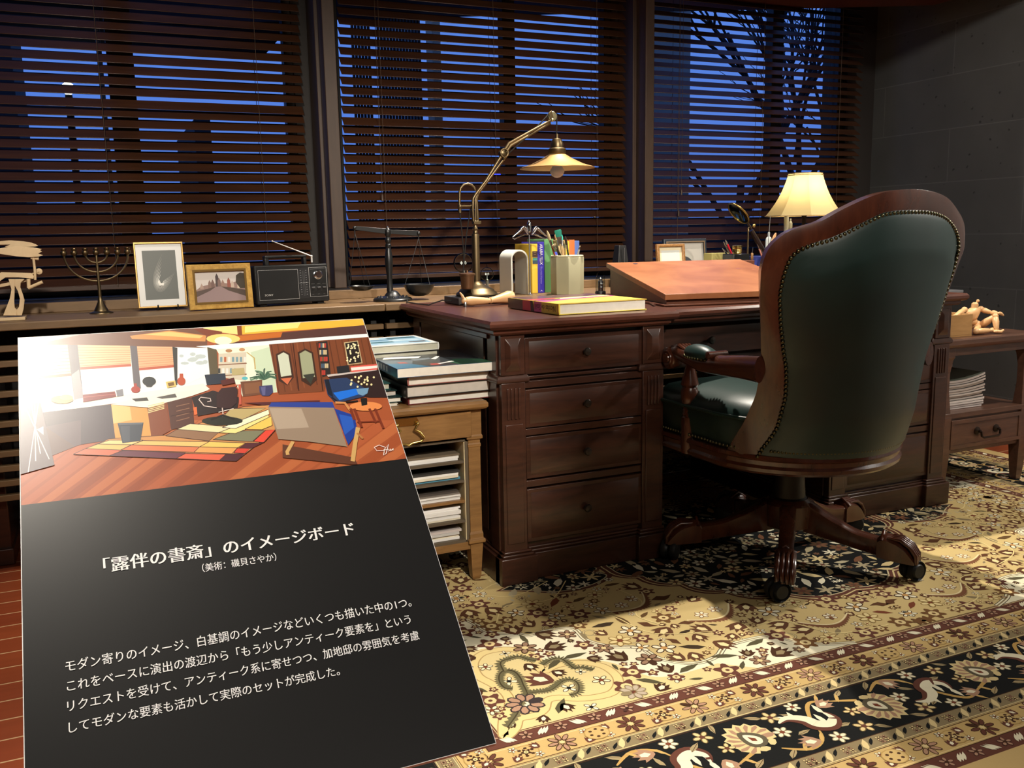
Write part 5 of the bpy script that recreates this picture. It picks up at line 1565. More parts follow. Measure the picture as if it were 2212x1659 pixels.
M_PLY = wood('bare_plywood', (206, 178, 138), (222, 196, 156), .6, (2, 2, 2), 0, 8)
MYc = 3.22
p = at(12, 690, MYc)
t = thing('plywood_model', 'bare plywood winged model on a curved stand at the left end of the sill', 'model', (p.x, MYc, .78))
def ply(name, pts, Y, th, parent, mat=M_PLY):
    q = [at(*C7(*a), Y) for a in pts]
    return MB().prism([(v.x, Y, v.z) for v in q], [(v.x, Y + th, v.z) for v in q]).obj(name, mat, parent, bevel=.0006, seg=1)


ply('wing', [(-260, 330), (-60, 310), (0, 300), (170, 272), (400, 270), (600, 285), (750, 315), (718, 335), (755, 360), (680, 395), (775, 425), (700, 450), (520, 465), (300, 448), (0, 402), (-260, 400)], 3.205, .004, t)
ply('wing', [(-260, 200), (0, 172), (180, 160), (420, 175), (560, 200), (645, 230), (685, 258), (640, 270), (400, 278), (80, 275), (180, 235), (-260, 240)], 3.30, .004, t)
ply('stand', [(55, 1505), (175, 1200), (205, 1040), (150, 850), (265, 850), (265, 970), (255, 1250), (262, 1370), (300, 1400), (300, 1505)], MYc, .008, t)
ply('stand', [(300, 1505), (300, 1400), (340, 1350), (355, 1200), (320, 1070), (265, 970), (265, 850), (440, 850), (370, 920), (365, 1000), (410, 1130), (440, 1230), (420, 1400), (390, 1505)], MYc, .008, t)
a, b = at(*C7(-200, 1500), MYc - .02), at(*C7(445, 1500), MYc - .02)
MB().box(a.x, b.x, MYc - .022, MYc + .055, .7805, .789).obj('base', M_PLY, t, bevel=.001)
ply('body_rail', [(20, 730), (560, 745), (610, 800), (600, 850), (330, 822), (100, 822), (0, 890), (-200, 960), (-200, 880)], 3.21, .006, t)
ply('lower_rail', [(-200, 985), (185, 905), (600, 830), (600, 850), (370, 930), (190, 965), (0, 1000)], 3.235, .005, t)
def PT(x, y, Y): v = at(*C7(x, y), Y); return v


MB().tube([PT(590, 380, 3.215), PT(600, 480, 3.215), PT(625, 700, 3.215), PT(632, 870, 3.215)], [.002, .004, .004, .0035], 10).tube([PT(550, 470, 3.215), PT(690, 490, 3.22)], .005, 10).obj('wing_strut', M_PLY, t)
MB().lathe([(.008, -.003), (.0095, -.002), (.0095, .002), (.008, .003)], PT(700, 715, 3.225), 20, Matrix.Rotation(pi / 2, 3, 'X')).tube([PT(560, 770, 3.222), PT(700, 715, 3.222)], .003, 8).obj('wheel', M_PLY, t)
MB().tube([PT(510, 850, 3.205), PT(515, 1010, 3.205)], .0055, 10).tube([PT(505, 1015, 3.205), PT(760, 905, 3.20)], .0052, 10).obj('crank', M_PLY, t)

# seven-branched candelabrum
def C1(x, y): return (x / 3.0722, 460 + y / 3.0722)


KY = 3.33
def K(x, y, dy=0.0): v = at(*C1(x, y), KY); return Vector((v.x, KY + dy, v.z))


bc = K(668, 600)
men = thing('candelabrum', 'seven-branched brass candle holder between the plywood model and the tall frame', 'candle holder', (bc.x, KY, .78))
rb_ = (K(752, 640).x - K(590, 640).x) / 2
zt = K(650, 560).z
MB().lathe([(rb_, .7805), (rb_ * .98, .783), (rb_ * .72, .787), (rb_ * .60, .789), (rb_ * .56, .794), (rb_ * .45, .801), (rb_ * .25, .818), (rb_ * .14, zt), (.0055, zt + .004), (.0045, K(630, 300).z), (.004, K(628, 280).z)], (bc.x, KY, 0), 30).obj('base', M_BRASS, men)
sxm = K(640, 420).x - (K(640, 420).x - bc.x) * 0
xs = [410, 477, 550, 623, 693, 765, 833]
for i, j, yb in ((0, 6, 452), (1, 5, 392), (2, 4, 330)):
    l, r = K(xs[i], 282), K(xs[j], 272); m = (l + r) / 2; low = K(640, yb).z; hz = (l.z + r.z) / 2 - low; rx = (r.x - l.x) / 2
    MB().tube([(bc.x + (rx) * cos(q) * 1.0, KY, low + hz + hz * sin(q)) for q in [pi + pi * k / 28 for k in range(29)]], [.0032 + .0007 * (k % 2) for k in range(29)], 8).obj('branch', M_BRASS, men)
lv = {0: (0, 6), 1: (1, 5), 2: (2, 4)}
xw = []
for i, j in ((0, 6), (1, 5), (2, 4)):
    rx = (K(xs[j], 272).x - K(xs[i], 282).x) / 2; xw += [(bc.x - rx), (bc.x + rx)]
xw.append(bc.x)
zc = K(623, 277).z
for x in xw:
    MB().lathe([(.0035, zc - .003), (.0085, zc + .001), (.0105, zc + .007), (.0095, zc + .012), (.0065, zc + .014), (.0075, zc + .017), (.0095, zc + .0205), (.0085, zc + .022), (.006, zc + .016)], (x, KY, 0), 18).obj('candle_cup', M_BRASS, men)


def art_storm(P, w, h, B):
    m = .020; x0, x1, y0, y1 = -w / 2 + B + m, w / 2 - B - m, B + m * 1.1, h - B - m * 1.1
    P.rect(x0, y0, x1, y1, (92, 96, 92))
    J = [(.60, .92), (.44, .72), (.30, .50), (.27, .32), (.36, .18), (.52, .17), (.68, .27), (.82, .42), (.93, .55)]
    for k in range(6):
        q = 1.0 - .14 * k; g = 124 + k * 20
        pts = [(x0 + (x1 - x0) * (.46 + (u - .46) * q), y0 + (y1 - y0) * (.33 + (v - .33) * q)) for u, v in J]
        n = 1 + 6 * (len(J) - 1); wd = [.0024 * min(1, (i + 1) / 9, (n - i) / 9) for i in range(n)]
        P.line([tuple(p[:2]) for p in spline(pts, 6)], wd, (g, g, g - 6))
    P.poly([(x0 + (x1 - x0) * u, y0 + (y1 - y0) * v) for u, v in ((.40, .36), (.44, .28), (.56, .28), (.58, .33), (.48, .33), (.45, .40))], (238, 236, 228))


GILT = plain('thin_gilt', (176, 140, 82), .35, .7)
picture('picture_frame', 'tall thin gold frame with grey swirling picture in white mount on an easel', 299, 406, 523, 662, 3.345, .789, .13, .02, .006, .012, GILT, (226, 226, 224), art_storm)
# little black easel that carries it
ex = at(355, 660, 3.33)
t = thing('plate_easel', 'small black wire easel holding the tall gold-framed swirl picture', 'easel', (ex.x, 3.33, .78))
for px in (341, 384):
    q = at(px, 655, 3.325); MB().tube([(q.x, 3.40, .90), (q.x, 3.362, .7855), (q.x, 3.326, .7855), (q.x, 3.322, .800)], .0022, 8).tube([(q.x, 3.365, .7855), (q.x, 3.45, .783)], .0022, 8).obj('leg', M_BLACK, t)
MB().tube([(at(341, 655, 3.325).x, 3.40, .90), (at(384, 655, 3.325).x, 3.40, .90)], .002, 8).obj('crossbar', M_BLACK, t)


def art_town(P, w, h, B):
    x0, x1, y0, y1 = -w / 2 + B, w / 2 - B, B, h - B; W2, H2 = x1 - x0, y1 - y0
    def q(u, v): return (x0 + u * W2, y0 + v * H2)
    P.poly([q(0, 0), q(1, 0), q(1, 1), q(0, 1)], (214, 206, 200))
    P.poly([q(0, .38), q(.12, .52), q(.3, .58), q(.5, .62), q(.7, .58), q(.88, .66), q(1, .62), q(1, .3), q(0, .3)], (150, 124, 116))
    for u, v0, v1, c in ((.30, .45, .72, (136, 110, 100)), (.36, .45, .74, (120, 94, 88)), (.45, .45, .92, (82, 70, 70)), (.49, .45, .78, (128, 104, 98)), (.56, .45, .72, (154, 124, 112)), (.68, .45, .78, (150, 88, 76)), (.75, .45, .68, (196, 176, 160)), (.14, .45, .62, (176, 150, 136)), (.88, .42, .66, (206, 190, 170))):
        P.poly([q(u - .035, v0), q(u + .035, v0), q(u + .03, v1 - .1), q(u, v1), q(u - .03, v1 - .1)], c)
    P.poly([q(.42, .50), q(.52, .50), q(.66, .36), q(1, .16), q(1, 0), q(0, 0), q(0, .18), q(.3, .38)], (150, 128, 128))
    P.poly([q(0, .18), q(.3, .38), q(.42, .5), q(.3, .46), q(0, .36)], (92, 76, 70)); P.poly([q(1, .16), q(.66, .36), q(.52, .5), q(.7, .46), q(1, .36)], (84, 70, 62))
    P.poly([q(.9, .42), q(.82, .62), q(.84, .84), q(.92, .92), q(1, .9), q(1, .42)], (70, 62, 50))


picture('picture_frame', 'wide gold frame with a street photograph, left of the black radio', 409, 549, 570, 667, 3.245, .782, .10, .125, .023, .018, wood('gold_leaf', (164, 122, 52), (206, 166, 84), .35, (6, 6, 6), .2, 10), (206, 196, 180), art_town, lip=plain('dark_gold_lip', (120, 92, 44), .4, .6))

# ------------------------------------------------------------------ radio
ry = radians(9)
a = at(553, 656, 3.265); W_, H_, D_ = .272, .136, .085
Mr = rotm(a.x, 3.255, .789, ry, radians(-3))
rad = thing('radio', 'black portable radio with raised chrome aerial beside the gold street picture', 'radio', (0, 0, 0)); rad.matrix_world = Mr; MW[rad.name] = Mr.copy()
MB(Mr).box(0, W_, 0, D_, 0, H_).obj('case', plain('radio_black', (10, 10, 11), .5, spec=.3), rad, bevel=.006)
def R2(x, y): return ((x - 195) / 1620 * W_, (1490 - y) / 770 * H_)


P = Print2D()
def ro(x0, y0, x1, y1): a = R2(x0, y0); b = R2(x1, y1); return [(a[0], a[1]), (b[0], a[1]), (b[0], b[1]), (a[0], b[1])]


P.poly(ro(230, 760, 1790, 1480), (9, 9, 10)); P.poly(ro(275, 820, 1130, 1410), (13, 13, 14)); P.line(ro(275, 820, 1130, 1410), .0014, (170, 170, 170), None, True)
P.poly(ro(1150, 800, 1350, 1410), (26, 26, 28)); P.poly(ro(1375, 795, 1770, 1385), (9, 9, 10)); P.line(ro(1375, 795, 1770, 1385), .0014, (170, 170, 170), None, True)
for k in range(11):
    for x in (1190, 1310):
        a = R2(x, 850 + 48 * k); P.rect(a[0] - .002, a[1] - .0006, a[0] + .002, a[1] + .0006, (150, 150, 156))
for x in (1240, 1270): P.line([R2(x, 860), R2(x, 1360)], .0006, (110, 110, 112))
P.line([R2(1150, 1100), R2(1350, 1095)], .0009, (150, 150, 150))
P.line([R2(1400, 830), R2(1740, 820)], .0008, (110, 110, 110))
for x in (1450, 1575, 1700):
    P.line([R2(x - 40, 1130), R2(x + 40, 1126)], .0009, (110, 110, 110)); P.line([R2(x - 30, 1340), R2(x + 10, 1338)], .0008, (100, 100, 100))
    P.line(ro(x - 55, 1150, x + 55, 1280), .0006, (60, 60, 60), None, True)
Z3 = Mr.to_3x3()
P.obj('front_print', lambda x, y: Mr @ Vector((x, -.0002, y)), M_PRINT, rad, 2e-5, 3e-4, Z3 @ Vector((0, -1, 0)))
b = R2(385, 1330)
lettering('maker_lettering', 'SONY', plain('silver_ink', (170, 170, 168), .4), rad, Mr @ Vector((b[0], -.0012, b[1])), Z3 @ Vector((1, 0, 0)), Z3 @ Vector((0, 0, 1)), .030, .0065, bold=.02, spacing=1.15)
kx = R2(1575, 945)
MB(Mr).lathe([(.0165, -.001), (.0165, .002), (.0145, .003), (.0135, .003), (.0135, .010), (.012, .0115), (.0005, .0115)], (kx[0], 0, kx[1]), 30, Matrix.Rotation(pi / 2, 3, 'X')).obj('tuning_knob', M_CHROME, rad)
for x in (1450, 1575, 1700):
    k = R2(x, 1205); MB(Mr).box(k[0] - .006, k[0] + .006, -.006, .001, k[1] - .003, k[1] + .003).obj('switch', plain('switch_grey', (92, 92, 94), .35, .5), rad, bevel=.001)
h0, h1 = R2(545, 740)[0], R2(1380, 740)[0]
MB(Mr).box(h0 - .008, h0 + .008, D_ * .35, D_ * .65, H_ - .002, H_ + .030).box(h1 - .006, h1 + .006, D_ * .35, D_ * .65, H_ - .002, H_ + .030).box(h0 - .008, h1 + .006, D_ * .33, D_ * .67, H_ + .024, H_ + .034).obj('handle', M_BLACK, rad, bevel=.003)
ab = at(530 + 1395 / 9.76, 500 + 520 / 9.76, 3.31); at2 = at(530 + 570 / 9.76, 500 + 205 / 9.76, 3.31)
d = at2 - ab
MB().tube([ab, ab + d * .35], .0024, 10).tube([ab + d * .35, ab + d * .7], .0020, 10).tube([ab + d * .7, at2], .0016, 10).ball(at2, .0032, 10).ball(ab, .0042, 12).tube([ab, (ab.x, ab.y, ab.z - .022)], .003, 10).obj('aerial', plain('bright_aerial', (236, 234, 230), .25, .3), rad)
for x in (.03, W_ - .03):
    MB(Mr).box(x - .012, x + .012, .015, D_ - .012, -.007, .001).obj('foot', M_BLACK, rad)

# ------------------------------------------------------------------ balance scale
def C3(x, y): return (740 + x / 8.295, 470 + y / 8.295)


BY = 3.265
def B(x, y, dy=0.0): v = at(*C3(x, y), BY); return Vector((v.x, BY + dy, v.z))


bc = B(860, 1420)
bal = thing('balance_scale', 'black iron balance scale with two hanging pans, left of the brass lamp', 'scale', (bc.x, BY, .78))
rb_ = (B(1310, 1430).x - B(640, 1430).x) / 2
ob = MB().lathe([(rb_, .7805), (rb_ * 1.0, .787), (rb_ * .95, .791), (rb_ * .7, .795), (rb_ * .42, .799), (rb_ * .36, .806), (rb_ * .26, .814), (.011, .818)], (bc.x + .008, BY, 0), 34)
for k in range(14):
    q = 2 * pi * k / 14; ob.ball((bc.x + .008 + rb_ * .74 * cos(q), BY + rb_ * .74 * sin(q), .7945), .0045, 8)
ob.obj('base', M_IRON, bal)
zz = lambda y: B(830, y).z
cxs = bc.x - .001
MB().lathe([(.0125, .815), (.0118, zz(1280)), (.0095, zz(1150)), (.0100, zz(1050)), (.0142, zz(850)), (.0148, zz(740)), (.0100, zz(560)), (.0088, zz(545)), (.0112, zz(520)), (.0105, zz(480)), (.0075, zz(465)), (.0112, zz(430)), (.0112, zz(390)), (.0070, zz(345)), (.0112, zz(310)), (.0118, zz(240)), (.0095, zz(210)), (.005, zz(190)), (.0005, zz(165))], (cxs, BY, 0), 22).obj('column', M_IRON, bal)
MB().ball((cxs, BY, zz(168)), .0042, 12).obj('finial', M_CHROME, bal)
l, m_, r = B(215, 185), Vector((cxs, BY, B(820, 250).z)), B(1360, 285)
bm_ = MB(); 
for p0, p1 in ((l, m_), (m_, r)):
    bm_.hexa([(p0.x, BY - .003, p0.z - .007), (p1.x, BY - .003, p1.z - .010), (p1.x, BY + .003, p1.z - .010), (p0.x, BY + .003, p0.z - .007), (p0.x, BY - .003, p0.z + .007), (p1.x, BY - .003, p1.z + .010), (p1.x, BY + .003, p1.z + .010), (p0.x, BY + .003, p0.z + .007)])
bm_.ball(l, .007, 10).ball(r, .0085, 10)
bm_.obj('beam', M_IRON, bal, bevel=.001)
pl, prr = B(340, 1225), B(1370, 1195)
for nm, hk, pn, rr, dp in (('pan', l, pl, .047, .018), ('pan', r, prr, .058, .044)):
    pn = Vector((pn.x, BY, pn.z))
    zl = max(.783, pn.z - dp); dp = pn.z - zl
    po = MB().lathe([(.001, zl), (rr * .35, zl + dp * .03), (rr * .62, zl + dp * .16), (rr * .82, zl + dp * .42), (rr * .94, zl + dp * .75), (rr * 1.02, pn.z), (rr * .99, pn.z + .001), (rr * .90, zl + dp * .75 + .001), (rr * .78, zl + dp * .42 + .002), (rr * .58, zl + dp * .16 + .002), (rr * .3, zl + dp * .03 + .002), (.001, zl + .002)], (pn.x, BY, 0), 32, cap=False)
    po = po.obj(nm, M_IRON, bal, angle=60)
    hb = Vector((hk.x, BY, hk.z - .018))
    MB().tube([hk, hb], .0022, 8).tube([hb, (pn.x - rr * .93, BY + .003, pn.z)], .0012, 8).tube([hb, (pn.x + rr * .45, BY - rr * .82, pn.z)], .0010, 8).tube([hb, (pn.x + rr * .45, BY + rr * .82, pn.z)], .0010, 8).obj('hanger', M_IRON, po)

# ------------------------------------------------------------------ glass bulbs beside the lamp
for lab, gx, gy, gr, Y in (('clear glass bulb on a stem behind the lamp counterweight', 1001, 568, 20.5, 3.17), ('small clear glass bulb with tiny vanes right of the lamp pole', 1052, 592, 13.5, 3.13)):
    c = at(gx, gy, Y); R = at(gx + gr, gy, Y).x - c.x
    t = thing('radiometer', lab, 'glass bulb', (c.x, Y, .78))
    MB().ball((c.x, Y, c.z), R, 26).lathe([(.0045, c.z + R * .96), (.003, c.z + R * 1.2), (.0008, c.z + R * 1.45)], (c.x, Y, 0), 12).obj('globe', M_GLASS, t, angle=80)
    MB().lathe([(.021, .7805), (.020, .786), (.008, .790), (.0055, .80), (.0055, c.z - R + .004), (.002, c.z - R * .7)], (c.x, Y, 0), 20).obj('base', plain('clear_foot', (120, 116, 104), .2, .3), t)
    v = MB()
    for k in range(4):
        q = radians(25 + 90 * k); n = Vector((cos(q), sin(q), 0))
        a = Vector((c.x, Y, c.z)) + n * R * .28; e = R * .26
        v.hexa([tuple(a + n * (i * e) + Vector((0, 0, j * e)) + Vector((-n.y, n.x, 0)) * o) for o in (-.0004, .0004) for i, j in ((-.7, 0), (0, -.7), (.7, 0), (0, .7))])
    v.tube([(c.x, Y, c.z - R * .7), (c.x, Y, c.z + R * .15)], .0009, 6)
    v.obj('vanes', plain('vane_white', (226, 226, 222), .4), t)

# ------------------------------------------------------------------ bookend arch, chrome specimen, books, brush pot
def C8(x, y): return (1080 + x / 6.9125, 460 + y / 6.9125)


EY = 3.235
def E_(x, y, Y=EY): return at(*C8(x, y), Y)


x0, x1 = E_(168, 900).x, E_(425, 900).x; zt = E_(300, 550).z; R = (x1 - x0) / 2; ccx = (x0 + x1) / 2; th = .0065
prof = [(x0, .781)] + [(ccx - R * cos(q), zt - R + R * sin(q)) for q in [pi * k / 20 for k in range(21)]] + [(x1, .781)]
pin = [(x0 + th, .781)] + [(ccx - (R - th) * cos(q), zt - R + (R - th) * sin(q)) for q in [pi * k / 20 for k in range(21)]] + [(x1 - th, .781)]
m = MB(); rows = []
for (a, za), (b, zb) in zip(prof, pin): rows.append([(a, EY, za), (b, EY, zb), (b, EY + .115, zb), (a, EY + .115, za)])
o = m.rings(rows).obj('bookend', plain('matt_acrylic', (222, 222, 212), .45), bevel=.001); rebase(o, (ccx, EY, .781)); tag(o, 'white arched bookend beside the yellow book on the sill', 'bookend')

sx_, sy_ = E_(450, 1200, 3.205), 3.205
ch = thing('specimen_stand', 'chrome beaked specimen on a thin rod before the yellow book', 'ornament', (sx_.x, sy_, .78))
def H(x, y, dy=0): v = E_(x, y, sy_); return Vector((v.x, sy_ + dy, v.z))


MB().lathe([(.0028, .790), (.0026, H(450, 330).z)], (sx_.x, sy_, 0), 14).obj('rod', plain('grey_rod_metal', (150, 150, 152), .35, .7), ch)
MB().lathe([(.012, .7805), (.012, .783), (.005, .786), (.004, .791), (.0005, .792)], (sx_.x, sy_, 0), 20).obj('foot', M_CHROME, ch)
zb0 = H(450, 300).z
MB().lathe([(.003, zb0), (.0085, zb0 + .006), (.0075, H(450, 240).z), (.0095, H(450, 215).z), (.0085, H(450, 190).z), (.0082, H(450, 150).z), (.005, H(450, 125).z), (.0005, H(450, 108).z)], (sx_.x, sy_, 0), 20).obj('head', M_CHROME, ch)
for sg in (-1, 1):
    g = MB()
    def Q(dx, y, dy=0): return H(450 + sg * dx, y, dy)
    g.tube([Q(40, 300), Q(60, 235), Q(95, 215), Q(140, 255), Q(200, 310), Q(262, 360)], [.003, .0062, .0068, .0058, .0045, .002], 12)
    g.tube([Q(20, 320, .004), Q(80, 318, .004), Q(150, 350, .004), Q(230, 385, .002), Q(264, 372, 0)], [.0035, .0038, .0030, .0028, .0015], 10)
    g.tube([Q(100, 222, -.003), Q(70, 270, -.003), Q(30, 320, -.002)], [.004, .003, .0025], 10)
    g.obj('jaw', M_CHROME, ch, angle=60)

def sill_book(label, xl, xr, ytop, Y, dep, rgb, edge_in=.004):
    a, b = E_(xl, ytop, Y), E_(xr, ytop, Y); h = a.z - .781; w = b.x - a.x
    # spine faces the room: local x runs back from the spine, z across the thickness
    Mx = Matrix(((0, 0, 1, a.x), (1, 0, 0, Y), (0, 1, 0, .781), (0, 0, 0, 1)))
    return book('book', label, Mx, dep, h, w, plain('cloth_%d_%d_%d' % rgb, rgb, .5), group='books between the arch bookend and the brush pot'), a, b, h, w, Y


b1 = sill_book('yellow book standing between the arch bookend and the blue book', 470, 556, 465, 3.30, .16, (226, 190, 62))
b2 = sill_book('blue-violet book with white spine lettering, between yellow and green books', 556, 656, 432, 3.30, .15, (52, 40, 156))
b3 = sill_book('large green book standing right of the blue-violet book', 660, 796, 390, 3.31, .16, (96, 148, 92))
b4 = sill_book('slim yellow book just behind the brush pot, left of the orange book', 985, 1032, 420, 3.345, .15, (232, 192, 60))
b5 = sill_book('orange book standing behind the brush pot', 1034, 1112, 402, 3.345, .15, (210, 112, 56))
b6 = sill_book('light blue book standing right of the orange book behind the pot', 1114, 1182, 416, 3.345, .14, (84, 110, 178))
b7 = sill_book('bright blue book peeking between the green book and the pot', 798, 880, 585, 3.34, .12, (70, 84, 196))
b8 = sill_book('olive book with tall cover right behind the green book top', 882, 983, 470, 3.345, .15, (120, 132, 80))
bkk, a, b, h, w, Y = b2
M_WI = plain('white_ink', (222, 216, 226), .5)
lettering('spine_lettering', 'ARABIA FELIX', M_WI, bkk, (a.x + w * .30, Y - .0042, .781 + h * .955), (0, 0, -1), (1, 0, 0), h * .40, w * .42, depth=0, bold=.01)
lettering('author_lettering', 'Thorkild Hansen', plain('lilac_ink', (150, 136, 214), .5), bkk, (a.x + w * .36, Y - .0042, .781 + h * .52), (0, 0, -1), (1, 0, 0), h * .34, w * .26, depth=0)
lettering('publisher_mark', 'A', M_WI, bkk, (a.x + w * .32, Y - .0042, .781 + h * .03), (1, 0, 0), (0, 0, 1), w * .34, h * .028, depth=0)
bkk, a, b, h, w, Y = b1
P = Print2D(); P.rect(w * .06, h * .735, w * .97, h * .855, (58, 42, 34)); P.rect(w * .10, h * .60, w * .97, h * .725, (54, 74, 84)); P.rect(w * .15, h * .67, w * .9, h * .715, (70, 140, 120)); P.line([(w * .25, h * .83), (w * .75, h * .83)], .001, (150, 120, 90)); P.line([(w * .3, h * .79), (w * .7, h * .79)], .001, (150, 120, 90))
P.obj('spine_print', lambda x, y: (a.x + x, Y - .0036, .781 + y), M_PRINT, bkk, 1e-5, 2e-4, (0, -1, 0))

PY = 3.185
c0 = E_(1005, 900, PY); rp_ = (E_(1228, 900, PY).x - E_(782, 900, PY).x) / 2
zt = E_(1005, 632, PY).z
pot = thing('brush_pot', 'eight-sided greenish grey ceramic pot full of paintbrushes', 'pot', (c0.x, PY, .78))
def og(r, z, n=8, o=.39): return [(c0.x + r * cos(2 * pi * k / n + o), PY + r * sin(2 * pi * k / n + o), z) for k in range(n)]


m = MB(); m.rings([og(rp_ * .96, .7805), og(rp_ * .98, .786), og(rp_ * 1.0, zt - .012), og(rp_ * .98, zt - .006), og(rp_ * .93, zt - .001), og(rp_ * .90, zt - .001), og(rp_ * .88, zt - .02), og(rp_ * .86, .79)], cap=True)
m.obj('body', plain('celadon_glaze', (184, 180, 146), .5, var=.05, scale=12), pot, bevel=.0015, angle=25)
MB().tube([(c0.x + rp_ * .93 * cos(q), PY + rp_ * .93 * sin(q), zt - .002) for q in [2 * pi * k / 32 for k in range(32)]], .0028, 8, closed=True).obj('rim', plain('pale_rim', (214, 208, 172), .4), pot)


def brush(label, tip, low, Y, kind, hand, hair, fr=.42, w=.006):
    """tip = crop point of the bristle end, low = where it meets the rim"""
    p, q = E_(*tip, Y), E_(*low, PY); d = (q - p); L = d.length; d.normalize()
    zb = .80; end = q + d * ((q.z - zb) / -d.z)
    if (end - Vector((c0.x, PY, end.z))).length > rp_ * .7:
        k = Vector((c0.x, PY, zb)) + (Vector((end.x, end.y, zb)) - Vector((c0.x, PY, zb))).normalized() * rp_ * .6; end = k
    t = thing('paintbrush', label, 'paintbrush', tuple(end), 0, 'brushes in the brush pot')
    f0, f1 = p + d * L * fr, p + d * L * (fr + .28)
    MB().tube([end, q, f1], [.0028, .0034, .0038], 10).obj('handle', hand, t)
    side = d.cross((p - EYE).normalized()).normalized(); dep = side.cross(d)
    def ov(c, a, b): return [c + side * a * cos(2 * pi * k / 12) + dep * b * sin(2 * pi * k / 12) for k in range(12)]
    MB().rings([ov(f1, .0038, .0036), ov(f0, w, .0034 if kind == 'flat' else w)]).obj('ferrule', M_STEEL, t, angle=60)
    if kind == 'flat': rows = [ov(f0, w, .0034), ov(p + d * L * fr * .4, w * 1.15, .0032), ov(p + d * L * .04, w * 1.2, .0022), ov(p, w * 1.05, .001)]
    else: rows = [ov(f0, w, w), ov(p + d * L * fr * .5, w * 1.1, w * 1.1), ov(p + d * L * fr * .2, w * .7, w * .7), ov(p, .0006, .0006)]
    MB().rings(rows).obj('bristles', hair, t, angle=60)
    return t


HB = plain('hog_hair', (206, 190, 150), .7); HT = plain('teal_bristle', (44, 160, 140), .6); HR = plain('red_lacquer_brush', (178, 92, 56), .4); HD = plain('dark_hair', (42, 28, 22), .6); HG = plain('green_lacquer', (50, 70, 52), .35); HN = plain('natural_handle', (216, 186, 136), .5); HK = plain('black_lacquer_brush', (34, 30, 28), .35); HO = plain('olive_brush', (130, 122, 84), .5)
brush('paintbrush leaning far left in the pot, pale bristles and orange collar', (700, 260), (815, 625), 3.15, 'round', HR, HB, .38, .0055)
brush('wide teal-haired paintbrush standing tallest in the pot', (862, 255), (930, 630), 3.16, 'flat', HN, HT, .26, .0115)
brush('second teal paintbrush just right of the wide teal brush', (915, 312), (950, 628), 3.20, 'round', HN, HT, .3, .005)
brush('paintbrush with olive collar left of the teal brushes, dark handle', (815, 408), (880, 630), 3.14, 'flat', HK, HO, .4, .007)
brush('flat paintbrush with broad white-metal ferrule near the pot front', (800, 470), (905, 630), 3.13, 'flat', HK, HB, .1, .008)
brush('thin dark-tipped paintbrush right of the teal brushes', (975, 345), (1020, 625), 3.17, 'round', HG, HD, .45, .0045)
brush('paintbrush with tan bristles behind the wide teal brush', (820, 322), (915, 628), 3.22, 'round', HN, plain('tan_hair', (176, 132, 84), .7), .3, .005)
brush('natural handled paintbrush between the teal and the dark-tipped brush', (948, 405), (975, 628), 3.14, 'round', HN, HB, .2, .004)
brush('very thin white paintbrush leaning right at the pot edge', (1196, 490), (1162, 620), 3.17, 'round', plain('white_stick', (212, 206, 200), .5), HB, .12, .002)

# ================================================================== SMALL TABLE LEFT OF THE DESK
TF = 2.375                       # front face
st = thing('side_table', 'small light brown side table with brass drawer pull and paper rack, left of the desk', 'table', (.67, 2.66, 0))
TX0, TX1, TB = .36, .968, 2.93
ZT = .549
m = MB(); m.rings([[(TX0 - o, TF - .012 - o, z), (TX1 + o, TF - .012 - o, z), (TX1 + o, TB + o, z), (TX0 - o, TB + o, z)] for o, z in ((-.004, .524), (.004, .527), (.008, .532), (.008, .542), (.003, ZT))])
m.obj('top', M_OAK, st, bevel=.001, smooth=False)
MB().box(TX0 + .03, TX1 - .03, TF + .02, TB - .02, .440, .524).obj('apron', M_OAK, st, bevel=.001)
d = MB().box(TX0 + .05, .929, TF - .002, TF + .02, .444, .520).obj('drawer', M_OAK, st, bevel=.0015)
hc = .735
P0 = MB()
for k in (-1, 1):
    P0.ball((hc + k * .030, TF - .012, .502), .0055, 12)
pl = [(-.036, .000), (-.030, .010), (.030, .010), (.036, .000), (.026, -.012), (-.026, -.012)]
P0.prism([(hc + x, TF - .004, .508 + z) for x, z in pl], [(hc + x, TF - .001, .508 + z) for x, z in pl])
P0.tube([(hc - .030, TF - .012, .500), (hc - .020, TF - .014, .486), (hc - .034, TF - .016, .478), (hc - .046, TF - .017, .462), (hc - .038, TF - .017, .452), (hc - .010, TF - .017, .449), (hc, TF - .017, .444), (hc + .010, TF - .017, .449), (hc + .038, TF - .017, .452), (hc + .046, TF - .017, .462), (hc + .034, TF - .016, .478), (hc + .020, TF - .014, .486), (hc + .030, TF - .012, .500)], .0036, 10)
P0.obj('bail_pull', M_BRASSL, d)
for x0 in (TX0, TX1 - .052):
    for y0 in (TF, TB - .052):
        l = MB(); xc, yc = x0 + .024, y0 + .026
        def sq(h, z): return [(xc - h, yc - h, z), (xc + h, yc - h, z), (xc + h, yc + h, z), (xc - h, yc + h, z)]
        l.rings([sq(.011, .0076), sq(.014, .018), sq(.020, .120), sq(.026, .124), sq(.026, .133), sq(.021, .137), sq(.021, .150), sq(.0185, .158), sq(.0185, .410), sq(.020, .413), sq(.020, .420), sq(.0185, .423), sq(.0185, .432), sq(.0245, .436), sq(.0245, .444), sq(.022, .448), sq(.022, .524)])
        l.obj('leg', M_OAK, st, bevel=.001, smooth=False)
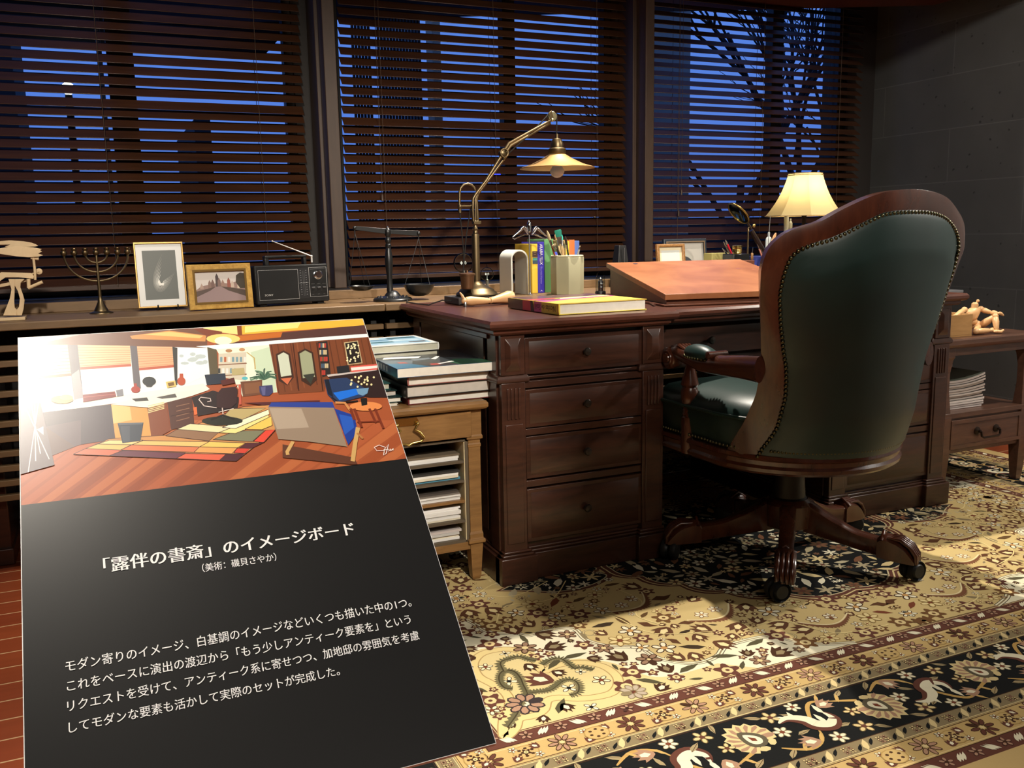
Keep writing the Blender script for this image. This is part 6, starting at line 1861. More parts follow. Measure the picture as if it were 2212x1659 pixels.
# paper rack
RX0, RX1, RYF, RYB = TX0 + .06, .922, TF + .012, TB - .06
M_RACK = plain('grey_painted_board', (92, 80, 64), .6); M_RIN = plain('cream_board_inside', (222, 206, 166), .6)
MB().box(RX1 - .010, RX1, RYF, RYB, .128, .438).box(RX0, RX0 + .010, RYF, RYB, .128, .438).box(RX0, RX1, RYF, RYB, .430, .438).box(RX0, RX1, RYB - .006, RYB, .128, .438).obj('rack_case', M_RACK, st, bevel=.001)
for a_, b_ in ((RX1 - .0125, RX1 - .010), (RX0 + .010, RX0 + .0125)):
    MB().box(a_, b_, RYF + .002, RYB - .006, .134, .428).obj('rack_lining', M_RIN, st, smooth=False)
RZ = [.136, .196, .256, .316, .374]
for z in RZ:
    MB().box(RX0 + .012, RX1 - .0126, RYF + .001, RYB - .006, z - .008, z).obj('rack_shelf', M_RACK if z != RZ[2] else M_OAK, st, smooth=False)
MB().box(TX0 + .04, TX1 - .045, TF + .01, TF + .03, .105, .128).obj('bottom_rail', M_OAK, st, bevel=.001)


def paper_stack(label, z, h, n, cols, seed, x0=.47, x1=.902):
    rnd = random.Random(seed)
    t = thing('paper_stack', label, 'papers', ((x0 + x1) / 2, RYF + .15, z), 0, 'stacks of paper in the side table rack')
    zz = z + .0003
    for k in range(n):
        e = h / n; o = rnd.uniform(0, .006); c = cols[k % len(cols)]
        MB().box(x0 + rnd.uniform(0, .01), x1 - rnd.uniform(0, .010), RYF + .012 + o, RYF + .33, zz, zz + e - .0003).obj('sheets', plain('paper_%d_%d_%d' % c, c, .75), t, smooth=False)
        zz += e
    return t


WH, GY_, CR, BL, GR2 = (236, 234, 230), (196, 194, 190), (226, 218, 196), (84, 150, 176), (120, 112, 104)
paper_stack('thin white paper stack under a brown sheet on the top rack shelf', RZ[4], .019, 3, [WH, WH, (110, 96, 78)], 1)
paper_stack('paper stack with a pale blue sheet on the second rack shelf', RZ[3], .027, 4, [BL, CR, WH, (52, 50, 48)], 2)
paper_stack('grey and white paper stack on the middle rack shelf', RZ[2], .026, 5, [WH, GY_, WH, GR2, (74, 66, 60)], 3)
paper_stack('thickest white paper stack on the fourth rack shelf', RZ[1], .038, 7, [CR, WH, GY_, WH, WH, WH, (246, 246, 246)], 4)
paper_stack('paper stack with a white envelope on the lowest rack shelf', RZ[0], .030, 4, [WH, CR, GY_, (196, 186, 182)], 5)

# books on the table: front pile
def flat_book(label, x, y, z, w, d, h, rz, cov, edge=M_PAPER, group=None, hard=True, top=None, spine=None):
    Mx = rotm(x, y, z, rz)
    t = book('book', label, Mx, w, d, h, cov, edge=edge, group=group, hard=hard)
    if top:
        P = Print2D(); top(P, w, d); P.obj('cover_print', lambda a, b: Mx @ Vector((a, b, h)), M_GLOSSP, t, 1e-5, 2e-4, (0, 0, 1))
    if spine:
        P = Print2D(); spine(P, d, h); P.obj('spine_print', lambda a, b: Mx @ Vector((-.0034 if hard else -.0002, a, b)), M_GLOSSP, t, 1e-5, 2e-4, Mx.to_3x3() @ Vector((-1, 0, 0)))
    return t


def cov_abstract(P, w, d):
    P.rect(0, 0, w, d, (52, 58, 62)); P.poly([(0, 0), (w * .32, 0), (w * .22, d * .22), (0, d * .35)], (60, 116, 148)); P.poly([(0, d * .35), (w * .22, d * .22), (w * .30, d * .45), (0, d * .6)], (96, 110, 122))
    P.poly([(w * .32, 0), (w * .62, 0), (w * .52, d * .25), (w * .28, d * .28)], (64, 60, 60)); P.poly([(w * .62, 0), (w, 0), (w, d * .26), (w * .68, d * .34), (w * .56, d * .20)], (46, 92, 66))
    P.poly([(w * .80, 0), (w, 0), (w, d * .26), (w * .84, d * .30)], (58, 110, 78)); P.poly([(w * .55, d * .55), (w, d * .30), (w, d), (w * .52, d)], (20, 20, 20))
    P.poly([(w * .48, d * .44), (w * .60, d * .60), (w * .63, d * .58), (w * .52, d * .40)], (226, 224, 220)); P.poly([(w * .40, d * .12), (w * .62, d * .24), (w * .64, d * .20), (w * .44, d * .10)], (230, 228, 224))
    P.poly([(w * .36, d * .08), (w * .46, d * .07), (w * .44, d * .15), (w * .37, d * .16)], (198, 70, 60)); P.poly([(w * .12, d * .30), (w * .20, d * .28), (w * .19, d * .36), (w * .12, d * .38)], (186, 90, 86))
    P.poly([(w * .05, d * .62), (w * .40, d * .56), (w * .46, d * .66), (w * .10, d * .74)], (226, 226, 222)); P.poly([(0, d * .76), (w * .3, d * .72), (w * .3, d * .95), (0, d * .95)], (84, 86, 150)); P.poly([(w * .30, d * .40), (w * .48, d * .44), (w * .5, d * .54), (w * .3, d * .52)], (110, 120, 128))


def cov_dark(P, w, d): P.rect(0, 0, w, d, (40, 40, 38))


def sp_blue(P, d, h):
    P.rect(0, 0, d, h, (44, 92, 132)); 
    for k in range(6): P.rect(d * (.30 + .09 * k), h * .2, d * (.34 + .09 * k), h * .8, (206, 214, 220))
    P.rect(d * .05, h * .1, d * .2, h * .9, (60, 116, 156))


def sp_dark(P, d, h):
    P.rect(0, 0, d, h, (38, 36, 32))
    for k in range(5): P.rect(d * (.35 + .08 * k), h * .25, d * (.39 + .08 * k), h * .75, (84, 80, 70))


z = ZT + .0006
K_BLK = plain('black_cover', (34, 32, 30), .35); K_GREYB = plain('grey_cover', (196, 190, 182), .5); K_BLUE = plain('blue_cover', (44, 92, 132), .35); K_RED = plain('dark_red_cover', (96, 36, 38), .4); K_TEAL = plain('teal_cover', (40, 84, 80), .45); K_DTEAL = plain('dark_teal_cover', (22, 48, 48), .4)
GF = 'front pile of art books on the side table'
pe2 = plain('grey_paper_edge', (196, 188, 178), .8, var=.05, scale=60)
flat_book('lowest book of the front pile, dark red spine and grey white pages', .752, 2.395, z, .252, .27, .0215, 0, K_RED, M_PAPER, GF, spine=lambda P, d, h: P.rect(0, 0, d, h, (104, 40, 42))); z += .0222
flat_book('thick third book of the front pile with grey pages', .744, 2.385, z, .262, .29, .0325, .01, K_BLK, pe2, GF, spine=sp_dark); z += .0332
flat_book('second book of the front pile, dark spine and red cover edge', .750, 2.388, z, .262, .29, .0265, -.008, plain('worn_red_cover', (150, 92, 84), .4), M_PAPER, GF, top=cov_dark, spine=sp_dark); z += .0272
flat_book('uppermost large book of the front pile with abstract blue, green and black cover', .715, 2.372, z, .298, .335, .0255, -.02, K_BLUE, M_PAPER, GF, hard=False, top=cov_abstract, spine=sp_blue)
# rear pile
def cov_sky(P, w, d):
    P.rect(0, 0, w, d, (226, 228, 226)); P.rect(w * .06, d * .08, w * .94, d * .92, (150, 184, 206))
    for a, b, c, e, col in ((.08, .12, .5, .28, (58, 96, 110)), (.45, .30, .92, .42, (96, 134, 160)), (.12, .45, .55, .55, (196, 214, 222)), (.52, .55, .92, .68, (70, 110, 120)), (.10, .70, .34, .80, (84, 72, 66)), (.60, .12, .9, .24, (214, 206, 196)), (.3, .80, .8, .9, (176, 200, 214))): P.rect(w * a, d * b, w * c, d * e, col)


GR_ = 'rear pile of books on the side table'
K_GRN = plain('greenish_grey_cover', (92, 94, 78), .4)
z = ZT + .0006
zr = [(.026, .26, .0, 'lowest book of the rear pile with a dark cover', K_BLK), (.0245, .262, .03, 'second lowest book of the rear pile, grey green cover', K_GRN), (.0245, .262, .0, 'third lowest book of the rear pile with curved dark spine', K_BLK), (.0215, .25, -.01, 'fourth book up in the rear pile', K_GRN), (.0215, .245, .02, 'fifth book up in the rear pile with dark cover', K_BLK), (.0225, .245, .0, 'uppermost book of the rear pile with pale blue photographs on its cover', plain('white_cover', (222, 222, 216), .35))]
_grey = plain('dull_grey_pages', (186, 184, 166), .8, var=.05, scale=50)  # duller and greyer than the other page edges
for i, (h, w, rz, lab, cv) in enumerate(zr):
    x = (.702 if i in (1, 2) else .70) + (.004 if i % 2 else 0)
    # spine to the right: turn the book round
    Mx = rotm(x + w - .025, 2.62 + .225, z, pi + rz * .5)
    t = book('book', lab, Mx, w - .02, .225, h, cv, edge=_grey, group=GR_)
    if i == 5:
        P = Print2D(); cov_sky(P, w - .02, .225); P.obj('cover_print', lambda a, b: Mx @ Vector((a, b, h)), M_GLOSSP, t, 1e-5, 2e-4, (0, 0, 1))
    z += h + .0007
# small pile at the left
z = ZT + .0006
for i, (h, w, lab, cv, eg) in enumerate(((.006, .20, 'lowest thin pale booklet of the small left pile', plain('pale_booklet', (214, 206, 186), .6), M_PAPER), (.016, .215, 'second book of the small left pile with white pages', K_DTEAL, M_PAPER), (.017, .205, 'dark teal book in the middle of the small left pile', K_DTEAL, pe2), (.019, .19, 'uppermost teal book of the small left pile', K_TEAL, _grey))):
    t = flat_book(lab, .525, 2.41 + .008 * i, z, w, .20, h, 0.02 * (i - 1), cv, eg, 'small pile of teal books on the side table', hard=i > 0); z += h + .0007

# ================================================================== TABLE RIGHT OF THE DESK
QF, QB = 2.39, 2.86
QX0, QX1 = 2.835, 3.318
rt_ = thing('side_table', 'dark wooden two-tier side table with one drawer, right of the desk', 'table', (3.07, 2.62, 0))
M_RT = wood('red_brown_table', (70, 46, 36), (98, 66, 50), .36, (1, 7, 7), .3, 7)
m = MB(); m.rings([[(QX0 - o, QF - .01 - o, z), (QX1 + o, QF - .01 - o, z), (QX1 + o, QB + o, z), (QX0 - o, QB + o, z)] for o, z in ((-.004, .566), (.004, .572), (.008, .580), (.008, .596), (.004, .602))])
m.obj('top', M_RT, rt_, smooth=False)
MB().box(QX0 + .01, QX1 - .01, QF + .004, QB - .01, .536, .566).obj('top_apron', M_RT, rt_, bevel=.001)
for x0 in (QX0, QX1 - .05):
    for y0 in (QF, QB - .05):
        xc, yc = x0 + .025, y0 + .025
        def sq(h, z): return [(xc - h, yc - h, z), (xc + h, yc - h, z), (xc + h, yc + h, z), (xc - h, yc + h, z)]
        MB().rings([sq(.013, .0076), sq(.016, .026), sq(.0235, .150), sq(.024, .158), sq(.024, .30), sq(.021, .312), sq(.014, .40), sq(.014, .47), sq(.020, .52), sq(.024, .530), sq(.024, .566)]).obj('leg', M_RT, rt_, bevel=.001, smooth=False)
MB().box(QX0 + .004, QX1 - .004, QF + .002, QB - .004, .296, .316).obj('shelf', M_RT, rt_, bevel=.002)
MB().box(QX0 + .02, QX1 - .02, QF + .010, QB - .01, .158, .296).obj('drawer_case', M_RT, rt_, bevel=.001)
m = MB(); m.box(QX0 + .048, QX1 - .048, QF + .002, QF + .012, .176, .288)
for a, b, c, e in ((QX0 + .048, QX1 - .048, .176, .190), (QX0 + .048, QX1 - .048, .274, .288), (QX0 + .048, QX0 + .062, .19, .274), (QX1 - .062, QX1 - .048, .19, .274)): m.box(a, b, QF - .002, QF + .003, c, e)
d = m.obj('drawer', M_RT, rt_, bevel=.001)
hx = 3.078
m = MB()
for k in (-1, 1): m.lathe([(.016, 0), (.015, .004), (.010, .007), (.006, .010), (.006, .018), (.0005, .02)], (hx + k * .052, QF + .002, .236), 16, Matrix.Rotation(pi / 2, 3, 'X'))
m.tube([(hx - .052, QF - .018, .236), (hx - .050, QF - .020, .218), (hx - .040, QF - .021, .212), (hx + .040, QF - .021, .212), (hx + .050, QF - .020, .218), (hx + .052, QF - .018, .236)], .0042, 8)
m.obj('bail_pull', plain('dark_bronze_pull', (48, 34, 26), .35, .6), d)

# magazines, slightly bowed
rnd = random.Random(8)
z = .3166; n = 13
for k in range(n):
    h = rnd.choice((.0082, .0095, .0088)); ox, oy = rnd.uniform(-.006, .006), rnd.uniform(-.006, .004)
    x0, x1, y0, y1 = 2.872 + ox, 3.116 + ox + rnd.uniform(-.008, .006), 2.447 + oy, 2.62 + oy
    lift = .022 * (k / (n - 1)) ** 1.3
    def bw(x): u = max(0, (x - x0) / (x1 - x0) - .35) / .65; return lift * u * u
    def wave(z0, z1, xa, xb, ya, yb, nm, mt, par):
        b = MB(); N_ = 10
        b.rings([[(xa + (xb - xa) * i / N_, y, z0 + bw(xa + (xb - xa) * i / N_)) for i in range(N_ + 1)] + [(xa + (xb - xa) * i / N_, y, z1 + bw(xa + (xb - xa) * i / N_)) for i in range(N_, -1, -1)] for y in (ya, yb)])
        return b.obj(nm, mt, par, angle=50)
    labs = 'uppermost curling magazine of the stack on the right table shelf' if k == n - 1 else ('lowest magazine of the stack on the right table shelf' if k == 0 else 'white magazine within the stack on the right table shelf')
    t = thing('magazine', labs, 'magazine', ((x0 + x1) / 2, (y0 + y1) / 2, z), 0, 'stacked magazines on the right table')
    wave(z + .0008, z + h - .0010, x0 + .001, x1, y0, y1, 'pages', plain('magazine_paper', (212, 202, 196), .7), t)
    cm = plain('magazine_cover', (108, 112, 98), .4) if k == n - 1 else plain('magazine_cover_dark', (66, 68, 58), .45)
    wave(z, z + .0007, x0, x1 - .002, y0 + .002, y1, 'cover', cm, t); wave(z + h - .0009, z + h - .0002, x0, x1 - .002, y0 + .002, y1, 'cover', cm, t)
    MB().box(x0 - .0006, x0 + .0008, y0, y1, z, z + h - .0002).obj('spine', cm, t, smooth=False)
    z += h
# upright rolled papers behind the magazines
TUBW, TUBD = plain('roll_white', (176, 176, 172), .7), plain('roll_dark', (52, 52, 50), .6)
lbl = ['dark rolled tube standing leftmost behind the magazines', 'pale thin rolled tube, second from the left behind the magazines', 'dark rolled tube, third from the left behind the magazines', 'dark rolled tube in the middle of the row behind the magazines', 'dark rolled tube just right of the middle behind the magazines', 'grey rolled tube behind the magazines, third from the right', 'white rolled tube behind the magazines, second from the right', 'white banded rolled tube standing rightmost behind the magazines']
for k in range(8):
    x = 2.925 + .0375 * k; r = .016 if k != 1 else .007; zt = .508 + rnd.uniform(-.01, .012)
    mt = TUBW if k in (1, 6, 7) else (plain('roll_grey', (120, 120, 116), .7) if k == 5 else TUBD)
    t = thing('paper_roll', lbl[k], 'paper roll', (x, 2.675, .3165), 0, 'paper rolls on the right table shelf')
    MB().rings([[(x + q * cos(2 * pi * i / 18), 2.675 + q * sin(2 * pi * i / 18), zz) for i in range(18)] for q, zz in ((r * .7, .318), (r, .3165), (r, zt), (r * .78, zt), (r * .78, .33))], cap=False).obj('tube', mt, t, angle=40)
    if k >= 5: MB().lathe([(r * 1.03, .41), (r * 1.03, .416)], (x, 2.675, 0), 18, cap=False).obj('band', TUBD, t)

# wooden box and the seated figure on top
zt = .6025
bx0, bx1, by0, by1, bz = 2.868, 2.998, 2.42, 2.60, .0835
t = thing('wooden_box', 'open pale wooden box on the right table beside the seated wooden figure', 'box', ((bx0 + bx1) / 2, (by0 + by1) / 2, zt))
M_BOX = wood('pale_box_wood', (150, 112, 66), (176, 134, 84), .5, (1, 5, 5), 0, 6)
e = .006
MB().box(bx0, bx1, by0, by1, zt, zt + e).obj('bottom', M_BOX, t, smooth=False)
for a in ((bx0, bx1, by0, by0 + e), (bx0, bx1, by1 - e, by1), (bx0, bx0 + e, by0 + e, by1 - e), (bx1 - e, bx1, by0 + e, by1 - e)):
    MB().box(*a, zt + e, zt + bz).obj('side', M_BOX, t, bevel=.0008)


def P6(x, y, Y): v = at(2040 + x / 6.913, 560 + y / 6.913, Y); return v


fg = thing('wooden_figure', 'headless jointed wooden artist figure sitting on the right table, one knee raised', 'model figure', (3.07, 2.52, .602))
F = lambda x, y, Y=2.50: P6(x, y, Y)
bd = MB()
def limb(m, p, q, prof): along(m, p, q, prof, 16)


m = MB(); tp, bt_ = F(440, 715), F(415, 910)
rows = []
for u, w, dd in ((0, .012, .010), (.08, .024, .014), (.25, .033, .019), (.5, .031, .020), (.75, .024, .018), (.92, .020, .016), (1, .012, .010)):
    c = tp + (bt_ - tp) * u; rows.append([c + Vector((w * cos(2 * pi * k / 20), dd * sin(2 * pi * k / 20), .004 * cos(2 * pi * k / 20))) for k in range(20)])
m.rings(rows).obj('chest', M_MANNE, fg, angle=70)
limb(m := MB(), F(450, 735), F(460, 640), [(0, .012), (.3, .0135), (.75, .0125), (1, .006)]); m.obj('neck', M_MANNE, fg)
MB().ball(F(500, 622, 2.50), .0065, 14).tube([F(475, 650, 2.50), F(498, 625, 2.50)], .003, 8).obj('neck_ball', M_MANNE, fg)
m = MB(); c = F(478, 985); m.ball(c, .024, 18, (1, .75, .8)); m.obj('pelvis', M_MANNE, fg)
MB().ball((F(430, 930)), .016, 14).obj('waist_ball', M_MANNE, fg)
AP = [(0, .004), (.1, .0095), (.4, .0105), (.8, .008), (1, .004)]
def LB(nm, a, b, s=1.0, prof=AP): 
    mm = MB(); along(mm, a, b, [(r * s, u) for u, r in prof], 16); return mm.obj(nm, M_MANNE, fg, angle=60)


def along2(nm, a, b, s=1.0):
    mm = MB(); d = b - a; L = d.length; R = d.normalized().to_track_quat('Z', 'Y').to_matrix()
    mm.lathe([(.004 * s, 0), (.0095 * s, .1 * L), (.0108 * s, .4 * L), (.008 * s, .85 * L), (.004 * s, L)], a, 16, R); return mm.obj(nm, M_MANNE, fg, angle=60)


s1, e1, h1 = F(300, 755, 2.49), F(160, 850, 2.47), F(135, 890, 2.48)
MB().ball(s1, .012, 14).obj('shoulder_joint', M_MANNE, fg); along2('upper_arm', s1, e1, 1.0); along2('forearm', e1, F(130, 905, 2.50), .95)
s2, e2, h2 = F(545, 745, 2.50), F(700, 800, 2.47), F(790, 805, 2.44)
MB().ball(s2, .012, 14).obj('shoulder_joint', M_MANNE, fg); along2('upper_arm', s2, e2, 1.0); along2('forearm', e2, h2, .95)
m = MB(); m.ball(F(815, 808, 2.435), .007, 12, (1.3, .8, .8)).tube([F(815, 800, 2.435), F(850, 815, 2.43), F(880, 840, 2.43)], [.006, .006, .0035], 10); m.obj('hand', M_MANNE, fg)
hip, kn, an = F(530, 1000, 2.49), F(760, 850, 2.44), F(780, 1060, 2.42)
along2('thigh', hip, kn, 1.35); MB().ball(kn, .0115, 14).obj('knee_joint', M_MANNE, fg); along2('shin', kn, an, 1.15)
zf_ = .6035
ft0 = F(775, 1095, 2.42)
m = MB(); ft0.z = zf_ + .008; m.ball(ft0, .0125, 14, (1.2, .8, .6)).tube([ft0, ft0 + Vector((.012, -.012, -.001)), ft0 + Vector((.020, -.016, .006))], [.008, .007, .004], 10); m.obj('foot', M_MANNE, fg)
hip2, kn2 = F(480, 1040, 2.47), F(640, 1080, 2.40)
kn2 = Vector((F(470, 1110, 2.43).x, 2.43, zf_ + .013)); hip2 = Vector((F(500, 1030, 2.50).x, 2.50, zf_ + .022))
an2 = Vector((F(690, 1065, 2.43).x, 2.43, zf_ + .012))
along2('thigh', hip2, kn2, 1.3); MB().ball(kn2, .0115, 14).obj('knee_joint', M_MANNE, fg); along2('shin', kn2, an2, 1.1)
m = MB(); m.ball(an2 + Vector((.006, 0, 0)), .0105, 14, (1.3, .8, .8)).tube([an2, an2 + Vector((.016, .004, .003)), an2 + Vector((.028, .006, .004))], [.008, .0075, .004], 10); m.obj('foot', M_MANNE, fg)

# dark gadget behind the box
g0 = at(2066, 690, 2.70)
t = thing('press_gadget', 'black metal gadget with flat grey top bar behind the wooden box', 'gadget', (g0.x, 2.72, .602))
x0, x1 = at(2030, 660, 2.70).x, at(2068, 660, 2.70).x; ztop = at(2060, 627, 2.70).z
MB().box(x0, x1, 2.68, 2.78, .6025, .66).box(x0 + .02, x1 - .03, 2.70, 2.76, .66, ztop - .02).obj('body', M_BLACK, t, bevel=.004)
MB().box(x0, x1 + .02, 2.69, 2.77, ztop - .012, ztop).obj('top_bar', plain('grey_bar', (120, 120, 122), .4, .4), t, bevel=.002)
MB().lathe([(.016, 0), (.016, .018), (.010, .022), (.0005, .023)], ((x0 + x1) / 2 + .01, 2.68, .64), 20, Matrix.Rotation(pi / 2, 3, 'X')).obj('dial', M_STEEL, t)

# ================================================================== THE SLANTED SIGN BOARD
BT = 1.22                                        # distance of its upper edge
o_tl = EYE + ray(38, 727) * (BT / ray(38, 727).y)
o_tr = EYE + ray(784, 690) * (BT / ray(784, 690).y)
bx_ = Vector((1, 0, 0)); up_ = Vector((0.0, 0.7485, 0.6631)).normalized(); bn = bx_.cross(up_)
BWID = o_tr.x - o_tl.x; BHEI = BWID * 1.4142
o_tl = (o_tl + Vector((o_tl.x, o_tr.y, o_tr.z))) / 2


def bp(px, py):
    d = ray(px, py); k = (o_tl - EYE).dot(bn) / d.dot(bn); q = EYE + d * k - o_tl
    return (q.dot(bx_), -q.dot(up_))             # x from the left edge, y down from the upper edge


def b3(x, y, h=0.0): return o_tl + bx_ * x - up_ * y + bn * h


sign = thing('sign_board', 'large slanted black sign board with a colour picture of a room and white Japanese text', 'sign', (o_tl.x + BWID / 2, o_tl.y - .2, 0))
TH = .007
MB().hexa([tuple(b3(x, y, -TH)) for x, y in ((0, 0), (BWID, 0), (BWID, BHEI), (0, BHEI))] + [tuple(b3(x, y, 0)) for x, y in ((0, 0), (BWID, 0), (BWID, BHEI), (0, BHEI))]).obj('panel', plain('foam_board_edge', (226, 226, 226), .6), sign, smooth=False)
P = Print2D()
IM = bp(0 + 100 / 2.4578, 680 + 1003 / 2.4578)[1]
IM = (IM + bp(870, 995)[1]) / 2
P.rect(.0008, .0008, BWID - .0006, BHEI - .0006, (26, 26, 27))


def A(*pts): return [bp(x / 2.4578, 680 + y / 2.4578) for x, y in pts]


def clip(pts):
    def cut(p, f, g):
        out = []
        for i in range(len(p)):
            a, b = p[i - 1], p[i]
            if f(b) >= 0:
                if f(a) < 0: out.append(g(a, b))
                out.append(b)
            elif f(a) >= 0: out.append(g(a, b))
        return out
    for f in (lambda q: q[0] - .001, lambda q: BWID - .0008 - q[0], lambda q: q[1] - .001, lambda q: IM - q[1]):
        def g(a, b, f=f): t = f(a) / (f(a) - f(b)); return (a[0] + (b[0] - a[0]) * t, a[1] + (b[1] - a[1]) * t)
        pts = cut(pts, f, g)
        if len(pts) < 3: return None
    return pts


def a_(rgb, *pts):
    q = clip(A(*pts))
    if q: P.poly(q, rgb)


def al(rgb, w, *pts): P.line([bp(x / 2.4578, 680 + y / 2.4578) for x, y in pts], w, rgb)


def ae(rgb, cx, cy, rx, ry, n=16): a_(rgb, *[(cx + rx * cos(2 * pi * i / n), cy + ry * sin(2 * pi * i / n)) for i in range(n)])


P.rect(.001, .001, BWID - .0008, IM, (164, 84, 50))
rnd = random.Random(2)
for k in range(26):                              # floor boards of the pictured room
    x = -100 + k * 95; a_(rnd.choice(((176, 92, 56), (150, 74, 44), (186, 104, 62), (160, 80, 46))), (x, 1010), (x + 60, 1010), (x + 60 + 620, 560), (x + 590, 560))
a_((112, 74, 58), (60, 60), (1100, 40), (1100, 178), (60, 175))
a_((150, 140, 130), (60, 60), (900, 70), (480, 95), (180, 160), (60, 165))
a_((206, 142, 82), (690, 112), (900, 84), (1095, 110), (1090, 142), (700, 128)); a_((244, 190, 116), (760, 105), (900, 90), (1080, 112), (1060, 125))
a_((240, 178, 62), (1270, 40), (1960, 0), (1945, 55), (1280, 106)); a_((254, 220, 130), (1300, 62), (1600, 36), (1580, 70), (1300, 96)); a_((250, 216, 136), (1060, 50), (1260, 40), (1265, 106), (1090, 84))
a_((128, 66, 30), (1256, 40), (1281, 40), (1286, 108), (1262, 110)); a_((120, 60, 40), (1000, 60), (1180, 90), (1170, 130), (1090, 110))
a_((84, 54, 50), (1200, 122), (1945, 54), (1955, 104), (1130, 168)); a_((190, 104, 40), (1180, 120), (1500, 92), (1490, 120), (1180, 150))
ae((250, 206, 120), 1185, 128, 90, 26); ae((255, 246, 210), 1185, 138, 46, 22)
a_((232, 240, 240), (1040, 168), (1960, 100), (1962, 118), (1150, 184))
a_((246, 244, 238), (170, 168), (930, 172), (1115, 178), (1120, 372), (930, 396), (560, 452), (215, 505), (180, 380))
a_((150, 132, 132), (60, 165), (188, 165), (205, 340), (100, 345)); a_((244, 240, 236), (95, 345), (215, 335), (215, 500), (95, 505))
for q, c in ((((185, 162), (358, 160), (381, 318), (204, 335)), (236, 196, 156)), (((412, 160), (690, 165), (697, 268), (422, 286)), (232, 184, 142)), (((726, 168), (915, 170), (932, 272), (738, 290)), (226, 170, 130))):
    a_(c, *q)
    for k in range(1, 9):
        t = k / 9; l = (q[0][0] + (q[3][0] - q[0][0]) * t, q[0][1] + (q[3][1] - q[0][1]) * t); r = (q[1][0] + (q[2][0] - q[1][0]) * t, q[1][1] + (q[2][1] - q[1][1]) * t)
        al((200, 126, 92), .0007, l, r)
    al((184, 86, 62), .0040, q[3], q[2])
a_((96, 90, 98), (358, 160), (412, 160), (442, 440), (394, 452)); a_((150, 146, 152), (380, 320), (420, 290), (442, 440), (394, 452)); a_((92, 86, 92), (690, 165), (727, 168), (748, 392), (712, 398)); a_((56, 56, 56), (915, 170), (942, 176), (942, 372), (930, 380))
a_((228, 240, 240), (945, 178), (1100, 180), (1114, 312), (1000, 366), (950, 360))
for k in range(9): ae((186, 196, 196), rnd.uniform(960, 1090), rnd.uniform(190, 280), rnd.uniform(10, 28), rnd.uniform(5, 12), 8)
a_((92, 82, 62), (1100, 172), (1150, 186), (1160, 320), (1114, 322))
a_((250, 240, 224), (215, 490), (1080, 366), (1115, 396), (590, 474), (220, 524))
a_((74, 64, 74), (216, 520), (590, 476), (612, 662), (430, 690), (220, 760)); a_((92, 76, 84), (216, 600), (430, 560), (430, 690), (220, 760)); a_((98, 76, 76), (100, 640), (216, 580), (400, 700), (250, 760), (100, 800))
a_((222, 232, 212), (1148, 184), (1436, 160), (1472, 412), (1288, 434)); a_((198, 214, 186), (1330, 200), (1436, 170), (1470, 410), (1400, 415))
a_((206, 196, 176), (1160, 208), (1308, 198), (1306, 352), (1196, 336), (1160, 320))
for y in (262, 320): al((128, 84, 58), .0016, (1160, y + 5), (1310, y - 4))
for k in range(14): a_(rnd.choice(((226, 190, 60), (60, 60, 60), (220, 220, 214), (176, 96, 60), (120, 150, 160))), *(lambda x, y: [(x, y), (x + 12, y), (x + 12, y + 26), (x, y + 26)])(1158 + 10.5 * k, 225 if k % 2 else 285))
al((190, 160, 90), .0014, (1310, 200), (1350, 230), (1355, 290)); ae((176, 128, 90), 1215, 192, 18, 9); ae((190, 140, 96), 1285, 186, 16, 9)
a_((180, 166, 120), (1228, 288), (1296, 282), (1300, 318), (1232, 322)); ae((90, 180, 190), 1300, 338, 16, 9)
a_((112, 72, 52), (1276, 356), (1392, 346), (1392, 424), (1290, 436)); a_((132, 88, 62), (1296, 366), (1384, 356), (1384, 414), (1300, 422))
a_((120, 66, 40), (1428, 158), (1965, 118), (2010, 292), (1745, 332), (1722, 408), (1480, 424))
for k in range(16): x = 1440 + k * 34; al(rnd.choice(((100, 54, 32), (140, 80, 50), (92, 48, 30))), .0014, (x, 160 - (x - 1430) * .074), (x + 40, 420 - (x - 1430) * .22))
for x in (1555, 1682): al((60, 30, 20), .0012, (x, 150), (x + 32, 405))
a_((64, 40, 30), (1464, 210), (1505, 190), (1540, 208), (1560, 334), (1526, 376), (1480, 352)); a_((200, 206, 186), (1474, 217), (1505, 200), (1531, 214), (1548, 322), (1492, 330)); a_((206, 110, 74), (1490, 340), (1550, 334), (1526, 372))
a_((60, 38, 28), (1580, 200), (1620, 180), (1662, 200), (1684, 346), (1648, 380), (1600, 352)); a_((156, 160, 130), (1590, 207), (1620, 190), (1654, 207), (1672, 330), (1608, 338)); a_((56, 58, 50), (1608, 320), (1672, 312), (1650, 370))
a_((44, 38, 38), (1686, 146), (1738, 140), (1756, 322), (1712, 332))
for k in range(18): a_(rnd.choice(((176, 60, 50), (200, 180, 140), (70, 90, 110), (120, 90, 60))), *(lambda x, y: [(x, y), (x + 9, y), (x + 9, y + 24), (x, y + 24)])(1692 + 10 * (k % 4) + (k // 4) * 4, 152 + 36 * (k // 4)))
a_((190, 170, 130), (1826, 148), (1900, 138), (1925, 258), (1846, 268)); a_((36, 30, 28), (1832, 152), (1896, 143), (1919, 254), (1851, 263))
for k in range(30): ae((240, 226, 180), rnd.uniform(1842, 1905), rnd.uniform(155, 250), 5, 5, 7)
a_((46, 30, 30), (1740, 332), (2015, 292), (2060, 440), (1960, 440), (1850, 420)); a_((200, 190, 186), (1735, 320), (1995, 288), (2000, 296), (1742, 330)); a_((216, 90, 80), (1860, 275), (2000, 262), (2002, 292), (1866, 306)); a_((230, 226, 220), (1862, 282), (2002, 270), (2002, 284), (1866, 298)); a_((36, 36, 40), (1786, 276), (1850, 268), (1858, 306), (1792, 314))
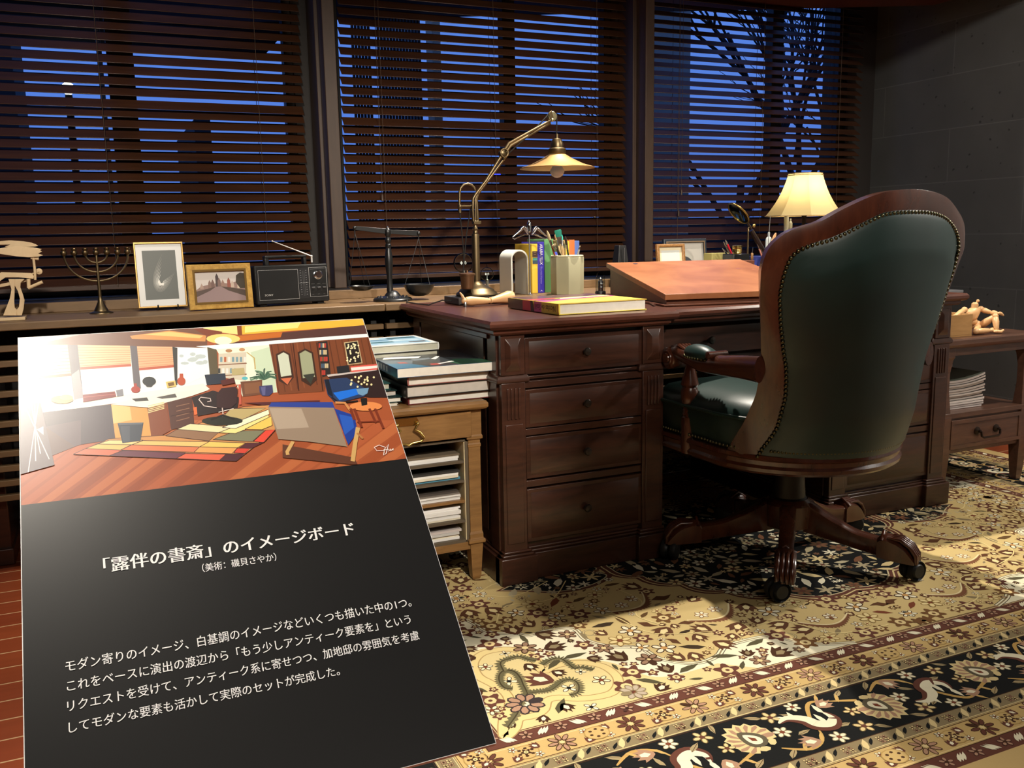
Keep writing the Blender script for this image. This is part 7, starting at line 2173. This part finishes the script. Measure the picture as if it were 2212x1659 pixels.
for k in range(22):
    q = rnd.uniform(pi * 1.02, pi * 1.98); L = rnd.uniform(40, 90); al(rnd.choice(((70, 104, 84), (104, 140, 110), (56, 84, 70))), .0018, (1400, 345), (1400 + L * .5 * cos(q), 340 + L * .55 * sin(q)), (1400 + L * cos(q), 345 + L * .8 * sin(q) + 10))
a_((64, 64, 104), (1376, 380), (1446, 374), (1450, 412), (1430, 432), (1392, 432), (1378, 412)); a_((96, 96, 140), (1384, 386), (1410, 382), (1408, 428), (1394, 428))
a_((44, 52, 66), (1086, 320), (1196, 312), (1201, 366), (1098, 374)); ae((40, 44, 48), 792, 354, 36, 24); a_((40, 44, 48), (770, 370), (815, 370), (805, 384), (780, 384)); ae((164, 54, 40), 720, 398, 24, 18); a_((164, 54, 40), (712, 366), (726, 366), (728, 390), (710, 390)); ae((182, 80, 52), 963, 354, 22, 22); a_((182, 80, 52), (954, 314), (972, 314), (974, 340), (952, 340))
a_((128, 44, 46), (440, 426), (610, 408), (618, 436), (442, 466)); al((170, 90, 86), .0010, (442, 440), (616, 422)); ae((176, 150, 110), 330, 452, 60, 22); ae((226, 196, 130), 352, 440, 36, 14); a_((120, 120, 130), (616, 402), (652, 396), (656, 430), (622, 436)); a_((222, 190, 110), (880, 358), (930, 350), (936, 382), (888, 390)); a_((120, 90, 50), (890, 364), (922, 358), (926, 376), (896, 382))
# pictured desk, chair, bin
a_((44, 32, 34), (1016, 440), (1130, 404), (1270, 440), (1260, 500), (1050, 540)); a_((222, 156, 84), (590, 478), (782, 498), (808, 672), (612, 656)); a_((240, 190, 124), (592, 480), (690, 490), (700, 560), (602, 580)); a_((132, 70, 44), (780, 482), (882, 454), (906, 616), (806, 672)); a_((84, 50, 42), (886, 452), (1018, 440), (1032, 586), (908, 612))
a_((244, 236, 220), (590, 478), (760, 438), (1060, 398), (1110, 400), (1020, 432), (782, 494)); a_((60, 56, 54), (700, 448), (780, 440), (790, 458), (720, 462)); a_((90, 86, 84), (830, 440), (930, 420), (940, 440), (860, 448))
for k in range(5): al((226, 206, 150), .0012, (786, 486 + 9 * k), (872, 466 + 8 * k))
for k in range(4): al((140, 100, 76), .0012, (936, 488 + 26 * k), (1006, 472 + 25 * k)); 
al((60, 30, 24), .0010, (906, 540), (1030, 514)); a_((226, 110, 60), (1026, 494), (1044, 490), (1048, 530), (1032, 534))
# pictured patchwork rug
for c, q in (((206, 146, 88), ((390, 742), (1255, 778), (1462, 612), (1440, 480), (1290, 490), (900, 640), (580, 660))), ((220, 112, 84), ((390, 742), (455, 712), (655, 720), (580, 750))), ((108, 58, 74), ((580, 750), (655, 722), (985, 735), (935, 765))), ((222, 100, 74), ((935, 765), (985, 738), (1200, 742), (1165, 775))), ((80, 38, 48), ((1165, 775), (1200, 742), (1300, 738), (1255, 778))), ((236, 186, 112), ((455, 712), (520, 688), (700, 690), (640, 720))), ((216, 124, 84), ((640, 720), (700, 692), (1060, 703), (1030, 732))), ((236, 164, 96), ((1030, 732), (1060, 703), (1260, 708), (1230, 740))), ((210, 70, 54), ((1240, 735), (1260, 710), (1330, 710), (1300, 738))), ((246, 208, 144), ((520, 688), (580, 668), (760, 668), (700, 692))), ((240, 192, 118), ((700, 692), (760, 670), (1110, 676), (1060, 703))), ((240, 198, 104), ((1060, 703), (1110, 676), (1305, 682), (1260, 708))), ((88, 40, 48), ((1270, 708), (1310, 682), (1395, 682), (1330, 712))), ((146, 110, 84), ((880, 645), (940, 610), (1160, 628), (1110, 672))), ((126, 126, 100), ((1130, 665), (1250, 620), (1405, 615), (1340, 675))), ((224, 74, 56), ((1345, 675), (1410, 615), (1462, 612), (1400, 680))), ((232, 222, 174), ((940, 610), (1010, 580), (1260, 600), (1160, 628))), ((240, 224, 146), ((1160, 628), (1420, 530), (1435, 560), (1250, 632))), ((236, 198, 96), ((1300, 610), (1440, 540), (1445, 590), (1390, 612))), ((186, 166, 114), ((1225, 500), (1410, 498), (1290, 560), (1150, 580))), ((250, 240, 206), ((1180, 600), (1425, 505), (1430, 530), (1250, 606)))):
    a_(c, *q); al((70, 40, 34), .0008, *(list(q) + [q[0]]))
a_((86, 40, 44), (1290, 470), (1700, 456), (1690, 468), (1400, 482))
ae((44, 44, 36), 1180, 566, 110, 24); a_((58, 34, 36), (1150, 424), (1176, 392), (1250, 384), (1262, 400), (1256, 470), (1224, 500), (1150, 496)); a_((88, 40, 36), (1170, 352), (1242, 336), (1250, 364), (1180, 378)); al((226, 206, 200), .0012, (1150, 496), (1084, 486), (1056, 452), (1066, 440), (1116, 446), (1120, 460), (1100, 464)); al((190, 90, 70), .003, (1248, 378), (1272, 372), (1276, 480)); al((220, 200, 190), .0012, (1180, 496), (1184, 530)); al((30, 26, 24), .003, (1120, 560), (1182, 536), (1246, 556)); al((220, 210, 200), .0010, (1160, 520), (1240, 500))
a_((64, 70, 82), (624, 578), (762, 574), (746, 672), (650, 683)); a_((96, 102, 112), (624, 578), (762, 574), (754, 584), (634, 588)); a_((78, 84, 96), (640, 594), (690, 592), (690, 676), (654, 680))
# pictured sofa, blue chair, round table
a_((96, 56, 40), (1500, 690), (1880, 760), (1900, 800), (1500, 760)); a_((40, 58, 96), (1720, 346), (1840, 336), (1955, 402), (1934, 436), (1784, 472), (1738, 424)); a_((30, 112, 222), (1768, 416), (1890, 394), (1932, 416), (1802, 456)); a_((24, 30, 46), (1722, 346), (1745, 344), (1770, 440), (1742, 424)); al((30, 24, 24), .0022, (1760, 440), (1800, 470), (1900, 460))
a_((46, 66, 150), (1424, 492), (1440, 468), (1765, 466), (1778, 502)); a_((30, 60, 150), (1775, 500), (1880, 536), (1898, 622), (1848, 694)); a_((40, 90, 190), (1800, 530), (1870, 545), (1880, 600), (1830, 640)); a_((150, 130, 112), (1422, 490), (1772, 496), (1842, 702), (1640, 676), (1478, 662)); a_((176, 158, 140), (1430, 498), (1600, 500), (1640, 600), (1470, 610))
al((206, 166, 104), .0042, (1556, 674), (1524, 730), (1528, 746)); al((206, 166, 104), .0052, (1900, 600), (1884, 690), (1872, 780)); al((206, 140, 84), .0036, (1780, 468), (1830, 470), (1860, 510)); al((180, 120, 70), .0030, (1896, 630), (1926, 660))
ae((226, 140, 80), 1942, 488, 86, 24, 22)
for x, x2, y2 in ((1880, 1920, 600), (1990, 2035, 605), (1960, 1995, 575), (1860, 1880, 560)): al((120, 50, 30), .0034, (x, 500), (x2, y2))
al((120, 50, 30), .0020, (1896, 572), (2020, 566)); a_((110, 150, 184), (1890, 396), (1958, 390), (1950, 420), (1926, 432), (1902, 424)); a_((30, 26, 26), (1914, 446), (1946, 442), (1950, 480), (1920, 486))
for k in range(18): ae((240, 226, 170), rnd.uniform(1850, 1990), rnd.uniform(325, 392), 6, 6, 7)
# pictured tripod lamp at the left
a_((104, 92, 98), (110, 470), (216, 470), (290, 800), (110, 850))
for q in (((165, 470), (215, 740)), ((205, 468), (150, 840)), ((130, 480), (262, 770)), ((185, 480), (190, 780))): al((226, 216, 214), .0009, *q)
a_((246, 242, 238), (196, 612), (230, 596), (232, 640))
# signature
al((244, 236, 230), .0010, (2045, 706), (2012, 694), (1986, 706), (2000, 724), (2036, 722), (2062, 690), (2050, 738), (2036, 748), (2040, 720), (2066, 716), (2062, 728), (2074, 714), (2072, 726), (2088, 712), (2086, 722))
P.obj('print', lambda x, y: b3(x, y, 0), printed('satin_print', .31, .45, 0.0, 0.0), sign, 2.0e-6, 1e-4, bn)

M_TXT = plain('white_letters', (238, 238, 238), .5)
def text_line(nm, body, pa, pb, ptop, bold):
    """pa / pb: lower left and lower right corner of the line, ptop: a point at its upper edge above pa"""
    a, b, t_ = bp(*pa), bp(*pb), bp(*ptop)
    y = (a[1] + b[1]) / 2
    lettering(nm, body, M_TXT, sign, b3(a[0], y, 0.0006), bx_, up_, b[0] - a[0], abs(a[1] - t_[1]), bold=bold, depth=0)


text_line('title_lettering', '\u300c\u9732\u4f34\u306e\u66f8\u658e\u300d\u306e\u30a4\u30e1\u30fc\u30b8\u30dc\u30fc\u30c9', (225, 1237), (768, 1157), (230, 1204), .022)
text_line('subtitle_lettering', '\uff08\u7f8e\u8853\uff1a\u78ef\u8c9d\u3055\u3084\u304b\uff09', (438, 1237.5), (598, 1211), (439, 1219), .006)
text_line('body_lettering', '\u30e2\u30c0\u30f3\u5bc4\u308a\u306e\u30a4\u30e1\u30fc\u30b8\u3001\u767d\u57fa\u8abf\u306e\u30a4\u30e1\u30fc\u30b8\u306a\u3069\u3044\u304f\u3064\u3082\u63cf\u3044\u305f\u4e2d\u306e1\u3064\u3002', (142, 1452), (890, 1311), (142, 1427), .008)
text_line('body_lettering', '\u3053\u308c\u3092\u30d9\u30fc\u30b9\u306b\u6f14\u51fa\u306e\u6e21\u8fba\u304b\u3089\u300c\u3082\u3046\u5c11\u3057\u30a2\u30f3\u30c6\u30a3\u30fc\u30af\u8981\u7d20\u3092\u300d\u3068\u3044\u3046', (145, 1495), (889, 1348), (145, 1470), .008)
text_line('body_lettering', '\u30ea\u30af\u30a8\u30b9\u30c8\u3092\u53d7\u3051\u3066\u3001\u30a2\u30f3\u30c6\u30a3\u30fc\u30af\u7cfb\u306b\u5bc4\u305b\u3064\u3064\u3001\u52a0\u5730\u90b8\u306e\u96f0\u56f2\u6c17\u3092\u8003\u616e', (146, 1539), (907, 1382), (146, 1514), .008)
text_line('body_lettering', '\u3057\u3066\u30e2\u30c0\u30f3\u306a\u8981\u7d20\u3082\u6d3b\u304b\u3057\u3066\u5b9f\u969b\u306e\u30bb\u30c3\u30c8\u304c\u5b8c\u6210\u3057\u305f\u3002', (149, 1585), (735, 1459), (149, 1560), .008)
# lectern-style stand behind it
mid = b3(BWID / 2, BHEI * .55, -TH)
MB().tube([(mid.x, mid.y + .06, .012), (mid.x, mid.y + .06, mid.z - .03), tuple(b3(BWID / 2, BHEI * .50, -TH - .012))], .014, 12).obj('stand_pole', M_BLACK, sign)
MB().hexa([tuple(b3(x, y, -TH - .014)) for x, y in ((BWID * .3, BHEI * .35), (BWID * .7, BHEI * .35), (BWID * .7, BHEI * .7), (BWID * .3, BHEI * .7))] + [tuple(b3(x, y, -TH - .0004)) for x, y in ((BWID * .3, BHEI * .35), (BWID * .7, BHEI * .35), (BWID * .7, BHEI * .7), (BWID * .3, BHEI * .7))]).obj('stand_plate', M_BLACK, sign)
MB().box(mid.x - .10, mid.x + .10, mid.y - .05, mid.y + .17, 0.0005, .012).obj('stand_base', M_BLACK, sign, bevel=.002)
